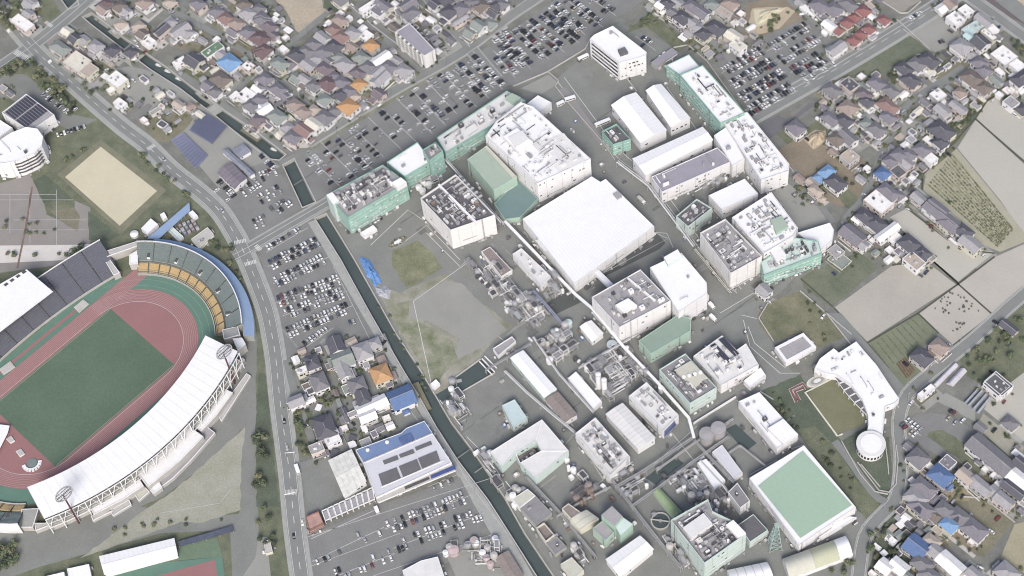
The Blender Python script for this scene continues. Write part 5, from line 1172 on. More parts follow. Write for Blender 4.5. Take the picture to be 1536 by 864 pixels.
HWALL = [WHITE, WHITE, CREAM, mat('house_grey_wall', (206,202,202), .8), mat('house_pink_wall', (224,208,202), .8), WHITE]
HD = {
'a': '330,30,9,8,l,g 250,250,19,9,w,f 320,150,8,8,l,g 690,540,16,9,e,h 850,430,8,8,d,g 960,450,8,8,l,g 1100,520,11,9,l,h 1290,570,10,9,d,h 880,690,17,14,c,f 985,770,17,11,t,f 1370,60,9,9,b,h 1210,30,9,8,m,h 1500,590,9,8,d,h 1390,270,8,8,t,h 1180,100,9,8,n,g 770,350,8,7,c,g 1450,120,7,7,l,g',
'A1': '670,450,14,11,w,f 690,590,9,6,w,f 20,30,9,8,g,h 175,5,9,8,l,g',
'b': '120,20,11,9,n,h 60,290,8,8,t,h 100,380,8,8,b,g 170,470,9,8,w,f 320,330,7,12,d,g 540,330,15,8,l,gv 610,370,9,8,l,h 430,250,8,7,l,h 690,680,13,11,d,g 910,560,16,8,G,fv 1000,610,8,6,l,g 1100,700,15,13,S,h 920,700,7,6,b,g 950,120,10,9,p,h 1060,200,11,9,r,h 1180,260,11,9,n,h 1150,360,8,7,p,g 1310,360,11,9,p,h 740,30,11,9,p,h 1270,40,10,9,b,h 1310,140,11,9,l,h 1440,100,9,8,g,h 1480,220,12,9,p,h 1440,440,14,9,m,h 1480,590,10,9,m,h 1320,750,8,7,w,f 420,20,9,8,t,h 530,700,10,5,w,fv 700,390,5,4,w,g',
'e': '1000,130,14,11,b,h 850,210,8,8,p,g 1310,320,13,10,w,f 1180,330,7,7,w,f 1430,240,8,8,w,f 1360,440,12,9,g,h 1490,480,8,8,w,g 930,280,9,8,g,h 1420,630,9,8,b,g 650,450,6,6,n,h 120,610,5,4,w,f 250,510,8,4,l,fv 520,430,9,6,t,g',
'c': '60,90,9,8,g,h 100,190,11,8,p,h 170,290,12,9,u,h 80,430,12,10,m,h 220,400,8,7,u,g 120,560,11,9,m,h 240,220,5,5,w,f 990,220,11,8,n,h 920,330,10,8,r,h 1010,410,12,10,r,h 1000,150,5,5,w,f 870,260,5,4,w,f 1140,370,11,9,l,h 1300,400,8,8,w,f 1250,330,5,7,w,g 1350,510,10,9,o,h 790,420,11,8,l,g 690,500,11,9,g,h 610,580,12,9,g,h 500,620,12,10,d,h 930,520,12,10,d,h 800,590,12,10,p,h 720,670,9,8,l,h 630,740,11,8,l,g 300,720,12,9,e,h 420,730,8,8,g,h 980,650,9,8,e,h 850,690,8,7,g,g 1050,730,13,11,l,h 1240,650,11,9,e,h 820,780,12,9,u,h 1320,760,11,9,g,h 1200,830,11,8,u,h 1430,820,9,11,l,g 1470,660,15,8,w,gv 1490,50,14,8,p,g 1330,60,16,5,w,fv 1140,530,8,7,n,g 340,560,6,5,w,f',
'd': '400,40,13,9,p,gv 430,140,13,10,g,hv 170,760,12,9,p,h 260,690,8,7,l,g 350,800,12,10,l,h 1000,90,11,10,p,h 870,120,11,11,d,h 1000,220,13,5,l,gv 1240,60,9,10,b,h 1210,280,10,9,e,g 1340,260,9,8,e,h 1110,370,8,8,e,g 1480,40,9,8,g,h 700,40,8,7,d,g 70,90,11,11,p,f 1380,140,8,7,d,g 840,0,9,8,d,h 1120,10,8,8,g,h',
'f': '130,130,11,9,p,h 280,250,12,9,p,h 340,320,8,6,p,g 50,250,9,7,w,g 60,370,10,9,p,h 120,480,11,8,w,gv 270,560,13,10,e,h 50,600,9,9,u,h 390,390,9,8,g,h 480,430,11,9,n,h 570,510,11,9,n,h 690,490,8,8,t,h 690,650,12,8,c,g 580,720,13,9,r,g 400,690,9,8,l,h 820,570,13,10,g,h 450,800,12,9,p,h 850,180,13,11,m,h 920,100,8,8,p,h 1010,170,11,9,p,h 690,210,10,8,g,h 590,130,9,6,l,g 1080,270,10,9,p,h 1210,190,9,9,o,h 1310,150,8,9,c,f 1090,440,13,12,o,h 1020,310,11,10,d,h 820,370,9,9,e,h 940,500,8,8,g,h 1460,120,9,14,l,g 1440,300,9,8,u,g 1160,340,7,7,t,h 1260,440,6,5,l,g 500,130,9,8,e,g 260,40,9,5,g,g',
'g': '310,30,10,8,d,h 430,20,8,8,l,g 600,60,12,9,p,h 710,130,11,9,p,g 490,190,12,10,d,h 600,250,8,8,l,g 670,310,9,8,l,h 730,380,10,9,d,h 880,310,14,10,d,h 1040,30,11,9,n,h 970,130,12,6,t,f 1080,400,12,9,c,g 1130,510,11,8,c,f 260,120,5,6,w,g 380,140,7,7,g,g 570,370,7,6,l,g 240,50,7,7,w,g 650,180,7,6,l,g 830,40,9,8,e,h 470,290,7,6,g,g',
'h': '550,90,7,5,w,f 630,140,8,5,w,f 710,150,7,5,w,f 720,50,14,11,p,h 880,90,12,11,p,h 830,280,10,7,w,g 1050,40,13,9,g,h 930,335,8,7,R,h 1035,255,8,7,R,h 1125,190,8,7,R,h 1225,115,9,8,R,h 1460,220,8,7,R,h 1110,455,8,7,R,h 1200,388,8,7,R,h 1290,325,8,7,R,h 920,540,14,8,l,gv 910,190,7,6,p,g 500,20,7,6,l,g 770,170,7,7,g,g 990,-10,9,8,g,h',
'i': '600,80,8,9,w,g 690,30,9,7,n,g 870,110,9,8,w,f 750,200,11,9,w,f 910,340,9,8,a,f 1000,280,8,7,a,f 1080,220,14,7,l,g 1160,310,11,6,w,f 1130,390,12,4,w,f 820,520,13,11,l,h 1040,470,11,11,d,g 930,620,7,7,l,h 1030,710,10,9,p,h 1080,800,10,9,p,h 1310,620,15,13,w,f 450,680,14,10,d,h 300,730,12,9,g,h 160,780,12,9,d,h 480,770,8,5,c,f 1510,760,8,6,w,f 920,420,9,6,a,g 1230,400,8,5,g,g',
'j': '880,190,11,9,d,f 1190,180,12,9,p,h 680,260,12,9,g,h 1050,310,11,8,u,h 1080,390,10,8,d,h 860,460,12,11,n,h 1320,440,15,10,r,h 1080,460,11,6,w,f 1360,270,11,8,g,h 660,590,13,8,p,h 820,610,11,9,d,h 260,690,12,10,p,h 1080,650,9,8,e,h 1190,710,12,9,g,h 730,820,11,10,b,h 860,800,13,9,g,g 1330,570,11,8,p,h 1180,590,8,3,l,g 1030,230,8,7,e,g',
'k': '230,140,13,10,d,h 550,310,9,9,w,f 940,120,15,11,b,h 1080,230,10,9,b,h 1220,150,10,6,e,g 400,400,8,5,g,g 780,460,13,6,l,g 600,490,11,8,l,g 590,720,17,13,d,h 440,850,8,5,w,f 1510,120,10,14,d,h 1390,270,5,5,w,f 1410,100,4,4,w,h 1390,400,9,8,l,f 1520,480,8,8,d,h 800,290,8,7,n,h 440,40,9,6,c,f',
'l': '880,250,10,10,t,f 620,430,8,10,S,h 550,490,8,9,S,h 720,550,14,10,d,h 310,520,9,5,n,g 490,650,10,6,t,h 450,560,8,6,t,g 1080,400,4,4,w,f 1350,310,9,8,p,h 1260,450,9,9,B,h 1440,430,9,8,k,f 1460,240,11,9,p,h 1330,660,15,9,p,h 1440,700,8,7,p,h 1500,750,4,4,w,f 1220,770,17,13,w,f 1010,520,7,4,l,g 690,210,6,5,n,g',
'm': '450,180,12,9,d,h 570,260,12,10,d,h 700,360,19,6,w,gv 790,440,5,9,w,f 960,490,14,11,d,h 1110,600,10,8,d,h 300,390,17,11,p,g 400,490,9,7,l,g 110,580,9,8,l,f 150,680,13,10,e,f 470,510,4,4,w,f 1010,690,13,9,t,f 1280,80,16,8,p,g 1400,220,16,9,p,g 350,220,6,5,w,g',
'B4': '930,310,10,7,l,g 1010,370,12,8,p,g 1110,460,15,9,p,h 1190,500,12,9,d,h 1230,570,15,9,l,g 870,60,10,8,p,h 950,30,11,9,p,h 1000,80,8,7,w,f 860,110,9,8,l,g 1060,-10,9,8,d,h 1140,560,8,5,w,f',
'C4': '950,400,13,10,d,h 1050,340,11,9,n,h 1450,230,12,6,d,g 1380,560,13,11,k,f 975,600,12,4,w,fv 40,15,9,8,l,g',
'o': '320,350,12,11,g,h 220,230,7,5,g,g 270,440,11,4,w,f 580,550,14,11,B,h 450,450,5,4,w,f 390,690,15,9,p,h 290,810,13,9,l,h 1160,310,32,13,g,g 1440,550,22,11,w,g 870,560,11,8,t,g 1040,670,14,8,l,g 1200,745,8,8,l,g 1420,720,15,7,d,g 1310,840,12,8,l,g 660,400,8,8,p,f 1090,490,4,4,w,f 1190,550,3,5,w,f 1470,320,8,4,w,f 1510,420,10,8,d,g 500,600,8,4,g,g',
'p': '740,60,16,10,p,h 890,160,9,7,b,h 1020,90,12,9,g,h 1180,170,12,10,g,h 1060,260,10,8,S,h 1350,310,15,11,p,h 690,510,14,13,B,g 860,450,10,7,t,h 930,590,12,8,l,g 1080,710,17,10,w,g 750,710,12,9,g,h 320,740,9,9,w,g 480,740,11,9,w,g 390,440,7,4,w,f 350,375,6,5,e,h 830,840,12,9,g,h 1320,460,4,4,w,f 560,850,9,6,e,g 180,830,5,3,w,f 230,520,5,2,w,f',
'q': '960,810,13,11,l,h 580,830,9,7,l,g',
'r': '560,120,12,10,d,g 640,280,13,14,e,g 650,410,13,8,l,g 810,580,11,11,g,h 870,710,15,9,d,h 870,190,13,11,l,h 1000,110,8,9,l,h 1080,450,13,12,o,h 1100,310,7,5,n,g 1220,490,6,5,n,g 1320,720,15,16,B,g 290,320,11,9,d,h 200,410,5,11,w,f 320,410,9,5,w,fv 370,540,13,10,g,h 400,620,10,5,w,fv 100,770,8,10,l,g 240,780,10,4,w,gv 720,470,8,6,l,f 690,640,7,5,e,f 490,180,7,4,l,g',
's': '430,370,17,13,d,h 980,130,21,9,w,gv 930,250,11,8,w,gv 660,400,4,5,w,f 530,530,10,6,w,fv 340,620,7,9,l,f 660,300,5,5,g,g 480,470,13,4,l,gv 790,220,4,10,l,f',
'n': '1250,260,15,11,k,f 1150,350,12,3,c,f',
'D4': '1460,-20,9,8,g,h',
'A2': '500,-5,10,8,g,h 1290,10,9,8,p,h 1400,30,8,7,d,h 40,500,9,8,g,h',
'A4': '1500,370,9,8,w,f 1440,520,6,5,w,f',
'C2': '',
}
DIRS = {}
for k_ in 'a b e c d f g A1 A2'.split(): DIRS[k_] = (48, 33)
for k_ in 'h i j k l m n o p q B4 C4 D4 A4'.split(): DIRS[k_] = (48, 39)
DIRS['h'] = (47, 36)
for k_ in 'r s C2'.split(): DIRS[k_] = (20, 46)
LM = [(343,92,'the sky blue hipped house'), (521,158,'the big orange-roofed house'), (622,58,'the lilac-roofed apartment block'), (318,73,'the green-roofed white house'), (327,160,'the small canal bridge'), (115,88,'the large cream flat roof'), (80,60,'the main road crossing'), (510,50,'the pinkish red roofs at the top'), (450,25,'the bare sandy field'), (391,62,'the maroon roof pair'), (925,65,'the white office building'), (1101,52,'the cream gabled block'), (1272,36,'the bright red roof rows'), (1272,160,'the salmon-roofed house'), (1310,85,'the long green field'), (1400,45,'the gravel yard'), (1506,80,'the white roof with solar panels'), (1458,115,'the orange-brown roof'), (1412,193,'the dark roof at the paddy edge'), (1236,262,'the sky blue roof pair'), (1225,207,'the sand heap'), (1319,300,'the white apartment house'), (1450,290,'the crop rows'), (1420,340,'the paddy strip'), (1250,420,'the small green field'), (1425,560,'the white plastic tunnels'), (1306,666,'the round white drum building'), (1411,712,'the deep blue hipped roof'), (1376,818,'the blue gabled roof'), (1424,786,'the pale sky blue roof'), (1488,680,'the long grey warehouse'), (571,558,'the orange roof by the canal'), (601,594,'the blue roof by the canal'), (557,607,'the white workshop'), (486,638,'the dark hipped roof garden'), (180,117,'the white roof with dark panel'), (435,175,'the salmon roof pair'), (570,87,'the long white gabled roof'), (690,12,'the purplish roof by the top road')]
def sector(dx, dy):
    a = (math.degrees(atan2(-dy, dx))+360) % 360
    return ['right of', 'above right of', 'above', 'above left of', 'left of', 'below left of', 'below', 'below right of'][int((a+22.5)//45) % 8]
ORD = ['', 'second', 'third', 'fourth', 'fifth', 'sixth', 'seventh', 'eighth', 'ninth', 'tenth']
HOUSES = []
for t, s in HD.items():
    for e in s.split():
        x, y, L, Wd, c, ty = e.split(','); q = px(t, f'{x},{y}')[0]
        HOUSES.append((q[0], q[1], float(L), float(Wd), c, ty[0], 'v' in ty, t))
# outbuildings, carports and small houses that fill the plots between them
RES = [('c', '300,0 415,0 440,50 420,78 490,35 505,-5 640,-5 690,80 600,130 530,172 462,210 400,200 330,150 262,97 290,60', 62), ('a', '120,60 180,74 310,168 262,198 215,180 150,138 108,100', 14), ('g', '975,0 1110,0 1140,62 1085,92 1030,66', 16), ('h', '1185,-5 1330,-5 1290,45 1250,55', 10), ('j', '1225,120 1340,108 1400,88 1450,65 1536,105 1536,150 1470,150 1430,205 1385,255 1375,308 1300,300 1322,215 1262,215 1240,190', 62), ('m', '1278,335 1330,330 1400,388 1340,392 1292,374', 9), ('o', '1352,680 1390,690 1440,722 1380,864 1310,864 1346,740', 20), ('o', '1470,640 1536,670 1536,770 1450,700', 12), ('r', '442,520 560,508 600,570 588,640 520,680 448,682', 24), ('d', '650,-5 765,-5 750,22 700,58', 10), ('a', '0,130 60,150 20,160', 2)]
ri = random.Random(77)
WH = [(G(h_[0], h_[1], 4), max(h_[2], h_[3])*.5) for h_ in HOUSES]
RSEG = [(p[i].x, p[i].y, p[i+1].x, p[i+1].y, w_) for p, w_ in ROADS for i in range(len(p)-1)]
def nearroad(p, m):
    for x0, y0, x1, y1, w_ in RSEG:
        dx, dy = x1-x0, y1-y0; t_ = max(0, min(1, ((p.x-x0)*dx+(p.y-y0)*dy)/(dx*dx+dy*dy+1e-9)))
        if hypot(p.x-x0-t_*dx, p.y-y0-t_*dy) < w_/2+m: return True
    return False
for t, s, n in RES:
    P = px('', s); k = 0
    for _ in range(n*60):
        if k >= n: break
        x, y = ri.uniform(min(p[0] for p in P), max(p[0] for p in P)), ri.uniform(min(p[1] for p in P), max(p[1] for p in P))
        if not inside((x, y), P): continue
        ty = ri.choices('gfph', (3, 3, 3, .0001))[0]; L = ri.choice((4, 5, 6, 7)) if ty != 'h' else ri.choice((8, 9, 10)); Wd = ri.choice((3, 4, 5)) if ty != 'h' else ri.choice((6.5, 7.5, 8))
        p = G(x, y, 3)
        if nearroad(p, L*.45) or any(hypot(p.x-q.x, p.y-q.y) < r_+max(L, Wd)*.42 for q, r_ in WH): continue
        WH.append((p, max(L, Wd)*.5)); k += 1
        HOUSES.append((x, y, L, Wd, ri.choices('wldgpbtce', (5, 4, 2, 4, 3, 1.5, 1, 1, 1.5) if ty != 'h' else (0, 4, 3, 4, 3, 1, 0, 0, 2))[0], ty, ri.random() < .4, t))
print('houses', len(HOUSES), sum(1 for h_ in HOUSES if h_[2]*h_[3] >= 46), sum(1 for h_ in HOUSES if h_[2]*h_[3] < 46 and h_[5] != 'p'))
# descriptions that single each house out
groups = {}
for i, hh in enumerate(HOUSES):
    x, y, L, Wd, c, ty, v, t = hh
    l_ = min((q for q in LM if hypot(q[0]-x, q[1]-y) > 7), key=lambda q: hypot(q[0]-x, q[1]-y))
    small = L*Wd < 46
    kind = {'h': 'hipped', 'g': 'gabled', 'f': 'flat', 'p': 'thin'}[ty]
    noun = 'carport' if ty == 'p' else 'shed' if small else 'building' if ty == 'f' else 'house'
    key = (RC[c][0], kind, noun, sector(x-l_[0], y-l_[1]), l_[2]); groups.setdefault(key, []).append((hypot(x-l_[0], y-l_[1]), i))
HLAB = {}
for key, lst in groups.items():
    lst.sort(); big = max(len(lst), 1)
    for n, (d, i) in enumerate(lst):
        o = '' if big == 1 else ('nearest ' if n == 0 else ORD[n]+' nearest ')
        HLAB[i] = f'{o}{key[0]} {key[1]}-roofed {key[2]} {key[3]} {key[4]}'
        if len(HLAB[i].replace('-', ' ').split()) > 16: HLAB[i] = HLAB[i].replace(' nearest', '')
rh = random.Random(5)
HPOLY = []; CAPS = []; YB = MB(); PLOT = [(CONC, 3), (GRAVEL, 4), (ASPH, 2), (PALEC, 1.5), (GRASS, 2), (OLIVE, 2), (BROWN, 1.5)]
def roofpair(mb, L, Wd, z, rise, kind, m, over=.45, cx_=0, cy_=0):
    a, b = L/2+over, Wd/2+over
    if L >= Wd: R = [( -(a-b) if kind == 'h' else -a, 0), ((a-b) if kind == 'h' else a, 0)]
    else: R = [(0, -(b-a) if kind == 'h' else -b), (0, (b-a) if kind == 'h' else b)]
    C_ = [(-a, -b), (a, -b), (a, b), (-a, b)]; P = lambda q, zz: (q[0]+cx_, q[1]+cy_, zz); zr = z+rise
    r0, r1 = P(R[0], zr), P(R[1], zr); c = [P(q, z) for q in C_]
    if L >= Wd: F = [[c[0], c[1], r1, r0], [c[2], c[3], r0, r1], [c[1], c[2], r1], [c[3], c[0], r0]]
    else: F = [[c[1], c[2], r1, r0], [c[3], c[0], r0, r1], [c[0], c[1], r0], [c[2], c[3], r1]]
    for k, f in enumerate(F):
        if kind == 'g' and k > 1: continue
        mb.face(f, m)
    for i in range(4): mb.face([P(C_[i], z-.22), P(C_[(i+1) % 4], z-.22), c[(i+1) % 4], c[i]], m)
    return r0, r1, c, F
for i, (x, y, L, Wd, c, ty, vv, t) in enumerate(HOUSES):
    small = L*Wd < 46
    if ty == 'p':
        q = G(x, y, 2.5); q2 = G(x+DIRS[t][0], y+DIRS[t][1]*(-1 if vv else 1), 2.5); root = thing('carport', HLAB[i], 'carport', (q.x, q.y, 0), 'carports', atan2(q2.y-q.y, q2.x-q.x)); HPOLY.append((q.x, q.y, L*.6, i))
        mb = MB(); mb.prism([(-L/2, -Wd/2), (L/2, -Wd/2), (L/2, Wd/2), (-L/2, Wd/2)], 2.35, 2.5, RM[c]); mb.build('roof', root)
        for sx in (-.45, .45):
            for sy in (-.45, .45): mb = MB(); mb.bar((sx*L, sy*Wd, 0), (sx*L, sy*Wd, 2.36), .07, STEEL); mb.build('post', root)
        continue
    h = 2.7 if small else (6.5 if L*Wd > 72 else rh.choice((3.4, 5.6, 5.6)))
    if L*Wd > 180: h = 6
    h += rh.uniform(-.12, .12)
    rise = min(Wd, L)*(.24 if not small else .14)
    if t == 'm' and c == 'e' and L == 13: h = 1.2
    q = G(x, y, h+rise*.6); dx, dy = DIRS[t]
    if vv: dx, dy = dx, -dy*.95
    if t in 'rs': 
        dx, dy = (20, 46) if not vv else (104, -45)
    q2 = G(x+dx, y+dy, h+rise*.6); yaw = atan2(q2.y-q.y, q2.x-q.x)+rh.uniform(-.04, .04)
    wall = rh.choice(HWALL); rm = RM[c]
    nn_ = 'shed' if small else 'flat_roofed_building' if ty == 'f' else 'house'
    root = thing(nn_, HLAB[i], nn_.split('_')[-1], (q.x, q.y, 0), 'sheds and outbuildings' if small else 'flat-roofed buildings of the neighbourhood' if ty == 'f' else 'houses of the neighbourhood', yaw)
    HPOLY.append((q.x, q.y, max(L, Wd)*.6, i))
    if not small and t != 'm':
        for _ in range(2):
            pm = rh.choices([p[0] for p in PLOT], [p[1] for p in PLOT])[0]; oa, ob = rh.uniform(2, 5), rh.uniform(2, 5); cxp, cyp = q.x+rh.uniform(-4, 4), q.y+rh.uniform(-4, 4)
            ca, sa = cos(yaw), sin(yaw); YB.face([(cxp+u*ca-v*sa, cyp+u*sa+v*ca, .01+.0002*i+.0001*_) for u, v in ((-L/2-oa, -Wd/2-ob), (L/2+oa, -Wd/2-ob), (L/2+oa, Wd/2+ob), (-L/2-oa, Wd/2+ob))], pm)
    wb = MB(); W2, L2 = Wd, L; zb = -.05
    wb.prism([(-L2/2, -W2/2), (L2/2, -W2/2), (L2/2, W2/2), (-L2/2, W2/2)], zb, h, wall, wall)
    rb = MB()
    if ty == 'f':
        p_ = [(-L/2-.15, -Wd/2-.15), (L/2+.15, -Wd/2-.15), (L/2+.15, Wd/2+.15), (-L/2-.15, Wd/2+.15)]; Q = inset(p_, .3)
        rb.poly(Q, rm, h+.06)
        for k in range(4):
            j = (k+1) % 4; rb.face([(*p_[k], h-.3), (*p_[j], h-.3), (*p_[j], h+.5), (*p_[k], h+.5)], wall); rb.face([(*p_[k], h+.5), (*p_[j], h+.5), (*Q[j], h+.5), (*Q[k], h+.5)], wall); rb.face([(*Q[j], h+.05), (*Q[k], h+.05), (*Q[k], h+.5), (*Q[j], h+.5)], wall)
        if not small:
            for _ in range(rh.randint(1, 4)): rb.box((rh.uniform(-L*.35, L*.35), rh.uniform(-Wd*.35, Wd*.35)), 0, rh.uniform(.8, 2), rh.uniform(.8, 1.6), h+.06, h+rh.uniform(.6, 1.6), rh.choice(UNITM))
    else:
        r0, r1, cc, F = roofpair(rb, L, Wd, h, rise, ty, rm)
        if ty == 'g':
            for e, k in (((1, 2), 1), ((3, 0), 0)) if L >= Wd else (((0, 1), 0), ((2, 3), 1)):
                a = [(-L/2, -Wd/2), (L/2, -Wd/2), (L/2, Wd/2), (-L/2, Wd/2)]; rr = (r0, r1)[k]
                s_ = .98
                wb.face([(*a[e[0]], h), (*a[e[1]], h), (rr[0]*(L/(L+1.2)) if L >= Wd else 0, 0 if L >= Wd else rr[1]*(Wd/(Wd+1.2)), h+rise*.93)], wall)
        cap = MB(); cap.bar((r0[0], r0[1], r0[2]+.08), (r1[0], r1[1], r1[2]+.08), .22, RM['l'] if c not in 'lwca' else rm)
        if ty == 'h':
            cr_ = [(0, 3, r0), (1, 2, r1)] if L >= Wd else [(0, 1, r0), (3, 2, r1)]
            for a, b, r_ in cr_:
                for k in (a, b): cap.bar((cc[k][0], cc[k][1], cc[k][2]+.05), (r_[0], r_[1], r_[2]+.05), .14, rm)
        if not small and h > 5 and rh.random() < .75:      # lower wing with its own roof
            s_ = rh.choice((-1, 1)); ax_ = rh.random() < .5; lw, ld, lh = rh.uniform(4, 7), rh.uniform(2.5, 4), 2.9
            if ax_: cx_, cy_, a_, b_ = rh.uniform(-L*.25, L*.25), s_*(Wd/2+ld/2), lw, ld
            else: cx_, cy_, a_, b_ = s_*(L/2+ld/2), rh.uniform(-Wd*.2, Wd*.2), ld, min(lw, Wd*.8)
            wb.prism([(cx_-a_/2, cy_-b_/2), (cx_+a_/2, cy_-b_/2), (cx_+a_/2, cy_+b_/2), (cx_-a_/2, cy_+b_/2)], zb, lh, wall, wall)
            rb2 = MB(); roofpair(rb2, a_, b_, lh, .9, rh.choice('hg'), rm if rh.random() < .75 else RM['l'], .45, cx_, cy_); rb2.build('wing_roof', root)
        if not small and rh.random() < .5:                   # balcony
            bb = MB(); s_ = -1; bw = L*rh.uniform(.4, .8); x_ = rh.uniform(-.1, .1)*L
            for z0_, z1_, m_ in ((2.7, 2.85, CONC), (2.85, 3.8, W_())):
                if m_ is CONC: bb.prism([(x_-bw/2, -Wd/2-1.4), (x_+bw/2, -Wd/2-1.4), (x_+bw/2, -Wd/2), (x_-bw/2, -Wd/2)], z0_, z1_, m_)
                else:
                    for a, b in (((x_-bw/2, -Wd/2-1.4), (x_+bw/2, -Wd/2-1.4)), ((x_-bw/2, -Wd/2), (x_-bw/2, -Wd/2-1.4)), ((x_+bw/2, -Wd/2-1.4), (x_+bw/2, -Wd/2))):
                        bb.face([(*a, z0_), (*b, z0_), (*b, z1_), (*a, z1_)], m_)
                        bb.face([(b[0]*.98, b[1]*.99, z0_), (a[0]*.98, a[1]*.99, z0_), (a[0]*.98, a[1]*.99, z1_), (b[0]*.98, b[1]*.99, z1_)], m_)
            bb.build('balcony', root)
        CAPS.append(cap)
        if c in 'dgp' and not small and rh.random() < .10:
            sp = MB(); f = F[0]; a, b, d_, e_ = [Vector(v_) for v_ in f]
            L3 = lambda u, w_: a.lerp(b, u).lerp(e_.lerp(d_, u), w_)+Vector((0, 0, .15))
            sp.face([L3(.3, .2), L3(.7, .2), L3(.65, .8), L3(.35, .8)], SOLARD); sp.build('solar_panel', root)
    wb.build('wall', root); rob = rb.build('roof', root)
    for cap in CAPS: cap.build('ridge_cap', rob)
    CAPS.clear()
    # windows and doors
    win = MB()
    for (ax0, ay0), (ax1, ay1) in (((-L/2, -Wd/2), (L/2, -Wd/2)), ((L/2, -Wd/2), (L/2, Wd/2)), ((L/2, Wd/2), (-L/2, Wd/2)), ((-L/2, Wd/2), (-L/2, -Wd/2))):
        a, b = Vector((ax0, ay0)), Vector((ax1, ay1)); LL = (b-a).length; d = (b-a)/LL; o = Vector((d.y, -d.x))*.05
        for zf in ([.3, 3.2] if h > 5 else [.3]):
            xx = 1.2
            while xx < LL-1.4:
                if rh.random() < .6:
                    ww = rh.choice((1, 1.6, 2.2)); ww = min(ww, LL-xx-.4); hh = rh.choice((1.1, 1.9)); zz = zf if hh > 1.5 else zf+.8
                    q0, q1 = a+d*xx+o, a+d*(xx+ww)+o; win.face([(*q0, zz), (*q1, zz), (*q1, zz+hh), (*q0, zz+hh)], GLASS)
                xx += rh.uniform(2.4, 3.8)
    if win.f: win.build('window', root)['kind'] = 'stuff'
    # block wall round part of the plot, kept as a piece of the house
    if not small and rh.random() < .55:
        g = MB(); e1, e2 = L/2+rh.uniform(1.2, 2.6), Wd/2+rh.uniform(1.2, 2.6); sx, sy = rh.choice((-1, 1)), rh.choice((-1, -1, 1)); m_ = rh.choice((PALEC, CONC, W_(), STEEL))
        g.box((0, sy*e2), 0, 2*e1*rh.uniform(.5, .9), .25, 0, 1.3, m_); g.build('garden_wall', root); g = MB(); g.box((sx*e1, 0), pi/2, 2*e2*rh.uniform(.5, .9), .25, 0, 1.3, m_); g.build('garden_wall', root)
YB.build('yard_surface')['kind'] = 'structure'
# ------------------------------------------------------------------ vehicles
CC = {'white': (238,238,240), 'silver': (186,188,194), 'black': (54,54,60), 'grey': (112,114,120), 'dark blue': (68,78,110), 'red': (142,66,66), 'beige': (196,186,170)}
CM = {k: mat('paint_'+k.replace(' ', '_'), v, .3, .03, .3, .02, 2, spec=.5) for k, v in CC.items()}
TYRE = mat('tyre', (46,46,48), .9); LAMPM = mat('head_lamp', (220,220,225), .2)
def carfaces(mb, kind, paint):
    if kind == 'saloon': L, Wd, h1, h2, c0, c1, r0, r1 = 4.5, 1.75, .85, 1.45, -1.75, 1.05, -1.2, .45
    elif kind == 'small': L, Wd, h1, h2, c0, c1, r0, r1 = 3.5, 1.5, .95, 1.68, -1.68, .95, -1.5, .4
    else: L, Wd, h1, h2, c0, c1, r0, r1 = 4.7, 1.75, 1.0, 1.85, -2.25, 1.5, -2.05, .95
    a, b = L/2, Wd/2; z0 = .25
    sec = [(-a, z0+.2, h1-.12), (-a+.15, z0, h1), (a-.9, z0, h1-.02), (a-.12, z0, h1-.2), (a, z0+.15, h1-.32)]
    for (x0, lo0, hi0), (x1, lo1, hi1) in zip(sec, sec[1:]):
        for s_ in (-1, 1):
            f = [(x0, s_*b, lo0), (x1, s_*b, lo1), (x1, s_*b, hi1), (x0, s_*b, hi0)]; mb.face(f if s_ < 0 else f[::-1], paint)
        mb.face([(x0, -b, hi0), (x1, -b, hi1), (x1, b, hi1), (x0, b, hi0)], paint)
    for x, lo, hi, s_ in ((-a, *sec[0][1:], -1), (a, *sec[-1][1:], 1)):
        f = [(x, -b, lo), (x, b, lo), (x, b, hi), (x, -b, hi)]; mb.face(f if s_ > 0 else f[::-1], paint)
    B_ = [(c0, -b+.06), (c1, -b+.06), (c1, b-.06), (c0, b-.06)]; T_ = [(r0, -b+.2), (r1, -b+.2), (r1, b-.2), (r0, b-.2)]
    for i in range(4): j = (i+1) % 4; mb.face([(*B_[i], h1-.01), (*B_[j], h1-.01), (*T_[j], h2), (*T_[i], h2)], GLASS)
    mb.face([(*q, h2) for q in T_], paint)
    for sx in (-1, 1):
        for sy in (-1, 1):
            cx_, cy_ = sx*L*.31, sy*(b-.02); n = 6
            mb.face([(cx_+.31*cos(2*pi*i/n), cy_+sy*.03, .31+.31*sin(2*pi*i/n)) for i in range(n)][::-sy], TYRE)
        mb.face([(a+.01, sx*(b-.45)-.2, .55), (a+.01, sx*(b-.45)+.2, .55), (a+.01, sx*(b-.45)+.2, .68), (a+.01, sx*(b-.45)-.2, .68)], LAMPM)
TARP0 = mat('blue_crate', (104,130,178), .7)
CARME = {}
for kind in ('saloon', 'small', 'van'):
    for cn, pm in CM.items():
        m_ = MB(); carfaces(m_, kind, pm); me = bpy.data.meshes.new('parked_car'); me.from_pydata(m_.v, [], m_.f)
        for q in m_.ms: me.materials.append(q)
        me.polygons.foreach_set('material_index', m_.m); me.update(); CARME[(kind, cn)] = (me, m_)
rc = random.Random(21); CARS = []   # (x, y, yaw, kind, colour, where, group, picture y)
def pickcar(dark=False):
    return rc.choices(('saloon', 'small', 'van'), (4, 3.5, 3))[0], rc.choices(list(CC), (28, 20, 28, 13, 7, 3, 2) if dark else (38, 24, 20, 8, 4, 3, 3))[0]
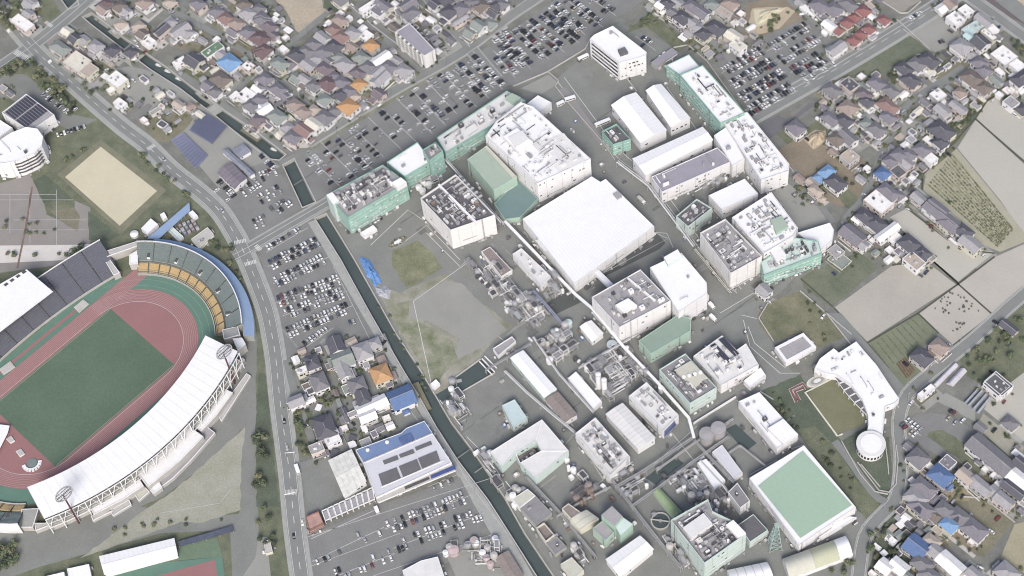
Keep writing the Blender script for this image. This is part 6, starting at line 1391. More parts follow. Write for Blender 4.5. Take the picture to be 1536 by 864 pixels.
def row(t, s, fa, fb, where, group, step=2.55, off=2.7, lines=True, bays=False):
    A, B = gp(t, s); A, B = Vector(A[:2]), Vector(B[:2]); d = (B-A); L = d.length; d /= L; nn = Vector((-d.y, d.x)); n = int(L/step); yaw = atan2(nn.y, nn.x)
    for sgn, f in ((1, fa), (-1, fb)):
        if not f: continue
        k = 0
        while k < n:
            if rc.random() < f:
                q = A+d*(k+.5)*step+nn*sgn*(off+rc.uniform(-.25, .25)); kd, cl = pickcar('top car' in group or 'right-hand' in group)
                CARS.append((q.x, q.y, yaw+(0 if rc.random() < .5 else pi)+rc.uniform(-.03, .03), kd, cl, where, group))
            k += 1
    if lines:
        p_ = [A-d*1.5, B+d*1.5]; strip(MK, p_, .45, LINE, .225)
        for k in range(n+1):
            for sgn, f in ((1, fa), (-1, fb)):
                if f: q = A+d*k*step; strip(MK, [q+nn*sgn*.3, q+nn*sgn*5], .16, BAY, .22)
OR = ['first', 'second', 'third', 'fourth', 'fifth', 'sixth', 'seventh', 'eighth', 'ninth', 'tenth', 'eleventh', 'twelfth', 'thirteenth']
def lot(name, group, rows):
    for i, (t, s, fa, fb) in enumerate(rows): row(t, s, fa, fb, f'in {OR[i]} row of {name}', group)
lot('upper works car park counted from its left', 'cars in the upper car park', [('B2', '300,60 500,250', .75, .45), ('B2', '395,0 595,200', .35, .3), ('B2', '525,0 690,150', .45, .5), ('A2', '490,785 690,985', .25, .35), ('A2', '575,735 745,900', .4, .4), ('A2', '668,682 850,860', .2, .2), ('A2', '748,632 930,810', .2, .1), ('A2', '832,575 1025,765', .35, .3), ('A2', '915,522 1100,715', .6, .4), ('A2', '1000,468 1165,650', .5, .35), ('A2', '1085,420 1280,610', .5, .75), ('A2', '1168,375 1350,560', .85, .7), ('A2', '1250,330 1430,510', .9, .7)])
lot('top car park counted from its left', 'cars in the top car park', [('A2', '1390,300 1500,440', .6, .5), ('A2', '1400,215 1560,380', .9, .85), ('A3', '-40,185 130,390', .95, .9), ('A3', '50,165 235,335', .95, .9), ('A3', '120,125 325,295', .95, .9), ('A3', '205,85 405,240', .95, .9), ('A3', '265,30 445,195', .9, .9), ('A3', '345,0 545,150', .9, .8), ('A3', '480,-10 620,85', .8, .7)])
lot('right-hand car park counted from its top', 'cars in the right-hand car park', [('', '1084,109 1143,76', .95, .95), ('', '1152,76 1212,39', .9, .8), ('', '1097,128 1163,91', .95, .95), ('', '1170,92 1230,56', .95, .95), ('', '1110,149 1177,109', .95, .95), ('', '1188,108 1230,84', .95, .85), ('', '1121,169 1192,128', .95, .9), ('', '1204,120 1252,90', .85, .3)])
lot('canal-side car park counted from its top', 'cars in the canal-side car park', [('k2' if False else 'B2', '85,622 305,492', .8, 0), ('B2', '95,705 375,565', .95, .95), ('B2', '125,805 425,660', .95, .95), ('C2', '140,90 515,-45', .95, .9), ('C2', '180,165 530,30', .9, .75), ('C2', '195,270 560,115', .9, .8)])
row('C2', '300,350 450,245', .75, 0, 'in the slanted short row above the grey roofs by the canal', 'cars in the canal-side car park'); row('C2', '520,205 640,160', .6, .4, 'in the small group near the canal above the pale roof', 'cars in the canal-side car park', lines=False)
lot('store car park counted from the store', 'cars in the lower car park', [('D2', '1020,345 1165,285', 0, .85), ('D2', '770,590 1250,400', .7, .8), ('D2', '345,645 690,490', .05, .1), ('D2', '820,700 1320,505', .65, .65), ('D2', '350,775 740,590', .12, .3), ('D2', '470,868 800,740', .5, .5)])
B1r = [('B1', '1240,230 1340,330', .7, .2), ('B2', '30,330 170,255', .7, .6), ('B2', '110,400 210,330', .7, .5), ('B2', '0,470 80,440', .7, .5), ('B2', '40,200 150,150', .8, .4), ('B2', '20,80 130,180', .6, .2), ('B1', '1390,290 1500,220', .8, .3)]
for i, (t, s, fa, fb) in enumerate(B1r): row(t, s, fa, fb, f'in the {OR[i]} cluster of the crossroads shop car park', 'cars in the shop car park', lines=False)
row('n', '640,610 880,790', .85, .15, 'along the kerb of the gravel car park by the plastic tunnels', 'cars in the gravel car park', lines=False); row('n', '150,710 330,860', .9, .8, 'in the short lot by the round white drum', 'cars in the gravel car park')
row('i', '230,260 400,160', .9, 0, 'in the gravel yard corner by the wide road', 'cars in the gravel yard', lines=False); row('i', '570,530 670,490', .9, 0, 'in the gravel yard at the field corner', 'cars in the gravel yard', lines=False)
row('A3', '750,215 850,285', .5, .3, 'in the small yard behind the white office', 'cars at the works', lines=True); row('B4', '90,790 170,745', .9, 0, 'below the teal-walled wing at the works edge', 'cars at the works', lines=False); row('B2', '700,470 770,430', .9, 0, 'at the foot of the long teal works building', 'cars at the works', lines=False); row('A3', '210,640 270,610', .9, 0, 'beside the white entrance hall', 'cars at the works', lines=False)
row('s', '1030,260 1120,225', .9, 0, 'in the yard of the white workshop', 'cars at the workshop', lines=False); row('s', '1180,200 1220,300', .8, 0, 'in the yard of the white workshop', 'cars at the workshop', lines=False); row('d', '555,370 850,640', .9, .1, 'under the lilac-roofed apartment block', 'cars at the apartment block', step=3.4); row('C4', '320,165 390,205', .9, 0, 'on the worn lawn beside the works', 'cars at the works', lines=False); row('A1', '260,530 440,660', .8, .5, 'in the car park of the solar-roofed hall', 'cars at the halls', lines=False); row('A1', '330,800 510,740', .8, 0, 'on the lane below the solar-roofed hall', 'cars at the halls', lines=False)
# moving traffic on the roads
for t, s, wh in (('B1', '945,95', 'upper'), ('B1', '1280,390', 'middle'), ('D2', '195,128', 'lower'), ('C2', '180,780', 'workshop'), ('D2', '285,560', 'shop'), ('D2', '235,640', 'lower end')):
    q = gp(t, s)[0]; k = min(range(len(main)-1), key=lambda i: (main[i]-Vector(q[:2])).length); d = main[k+1]-main[k]; CARS.append((q.x, q.y, atan2(d.y, d.x), 'saloon', rc.choice(('white', 'silver', 'black')), f'driving on the {wh} stretch of the main road', 'cars on the main road'))
# cars beside houses
for (hx, hy, rr, i) in HPOLY:
    H_ = HOUSES[i]
    if H_[2]*H_[3] < 46: continue
    for _ in range(rh.choice((0, 1, 1, 2))):
        a = rh.uniform(0, 2*pi); d = rr+rh.uniform(1.5, 4); x, y = hx+d*cos(a), hy+d*sin(a)
        if any((x-p[0])**2+(y-p[1])**2 < (p[2]+1.2)**2 for p in HPOLY) or any((x-c_[0])**2+(y-c_[1])**2 < 12 for c_ in CARS): continue
        l_ = min(LM, key=lambda q: hypot(q[0]-H_[0], q[1]-H_[1])); kd, cl = pickcar(); CARS.append((x, y, rh.choice((0, pi/2))+SA+rh.uniform(-.1, .1), kd, cl, 'parked among the houses near '+l_[2], 'cars parked beside houses'))
dist = lambda c_: (Vector((c_[0], c_[1], 0))-CAMP).length
CARS.sort(key=dist)
NM = {'saloon': 'saloon', 'small': 'hatchback', 'van': 'van'}
farc = MB(); M_IND = 300
for n, (x, y, yaw, kd, cl, wh, gr) in enumerate(CARS):
    if n < M_IND:
        o = link('parked_car' if 'driving' not in wh else 'moving_car', CARME[(kd, cl)][0], None, (x, y, .42 if 'driving' in wh else .2)); o.rotation_euler = (0, 0, yaw)
        tag(o, f'{cl} {NM[kd]} {wh}', 'car', gr)
    else:
        m_ = CARME[(kd, cl)][1]; ca, sa = cos(yaw), sin(yaw); i0 = len(farc.v); farc.v += [(x+p[0]*ca-p[1]*sa, y+p[0]*sa+p[1]*ca, p[2]+.2) for p in m_.v]
        mm = [farc.mi(q) for q in m_.ms]; farc.f += [tuple(k+i0 for k in f) for f in m_.f]; farc.m += [mm[k] for k in m_.m]
o = farc.build('parked_cars'); tag(o, 'the many small cars parked in the far car parks and lanes', 'cars', None, 'stuff')
MK.build('road_markings')['kind'] = 'structure'
# trucks and buses
def truck(label, t, a, b, wd=2.4, h=2.9, body=None, cat='truck', group=None):
    A, B = gp(t, f'{a} {b}', 1.5); d = (B-A); L = max(5, Vector(d[:2]).length); yaw = atan2(d.y, d.x); c = (A+B)/2; root = thing('truck' if cat == 'truck' else 'bus', label, cat, (c.x, c.y, .2), group, yaw); bm = body or W_()
    if cat == 'truck':
        mb = MB(); mb.box((-.9, 0), 0, L-2, wd, .9, h, bm); mb.build('cargo_box', root); mb = MB(); mb.box((L/2-.95, 0), 0, 1.8, wd-.2, .5, 2.2, W_()); mb.box((L/2-.05, 0), 0, .06, wd-.5, 1.25, 2.0, GLASS); mb.build('cab', root)
    else:
        mb = MB(); mb.box((0, 0), 0, L, wd, .5, h, bm); mb.build('body', root); mb = MB()
        for s_ in (-1, 1): mb.box((0, s_*(wd/2+.02)), 0, L*.9, .04, 1.5, 2.4, GLASS)
        mb.build('window', root)
    for sx in (-.3, .33):
        for sy in (-1, 1): mb = MB(); cx_, cy_ = sx*L, sy*(wd/2-.15); mb.bar((cx_, cy_-.15, .48), (cx_, cy_+.15, .48), .48, TYRE, 8); mb.build('wheel', root)
for lab, t, a, b in (('long white bus parked by the lawn edge of the bus yard', 'A3', '412,345', '470,318'), ('long white bus in the bus yard beside the small teal block', 'A3', '510,725', '595,690'), ('white bus standing at the upper end of the main street', 'A3', '335,578', '395,560'), ('white bus standing at the entrance hall end of the main street', 'A3', '288,608', '330,588')): truck(lab, t, a, b, 2.6, 3, W_(), 'bus', 'buses in the works yard')
for i, (lab, t, a, b) in enumerate((('first of three white lorries parked beside the dark process yard', 'B2', '1285,765', '1315,785'), ('middle of three white lorries beside the dark process yard', 'B2', '1315,790', '1345,810'), ('lowest of three white lorries beside the dark process yard', 'B2', '1345,820', '1375,838'), ('grey-boxed lorry on the main street beside the huge white warehouse', 'B3', '755,310', '795,345'), ('white lorry on the road right of the plain white block', 'C3', '1165,95', '1195,125'), ('white lorry turning on the yard below the plain white block', 'C3', '1170,165', '1205,195'), ('white lorry parked in the yard of the white workshop', 'C2', '625,780', '655,845'), ('white lorry by the street beside the supermarket', 'D2', '245,225', '262,275'), ('white lorry in front of the supermarket at the canopy frames', 'D2', '705,470', '718,500'), ('dark lorry beside the upper white tanks yard', 'C3', '395,420', '415,430'), ('white lorry parked near the settling pond street', 'D3', '550,345', '572,365'))): truck(lab, t, a, b, 2.5, 3, PALEC if 'grey' in lab else (DSTEEL if 'dark' in lab else W_()))
# ------------------------------------------------------------------ trees and bushes
def crown(seed, m, R=1.0, n=210):
    r = random.Random(seed); mb = MB(); lob = [(r.uniform(-.45, .45), r.uniform(-.45, .45), r.uniform(-.3, .45), r.uniform(.4, .62)) for _ in range(7)]
    for _ in range(n):
        a = r.choice(lob); th = r.uniform(0, 2*pi); ph = math.acos(r.uniform(-.6, 1)); q = a[3]*r.uniform(.7, 1.05)
        c = Vector((a[0]+q*sin(ph)*cos(th), a[1]+q*sin(ph)*sin(th), a[2]+q*cos(ph)*.85)); nn = (c-Vector((a[0], a[1], a[2]-.2))).normalized()+Vector((r.uniform(-.5, .5), r.uniform(-.5, .5), r.uniform(-.2, .6))); nn.normalize()
        u = nn.cross(Vector((0, .3, 1))).normalized(); v = nn.cross(u); s_ = r.uniform(.11, .22)
        mb.face([c+u*s_, c+v*s_*.8, c-u*s_, c-v*s_*.9], m)
    me = bpy.data.meshes.new('crown'); me.from_pydata([tuple(p) for p in mb.v], [], mb.f); me.materials.append(m); me.update(); return me
CROWNS = [crown(i, LEAF[i % 3]) for i in range(9)]
tm = MB(); n = 6
for k in range(3):
    z0, z1, r0, r1 = k/3, (k+1)/3, .09-.02*k, .07-.02*k
    for i in range(n): a, b = 2*pi*i/n, 2*pi*(i+1)/n; tm.face([(r0*cos(a), r0*sin(a), z0), (r0*cos(b), r0*sin(b), z0), (r1*cos(b), r1*sin(b), z1), (r1*cos(a), r1*sin(a), z1)], BARK)
for i in range(4): a = pi/2*i+.4; tm.bar((0, 0, .6), (.35*cos(a), .35*sin(a), 1.05), .03, BARK)
TRUNK = bpy.data.meshes.new('trunk'); TRUNK.from_pydata([tuple(p) for p in tm.v], [], tm.f); TRUNK.materials.append(BARK); TRUNK.update()
rt = random.Random(9); NT = [0]; TREEPOS = []
def tree(x, y, r, label, group, ci=None, bush=False):
    NT[0] += 1; root = thing('bush' if bush else 'tree', label, 'bush' if bush else 'tree', (x, y, 0), group, rt.uniform(0, 6.28)); hgt = r*(1.0 if bush else 1.7)
    c = link('crown', CROWNS[ci if ci is not None else rt.randrange(9)], root, (0, 0, hgt*.72)); c.scale = (r*rt.uniform(.9, 1.1), r*rt.uniform(.9, 1.1), r*rt.uniform(.8, 1.15))
    t_ = link('trunk', TRUNK, root, (0, 0, -.1)); t_.scale = (r*.8, r*.8, hgt*.8); TREEPOS.append((x, y))
def grove(t, s, n, r0, r1, label, group, bush=False, kinds=None):
    P = [(p.x, p.y) for p in gp(t, s)]; xs = [p[0] for p in P]; ys = [p[1] for p in P]; k = 0; pos = []; n = int(n*1.25); r0, r1 = r0*1.12, r1*1.12
    for _ in range(n*30):
        if k >= n: break
        q = (rt.uniform(min(xs), max(xs)), rt.uniform(min(ys), max(ys)))
        if not inside(q, P) or any(hypot(q[0]-a, q[1]-b) < r0*1.1 for a, b in pos): continue
        pos.append(q); k += 1; tree(*q, rt.uniform(r0, r1), label, group, rt.choice(kinds) if kinds else None, bush)
grove('A1', '0,420 110,360 220,370 330,470 420,600 470,690 430,690 280,560 180,420 100,420 0,500', 26, 2.2, 3.6, 'leafy green tree in the belt along the upper-left road', 'trees of the roadside belt')
grove('A1', '-20,0 70,0 110,60 60,90 100,190 40,180 -20,130', 10, 2.2, 3.8, 'dense green tree at the upper left corner beside the white hall', 'trees in the upper left corner')
grove('A1', '480,490 590,420 640,500 620,560 520,560', 7, 1.6, 2.6, 'green tree beside the white roof with dark panel', 'trees by the white panel roof')
grove('B1', '780,20 1010,200 1120,330 1080,330 930,190 770,60', 9, 1.6, 2.6, 'small tree on the lawn between the sand ground and main road', 'trees by the sand ground')
grove('B1', '350,130 560,0 600,-20 380,100', 6, 1.2, 1.9, 'small tree along the upper edge of the sand ground', 'trees at the sand ground edge'); grove('B1', '400,620 500,590 500,660 410,680', 4, 2, 3, 'dark tree on the pale terrace by the stadium gate', 'trees by the stadium gate')
grove('B1', '20,420 420,420 420,540 20,540', 8, 1.2, 1.7, 'small tree standing on the pinkish plaza', 'trees on the plaza'); grove('B1', '40,640 400,630 400,655 40,665', 5, 1.4, 2, 'small tree on the pale terrace steps', 'trees on the terrace')
grove('B1', '1200,560 1330,560 1400,800 1420,864 1380,800 1260,640', 9, 1.5, 2.6, 'green tree on the slope between the stadium and main road', 'trees by the stadium slope')
grove('D1', '1470,40 1536,40 1536,500 1480,420', 9, 2, 3.6, 'dark green tree on the verge between footpath and main road', 'trees on the road verge'); grove('D1', '-40,660 90,680 100,840 -20,864', 9, 2.4, 4, 'dark green tree at the lower left corner', 'trees in the lower left corner')
grove('D1', '640,590 830,500 1300,530 1250,560 820,600 600,690', 9, 1, 1.8, 'small bush on the dry grass below the stadium', 'bushes on the dry grass', True); grove('D2', '20,520 110,500 150,700 40,700', 6, 1.6, 2.6, 'green tree around the small hut on the road verge', 'trees near the verge hut')
grove('s', '90,200 250,220 290,280 210,480 130,560 90,400', 12, 1.2, 2.4, 'garden tree left of the dark hipped roof by the main road', 'trees of the roadside garden'); grove('s', '120,560 280,600 300,720 180,740', 7, 1.1, 2, 'garden tree below the dark hipped roof by the main road', 'trees below the roadside garden')
grove('r', '340,680 560,690 600,780 460,860 330,820', 8, 1.1, 2.2, 'garden tree above the dark hipped roof by the main road', 'trees above the roadside garden')
grove('', '562,452 580,460 640,575 655,592 640,590 580,490', 10, .8, 1.5, 'low bush on the grass bank of the lower canal', 'bushes on the canal bank', True)
grove('A3', '700,170 820,90 880,130 900,200 820,150', 9, 1.1, 2, 'bush on the grass above the white office', 'bushes above the office', True)
grove('h', '140,200 400,60 380,200 140,380', 8, 1.2, 2.2, 'scrubby bush on the tan field by the right car park', 'bushes on the tan field', True)
grove('j', '1020,130 1090,180 1050,260 1000,200', 4, 1, 1.8, 'yellowish garden bush below the long green field', 'bushes below the green field', True, [2, 5, 8]); grove('j', '1300,60 1400,20 1480,160 1380,220', 7, 1.1, 2.2, 'garden tree at the lower corner of the long green field', 'trees at the green field corner')
grove('i', '1400,480 1536,520 1536,660 1440,600', 6, 1.6, 2.8, 'green tree right of the white roof with solar panels', 'trees by the white solar roof'); grove('k', '920,400 1090,440 980,590 780,760 700,700 860,540', 10, 1.2, 2.4, 'dark green tree on the plot at the paddy edge', 'trees at the paddy edge')
grove('l', '420,600 600,570 640,700 520,780 380,720', 8, 1, 2, 'garden tree below the sky blue roof pair', 'trees below the sky blue roofs'); grove('l', '210,560 260,590 420,800 340,850', 8, .9, 1.6, 'bush in the hedge between the grey lot and gardens', 'bushes of the grey lot hedge', True)
grove('C4', '1150,420 1536,140 1536,420 1250,520', 22, 1.3, 2.6, 'green tree on the rough plot right of the white plastic tunnels', 'trees on the rough plot'); grove('C4', '250,20 330,40 500,240 420,340 300,330', 7, .8, 1.6, 'bush on the worn lawn beside the works', 'bushes on the worn lawn', True)
grove('D4', '640,600 860,560 860,760 640,860', 12, 1.3, 2.6, 'green tree on the plot left of the blue gabled roof', 'trees by the blue gabled roof'); grove('D4', '480,770 560,760 560,864 400,864', 5, 1.4, 2.4, 'green tree below the white end of the long barrel roof', 'trees by the barrel roof')
grove('C4', '60,590 130,620 240,800 300,860 200,830 100,720', 10, 1, 2, 'shrub on the works lawn left of the sunken lawn', 'shrubs on the works lawn', True); grove('D4', '300,60 360,60 640,420 600,470 430,270', 10, 1, 2, 'shrub on the green slope right of the mint roof', 'shrubs on the green slope', True)
grove('o', '680,700 760,640 860,760 820,860 700,840', 8, .8, 1.5, 'heap-like dry bush on the bare plot right of the deep blue roof', 'bushes on the bare plot', True, [2, 5, 8])
# garden bushes beside houses (up to the limit of individuals)
allp = [(p[0], p[1], p[2]*.8) for p in HPOLY]; nb = 0
HS = sorted(HPOLY, key=lambda p: (Vector((p[0], p[1], 0))-CAMP).length)
gb = MB()
for (hx, hy, rr, i) in HS:
    for _ in range(3):
        a = rh.uniform(0, 2*pi); d = rr+rh.uniform(.6, 4); x, y = hx+d*cos(a), hy+d*sin(a)
        if any((x-p[0])**2+(y-p[1])**2 < (p[2]+.6)**2 for p in allp) or any((x-c_[0])**2+(y-c_[1])**2 < 9 for c_ in CARS): continue
        l_ = min(LM, key=lambda q: hypot(q[0]-HOUSES[i][0], q[1]-HOUSES[i][1]))
        if nb < 150: tree(x, y, rh.uniform(.8, 1.9), 'garden bush among the houses near '+l_[2], 'garden bushes near '+l_[2], None, True); nb += 1
        else:
            m_ = CROWNS[rh.randrange(9)]; r_ = rh.uniform(.8, 1.9); i0 = len(gb.v); gb.v += [(x+v.co.x*r_, y+v.co.y*r_, .7*r_+v.co.z*r_) for v in m_.vertices]; k = gb.mi(m_.materials[0])
            for f in m_.polygons: gb.f.append(tuple(q+i0 for q in f.vertices)); gb.m.append(k)
tag(gb.build('garden_bushes'), 'small bushes in the gardens of the farther houses', 'bushes', None, 'stuff')
# low clutter beside houses: store boxes and water tanks
for (hx, hy, rr, i) in HPOLY:
    for _ in range(2):
        a = rh.uniform(0, 2*pi); d = rr+rh.uniform(0, 2.5); x, y = hx+d*cos(a), hy+d*sin(a)
        if nb > 330 or rh.random() < .45 or any((x-p[0])**2+(y-p[1])**2 < (p[2]+.3)**2 for p in allp) or any((x-c_[0])**2+(y-c_[1])**2 < 12 for c_ in CARS) or any((x-c_[0])**2+(y-c_[1])**2 < 6 for c_ in TREEPOS): continue
        l_ = min(LM, key=lambda q: hypot(q[0]-HOUSES[i][0], q[1]-HOUSES[i][1])); nb += 1; m_ = rh.choice((W_(), W_(), PALEC, STEEL, DROOF)); cn = {'white_coating': 'white', 'pale_concrete': 'pale', 'grey_steel': 'grey', 'dark_grey_roof': 'dark'}[m_.name]
        mb = MB(); L_, w__, h_ = rh.uniform(1.6, 3.6), rh.uniform(1.2, 2.2), rh.uniform(1.4, 2.4); root = thing('garden_store', f'{cn} garden store box among the houses near {l_[2]}', 'store box', (x, y, 0), 'garden store boxes', SA+rh.choice((0, pi/2)))
        mb.box((0, 0), 0, L_, w__, 0, h_, m_); mb.build('box', root); mb = MB(); mb.box((0, 0), 0, L_+.25, w__+.25, h_, h_+.12, rh.choice((m_, STEEL, W_()))); mb.build('lid', root)
# crates, drums and bins lying about the works yards
WLM = [(560,310,'the long teal works building'), (690,310,'the tall white block by the lawn'), (805,210,'the main white hall'), (880,340,'the huge white warehouse'), (925,65,'the white office'), (960,180,'the white gabled sheds'), (1035,245,'the lilac-roofed block'), (1095,370,'the tall pinkish white block'), (950,450,'the centre grey-roofed building'), (1000,500,'the green-roofed building'), (1085,545,'the solar-striped laboratory'), (800,565,'the long bright white shed'), (895,600,'the two upright white tanks'), (795,676,'the courtyard building'), (905,670,'the lower street corner building'), (1060,655,'the round grey tanks'), (1050,800,'the tall pale teal building'), (1200,740,'the mint roof'), (930,790,'the pale green stepped building'), (1150,640,'the long white building by the lawn')]
FG = px('', '560,330 620,262 770,160 830,124 890,70 935,40 1005,74 1085,150 1185,255 1236,335 1236,372 1180,412 1130,480 1185,560 1140,600 1190,660 1120,700 1130,800 1100,850 850,850 760,745 690,640 740,560 770,500 700,400'); rk = random.Random(31); k = 0
for _ in range(4000):
    if k >= 150: break
    x, y = rk.uniform(550, 1240), rk.uniform(40, 860)
    if not inside((x, y), FG): continue
    p = G(x, y); q = (p.x, p.y)
    if any(hypot(q[0]-cen(P_)[0], q[1]-cen(P_)[1]) < 60 and (inside(q, P_) or inside((q[0]+1.5, q[1]+1), P_) or inside((q[0]-1.5, q[1]+1.5), P_)) for P_ in BP) or any((q[0]-c_[0])**2+(q[1]-c_[1])**2 < 9 for c_ in CARS): continue
    k += 1; l_ = min(WLM, key=lambda w_: hypot(w_[0]-x, w_[1]-y)); cn, m_ = rk.choice((('white', W_()), ('grey', STEEL), ('pale', PALEC), ('rusty', RUST), ('blue', TARP0), ('dark', DROOF)))
    root = thing('crate_stack', f'{cn} crate stack in the works yard near {l_[2]}', 'crates', p, 'crate stacks in the works yards', mainaxis([(0, 0), (1, .62)])+rk.choice((0, pi/2))); L_, w__, h_ = rk.uniform(1.5, 4.5), rk.uniform(1.2, 2.4), rk.uniform(.8, 2.2)
    mb = MB(); mb.box((0, 0), 0, L_, w__, .1, h_, m_); mb.build('crate', root); mb = MB(); mb.box((L_*.1, 0), 0, L_*.5, w__*.8, h_, h_+rk.uniform(.3, 1), rk.choice((m_, W_(), STEEL))); mb.build('upper_crate', root)
pm_ = MB(); PAT = [mat('patch_dark', (120,121,119), .95), mat('patch_pale', (150,151,148), .95), mat('patch_grey', (138,139,137), .95)]
for _ in range(240):
    x, y = (rk.uniform(550, 1240), rk.uniform(40, 860)) if rk.random() < .6 else (rk.uniform(390, 830), rk.uniform(20, 860)); p = G(x, y); a = mainaxis([(0, 0), (1, .62)])+rk.choice((0, pi/2)); L_, w__ = (rk.uniform(12, 45), rk.uniform(.7, 1.3)) if rk.random() < .5 else (rk.uniform(3, 12), rk.uniform(2, 6)); ca, sa = cos(a), sin(a)
    if not (inside((x, y), FG) or inside((x, y), px('', '424,222 462,222 692,86 764,127 580,240 470,300')) or inside((x, y), px('', '460,806 690,716 720,790 500,890')) or inside((x, y), px('', '392,365 470,335 560,510 440,538'))): continue
    pm_.face([(p.x+u*ca-v*sa, p.y+u*sa+v*ca, .175+.00003*_) for u, v in ((-L_/2, -w__/2), (L_/2, -w__/2), (L_/2, w__/2), (-L_/2, w__/2))], rk.choice(PAT))
pm_.build('asphalt_patches')['kind'] = 'structure'
# ------------------------------------------------------------------ other things on the ground
def heap(name, label, cat, t, s, h, m, seed, group=None):
    P = [(p.x, p.y) for p in gp(t, s)]; c = cen(P); root = thing(name, label, cat, (c[0], c[1], 0), group); r = random.Random(seed); mb = MB(); n = 28; rings = 6; g = []
    d = [0]
    per = sum(hypot(P[i][0]-P[i-1][0], P[i][1]-P[i-1][1]) for i in range(len(P)))
    out = []
    for k in range(n):
        s_ = per*k/n
        for i in range(len(P)):
            a, b = Vector(P[i]), Vector(P[(i+1) % len(P)]); L = (b-a).length
            if s_ <= L: q_ = a+(b-a)*s_/L; out.append(Vector(c)+(q_-Vector(c))*r.uniform(.78, 1.12)); break
            s_ -= L
    for j in range(rings+1):
        f = j/rings; g.append([(*(Vector(c).lerp(q, 1-f*.97)*1), h*(sin(f*pi/2))*r.uniform(.7, 1.15) if j else .02) for q in out])
    for j in range(rings):
        for k in range(n): mb.face([g[j][k], g[j][(k+1) % n], g[j+1][(k+1) % n], g[j+1][k]], m)
    return part(mb, 'mound', root), root
TARP = mat('blue_tarpaulin', (78,134,214), .5, .2, .5, .2, 2, tint=(110,160,226))
heap('tarpaulin_heap', 'long heap under bright blue tarpaulins beside the canal at the works plot', 'heap', 'B2', '605,680 625,650 655,650 690,700 745,790 740,815 700,825 650,760', 2.2, TARP, 1); heap('rubble_heap', 'pale rubble and scrap at the lower end of the blue tarpaulin heap', 'heap', 'B2', '700,830 760,815 800,850 780,900 720,890', 1.6, mat('pale_rubble', (176,178,190), .9, .25, .6, .3, 2), 2)
heap('sand_heap', 'tall heap of pale sand beside the brown lot behind the east range', 'heap', 'l', '370,70 470,-20 580,-30 620,20 560,110 450,170', 4.5, DIRT, 3); heap('sand_heap', 'broad sand bank on the tan field right of the cream gabled block', 'heap', 'h', '20,130 120,108 280,90 330,95 200,170 120,250 0,280', 2.5, SAND, 4)
p = gp('B2', '832,570')[0]; root = thing('flower_island', 'oval planted island with white stones on the works lawn', 'flower bed', p); e1 = gp('B2', '885,540')[0]-p; e2 = Vector((-e1.y, e1.x, 0))*.42; el = lambda k, a: p+e1*k*cos(a)+e2*k*sin(a)
mb = MB(); mb.prism([(q.x, q.y) for q in [el(1, 2*pi*i/20) for i in range(20)]], 0, .4, PALEC, OLIVE); part(mb, 'kerb', root); mb = MB(); mb.prism([(q.x, q.y) for q in [el(.4, 2*pi*i/14) for i in range(14)]], .4, .9, W_()); part(mb, 'stone_centre', root)
sb_ = MB()
for i in range(26):
    q = el(rh.uniform(.5, .9), rh.uniform(0, 6.3)); sb_.cyl((q.x, q.y), rh.uniform(.3, .7), .4, rh.uniform(.7, 1.1), rh.choice((LEAF[0], LEAF[1], PALEC)), 6, None, .3)
part(sb_, 'planting', root, 'stuff')
# plastic tunnels and glasshouses
PLAS = mat('plastic_film', (204,200,212), .5, .1, .1, .08, .6); PLASB = mat('bluish_film', (168,176,192), .5, .1, .1, .08, .6)
for lab, s_, m_ in (('longest whitish plastic tunnel left of the pair by the lower road', '470,285 530,320 780,70 720,35', PLAS), ('whitish plastic tunnel right of the pair by the lower road', '640,270 720,305 880,130 800,95', PLAS), ('first bluish plastic tunnel from the left below the black-roofed house', '845,490 870,505 1015,350 985,335', PLASB), ('second bluish plastic tunnel from the left below the black-roofed house', '885,515 915,530 1060,370 1030,355', PLASB), ('third bluish plastic tunnel from the left below the black-roofed house', '935,560 965,580 1110,410 1080,395', PLASB), ('fourth bluish plastic tunnel from the left below the black-roofed house', '985,600 1015,620 1150,450 1125,430', PLASB)):
    vault('plastic_tunnel', lab, 'plastic tunnel', 'n', s_, .6, 2.0, [(0, .5, m_), (.5, 1, m_)], 8, 'plastic tunnels', m_)
# field edges, ditches and crop rows
db = MB()
for s_ in ('1463,178 1502,213 1540,246', '1480,150 1497,142 1480,152 1463,178 1430,215 1384,262 1383,285', '1357,310 1440,374 1492,380', '1395,388 1437,426 1500,482', '1300,515 1377,470 1436,427 1492,385', '1377,470 1408,500', '1430,518 1540,432', '1251,462 1300,514', '1201,418 1250,461', '1357,590 1388,556', '1303,517 1350,575', '1437,424 1395,388 1338,398'): strip(db, [Vector(q[:2]) for q in gp('', s_)], 1.3, mat('ditch', (92,92,80), .95), .16)
db.build('field_ditch')['kind'] = 'structure'
kb2 = MB()
for s_ in ('1237,468 1300,548 1348,612', '1200,437 1277,502', '1152,455 1138,478 1160,512', '1355,45 1400,80 1345,30', '510,-5 560,40 600,70', '1440,745 1476,748 1522,784', '1262,662 1290,712 1312,738 1332,742', '1316,-2 1350,20 1362,20 1381,3', '1286,694 1318,736 1333,739 1344,727 1347,690 1344,668', '1291,697 1320,731', '684,566 721,539', '690,590 742,560', '1328,668 1331,690 1333,712', '1140,588 1160,600', '770,130 822,108 878,74 884,62', '822,108 838,122 833,130 850,152 905,215 922,240', '940,118 955,138', '1010,72 1032,68 1060,92 1112,165 1190,258'):
    pl = [Vector(q[:2]) for q in gp('', s_)]; L, R = polyline(pl, .6)
    for i in range(len(pl)-1): kb2.prism([L[i], R[i], R[i+1], L[i+1]], 0, 1.1, PALEC)
tag(kb2.build('kerb_walls'), None, None, None, 'structure')
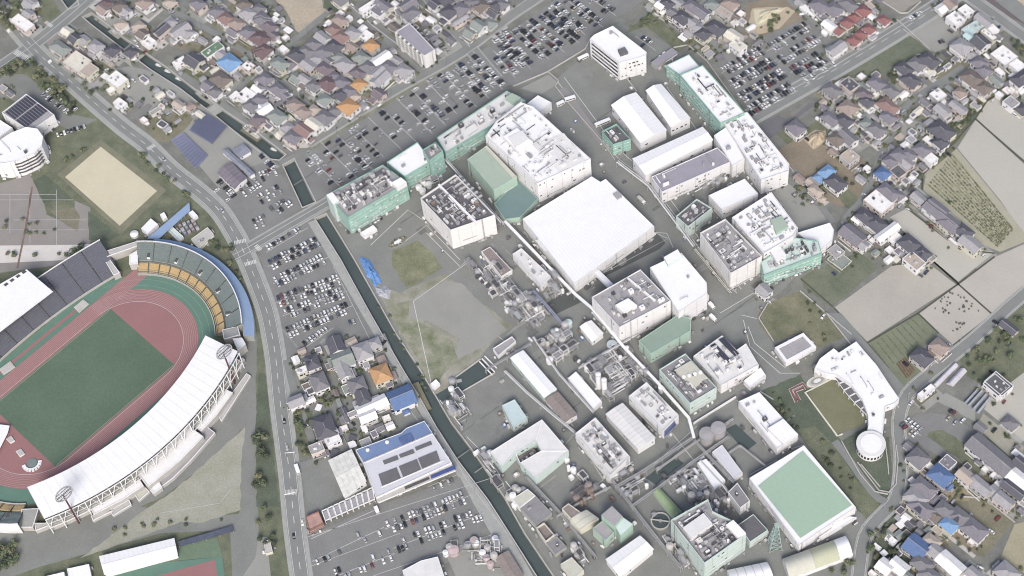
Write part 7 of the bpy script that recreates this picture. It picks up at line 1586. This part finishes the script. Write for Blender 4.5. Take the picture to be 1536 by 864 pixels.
cr2 = MB(); rp = random.Random(3); CM_ = [mat('crop_leaf', (150,152,116), .9, .2, .5), mat('crop_dark', (112,116,88), .9, .2, .5)]
A, B, C_, D = [gp('B4', q)[0] for q in ('985,240', '1130,60', '1480,500', '1390,600')]
def croprow(a, b, step, r0, r1, h, ms, pr=1):
    n = int((b-a).length/step)
    for k in range(n):
        if rp.random() > pr: continue
        q = a.lerp(b, k/n); cr2.cyl((q.x+rp.uniform(-.2, .2), q.y+rp.uniform(-.2, .2)), rp.uniform(r0, r1), .09, h*rp.uniform(.6, 1), rp.choice(ms), 5, None, h*.5)
for k in range(13): croprow(A.lerp(B, k/12.5), D.lerp(C_, k/12.5), 1.2, .45, .85, .8, CM_, .8 if k % 3 else .95)
A, B, C_, D = [gp('C4', q)[0] for q in ('660,340', '920,170', '1010,260', '760,470')]
for k in range(9): croprow(A.lerp(B, k/9), D.lerp(C_, k/9), 1.0, .4, .6, .4, LEAF[1:], .9)
A, B, C_, D = [gp('C4', q)[0] for q in ('805,445', '850,410', '905,490', '865,530')]
for k in range(5): croprow(A.lerp(B, k/4), D.lerp(C_, k/4), .8, .5, .7, .5, [mat('red_crop', (126,92,78), .9)], 1)
tag(cr2.build('crop_rows'), 'rows of small crops on the striped field and vegetable plot', 'crops', None, 'stuff')
for k in range(42):
    u, v = rp.random(), rp.random(); a = gp('C4', '985,110')[0].lerp(gp('C4', '1150,10')[0], v); b = gp('C4', '1120,280')[0].lerp(gp('C4', '1290,150')[0], v); q = a.lerp(b, u)
    mb = MB(); mb.cyl((0, 0), rp.uniform(.45, .8), 0, .6, MATS['crop_dark'], 7, DSTEEL, .5); o = mb.build('straw_clump', None, (q.x, q.y, .09)); tag(o, 'small dark clump among the scattered clumps on the pinkish paddy', 'clump', 'dark clumps on the paddy')
# poles and gantries
def pole(label, t, s, h, group='street poles'):
    q = gp(t, s)[0]; root = thing('utility_pole', label, 'pole', (q.x, q.y, 0), group); mb = MB(); mb.bar((0, 0, 0), (0, 0, h), .17, CONC, 6); mb.build('post', root); mb = MB(); mb.bar((-.9, 0, h-.8), (.9, 0, h-.8), .09, STEEL); mb.bar((-.7, 0, h-1.6), (.7, 0, h-1.6), .09, STEEL); mb.build('cross_arm', root)
ln = [('concrete pole beside the upper car park road', ['470,225', '505,202', '545,176', '585,150', '625,126', '668,100']), ('concrete pole along the village road at the right', ['1350,190', '1322,240', '1300,285', '1262,345', '1228,384']), ('concrete pole along the canal path', ['548,470', '575,515', '603,570', '655,655', '712,740']), ('concrete pole among the upper left houses', ['412,118', '450,150', '480,180', '300,42', '335,62', '380,92', '420,80', '460,50']), ('concrete pole along the lower right road', ['1440,515', '1400,548', '1362,600', '1355,655', '1325,765'])]
for lab, l_ in ln:
    for s_ in l_: pole(lab, '', s_, 10, lab.replace('pole', 'poles'))
def gantry(label, t, a, b):
    A, B = gp(t, f'{a} {b}'); root = thing('sign_gantry', label, 'gantry', (A.x, A.y, 0)); mb = MB(); mb.bar((A.x, A.y, 0), (A.x, A.y, 6), .2, PALEC, 6); part(mb, 'post', root); mb = MB(); mb.bar((B.x, B.y, 0), (B.x, B.y, 6), .2, PALEC, 6); part(mb, 'post', root); mb = MB(); mb.bar((A.x, A.y, 5.8), (B.x, B.y, 5.8), .22, W_(), 6); part(mb, 'beam', root)
gantry('pale signal beam over the main road beside the supermarket', 'D2', '185,420', '250,405'); gantry('pale signal beam over the main road above the zebra crossing', 'D2', '190,180', '245,175')
# small boats moored along the upper canal
for k, (t, s_) in enumerate((('b', '70,590'), ('b', '290,750'), ('b', '395,820'), ('e', '520,140'), ('e', '790,340'), ('B2', '118,35'))):
    q = gp(t, s_, -1.8)[0]; root = thing('small_boat', 'small white boat moored at the bank of the upper canal', 'boat', (q.x, q.y, -2.4), 'boats on the upper canal', radians(-38)); L_, b2 = 2.6, .85
    dk = [(-L_, -b2), (L_*.35, -b2), (L_, 0), (L_*.35, b2), (-L_, b2)]; mb = MB(); mb.prism(dk, -.1, .6, W_(), PALEC); mb.build('hull', root); mb = MB(); Q = inset(dk, .2)
    for i in range(5): j = (i+1) % 5; a_, b_ = ccw(dk)[i], ccw(dk)[j]; mb.face([(*a_, .6), (*b_, .6), (*b_, .8), (*a_, .8)], W_()); mb.face([(*a_, .8), (*b_, .8), (*Q[j], .8), (*Q[i], .8)], W_())
    mb.build('gunwale', root); mb = MB(); mb.box((-.4, 0), 0, 1.6, 1.0, .6, 1.3, W_()); mb.build('cabin', root)
# house by the verge
block('hut', 'small pale hut standing on the verge left of the main road at the bottom', 'hut', 'D2', '58,660 95,655 112,725 70,735', 3, CREAM, PALEC, .3, .2, 1, .2)
br = thing('canal_bridge', 'small concrete bridge with rails over the upper canal', 'bridge', gp('', '326,160')[0]); P = gp('', '309,164 322,173 336,163 323,154', .6); mb = MB(); mb.prism([(q.x, q.y) for q in P], -.3, .55, CONC); part(mb, 'deck', br)
for a, b in ((0, 3), (1, 2)): mb = MB(); mb.bar(P[a]+Vector((0, 0, .8)), P[b]+Vector((0, 0, .8)), .15, PALEC); mb.bar(P[a], P[a]+Vector((0, 0, .8)), .12, PALEC); mb.bar(P[b], P[b]+Vector((0, 0, .8)), .12, PALEC); part(mb, 'rail', br)

# ------------------------------------------------------------------ things that look alike: say which one, counting from the left of the picture
NUM = ['leftmost', 'second', 'third', 'fourth', 'fifth', 'sixth', 'seventh', 'eighth', 'ninth', 'tenth', 'eleventh', 'twelfth', 'thirteenth', 'fourteenth', 'fifteenth', 'sixteenth', 'seventeenth', 'eighteenth', 'nineteenth', 'twentieth', 'twenty-first', 'twenty-second', 'twenty-third', 'twenty-fourth', 'twenty-fifth', 'twenty-sixth', 'twenty-seventh', 'twenty-eighth', 'twenty-ninth', 'thirtieth', 'thirty-first', 'thirty-second', 'thirty-third', 'thirty-fourth', 'thirty-fifth', 'thirty-sixth', 'thirty-seventh', 'thirty-eighth', 'thirty-ninth', 'fortieth']
def imx(p): v = p-CAMP; return v.dot(ix)/v.dot(fw)
same = {}
for o in COL.objects:
    if o.parent is None and o.get('label'): same.setdefault(o['label'], []).append(o)
for lab, os_ in same.items():
    if 1 < len(os_) <= len(NUM):
        os_.sort(key=lambda o: imx(o.location))
        for n, o in enumerate(os_): o['label'] = f'{NUM[n]} {lab}' if n == 0 else f'{NUM[n]} {lab} from left' if len(lab.replace('-', ' ').split()) < 12 else f'{NUM[n]} {lab}'
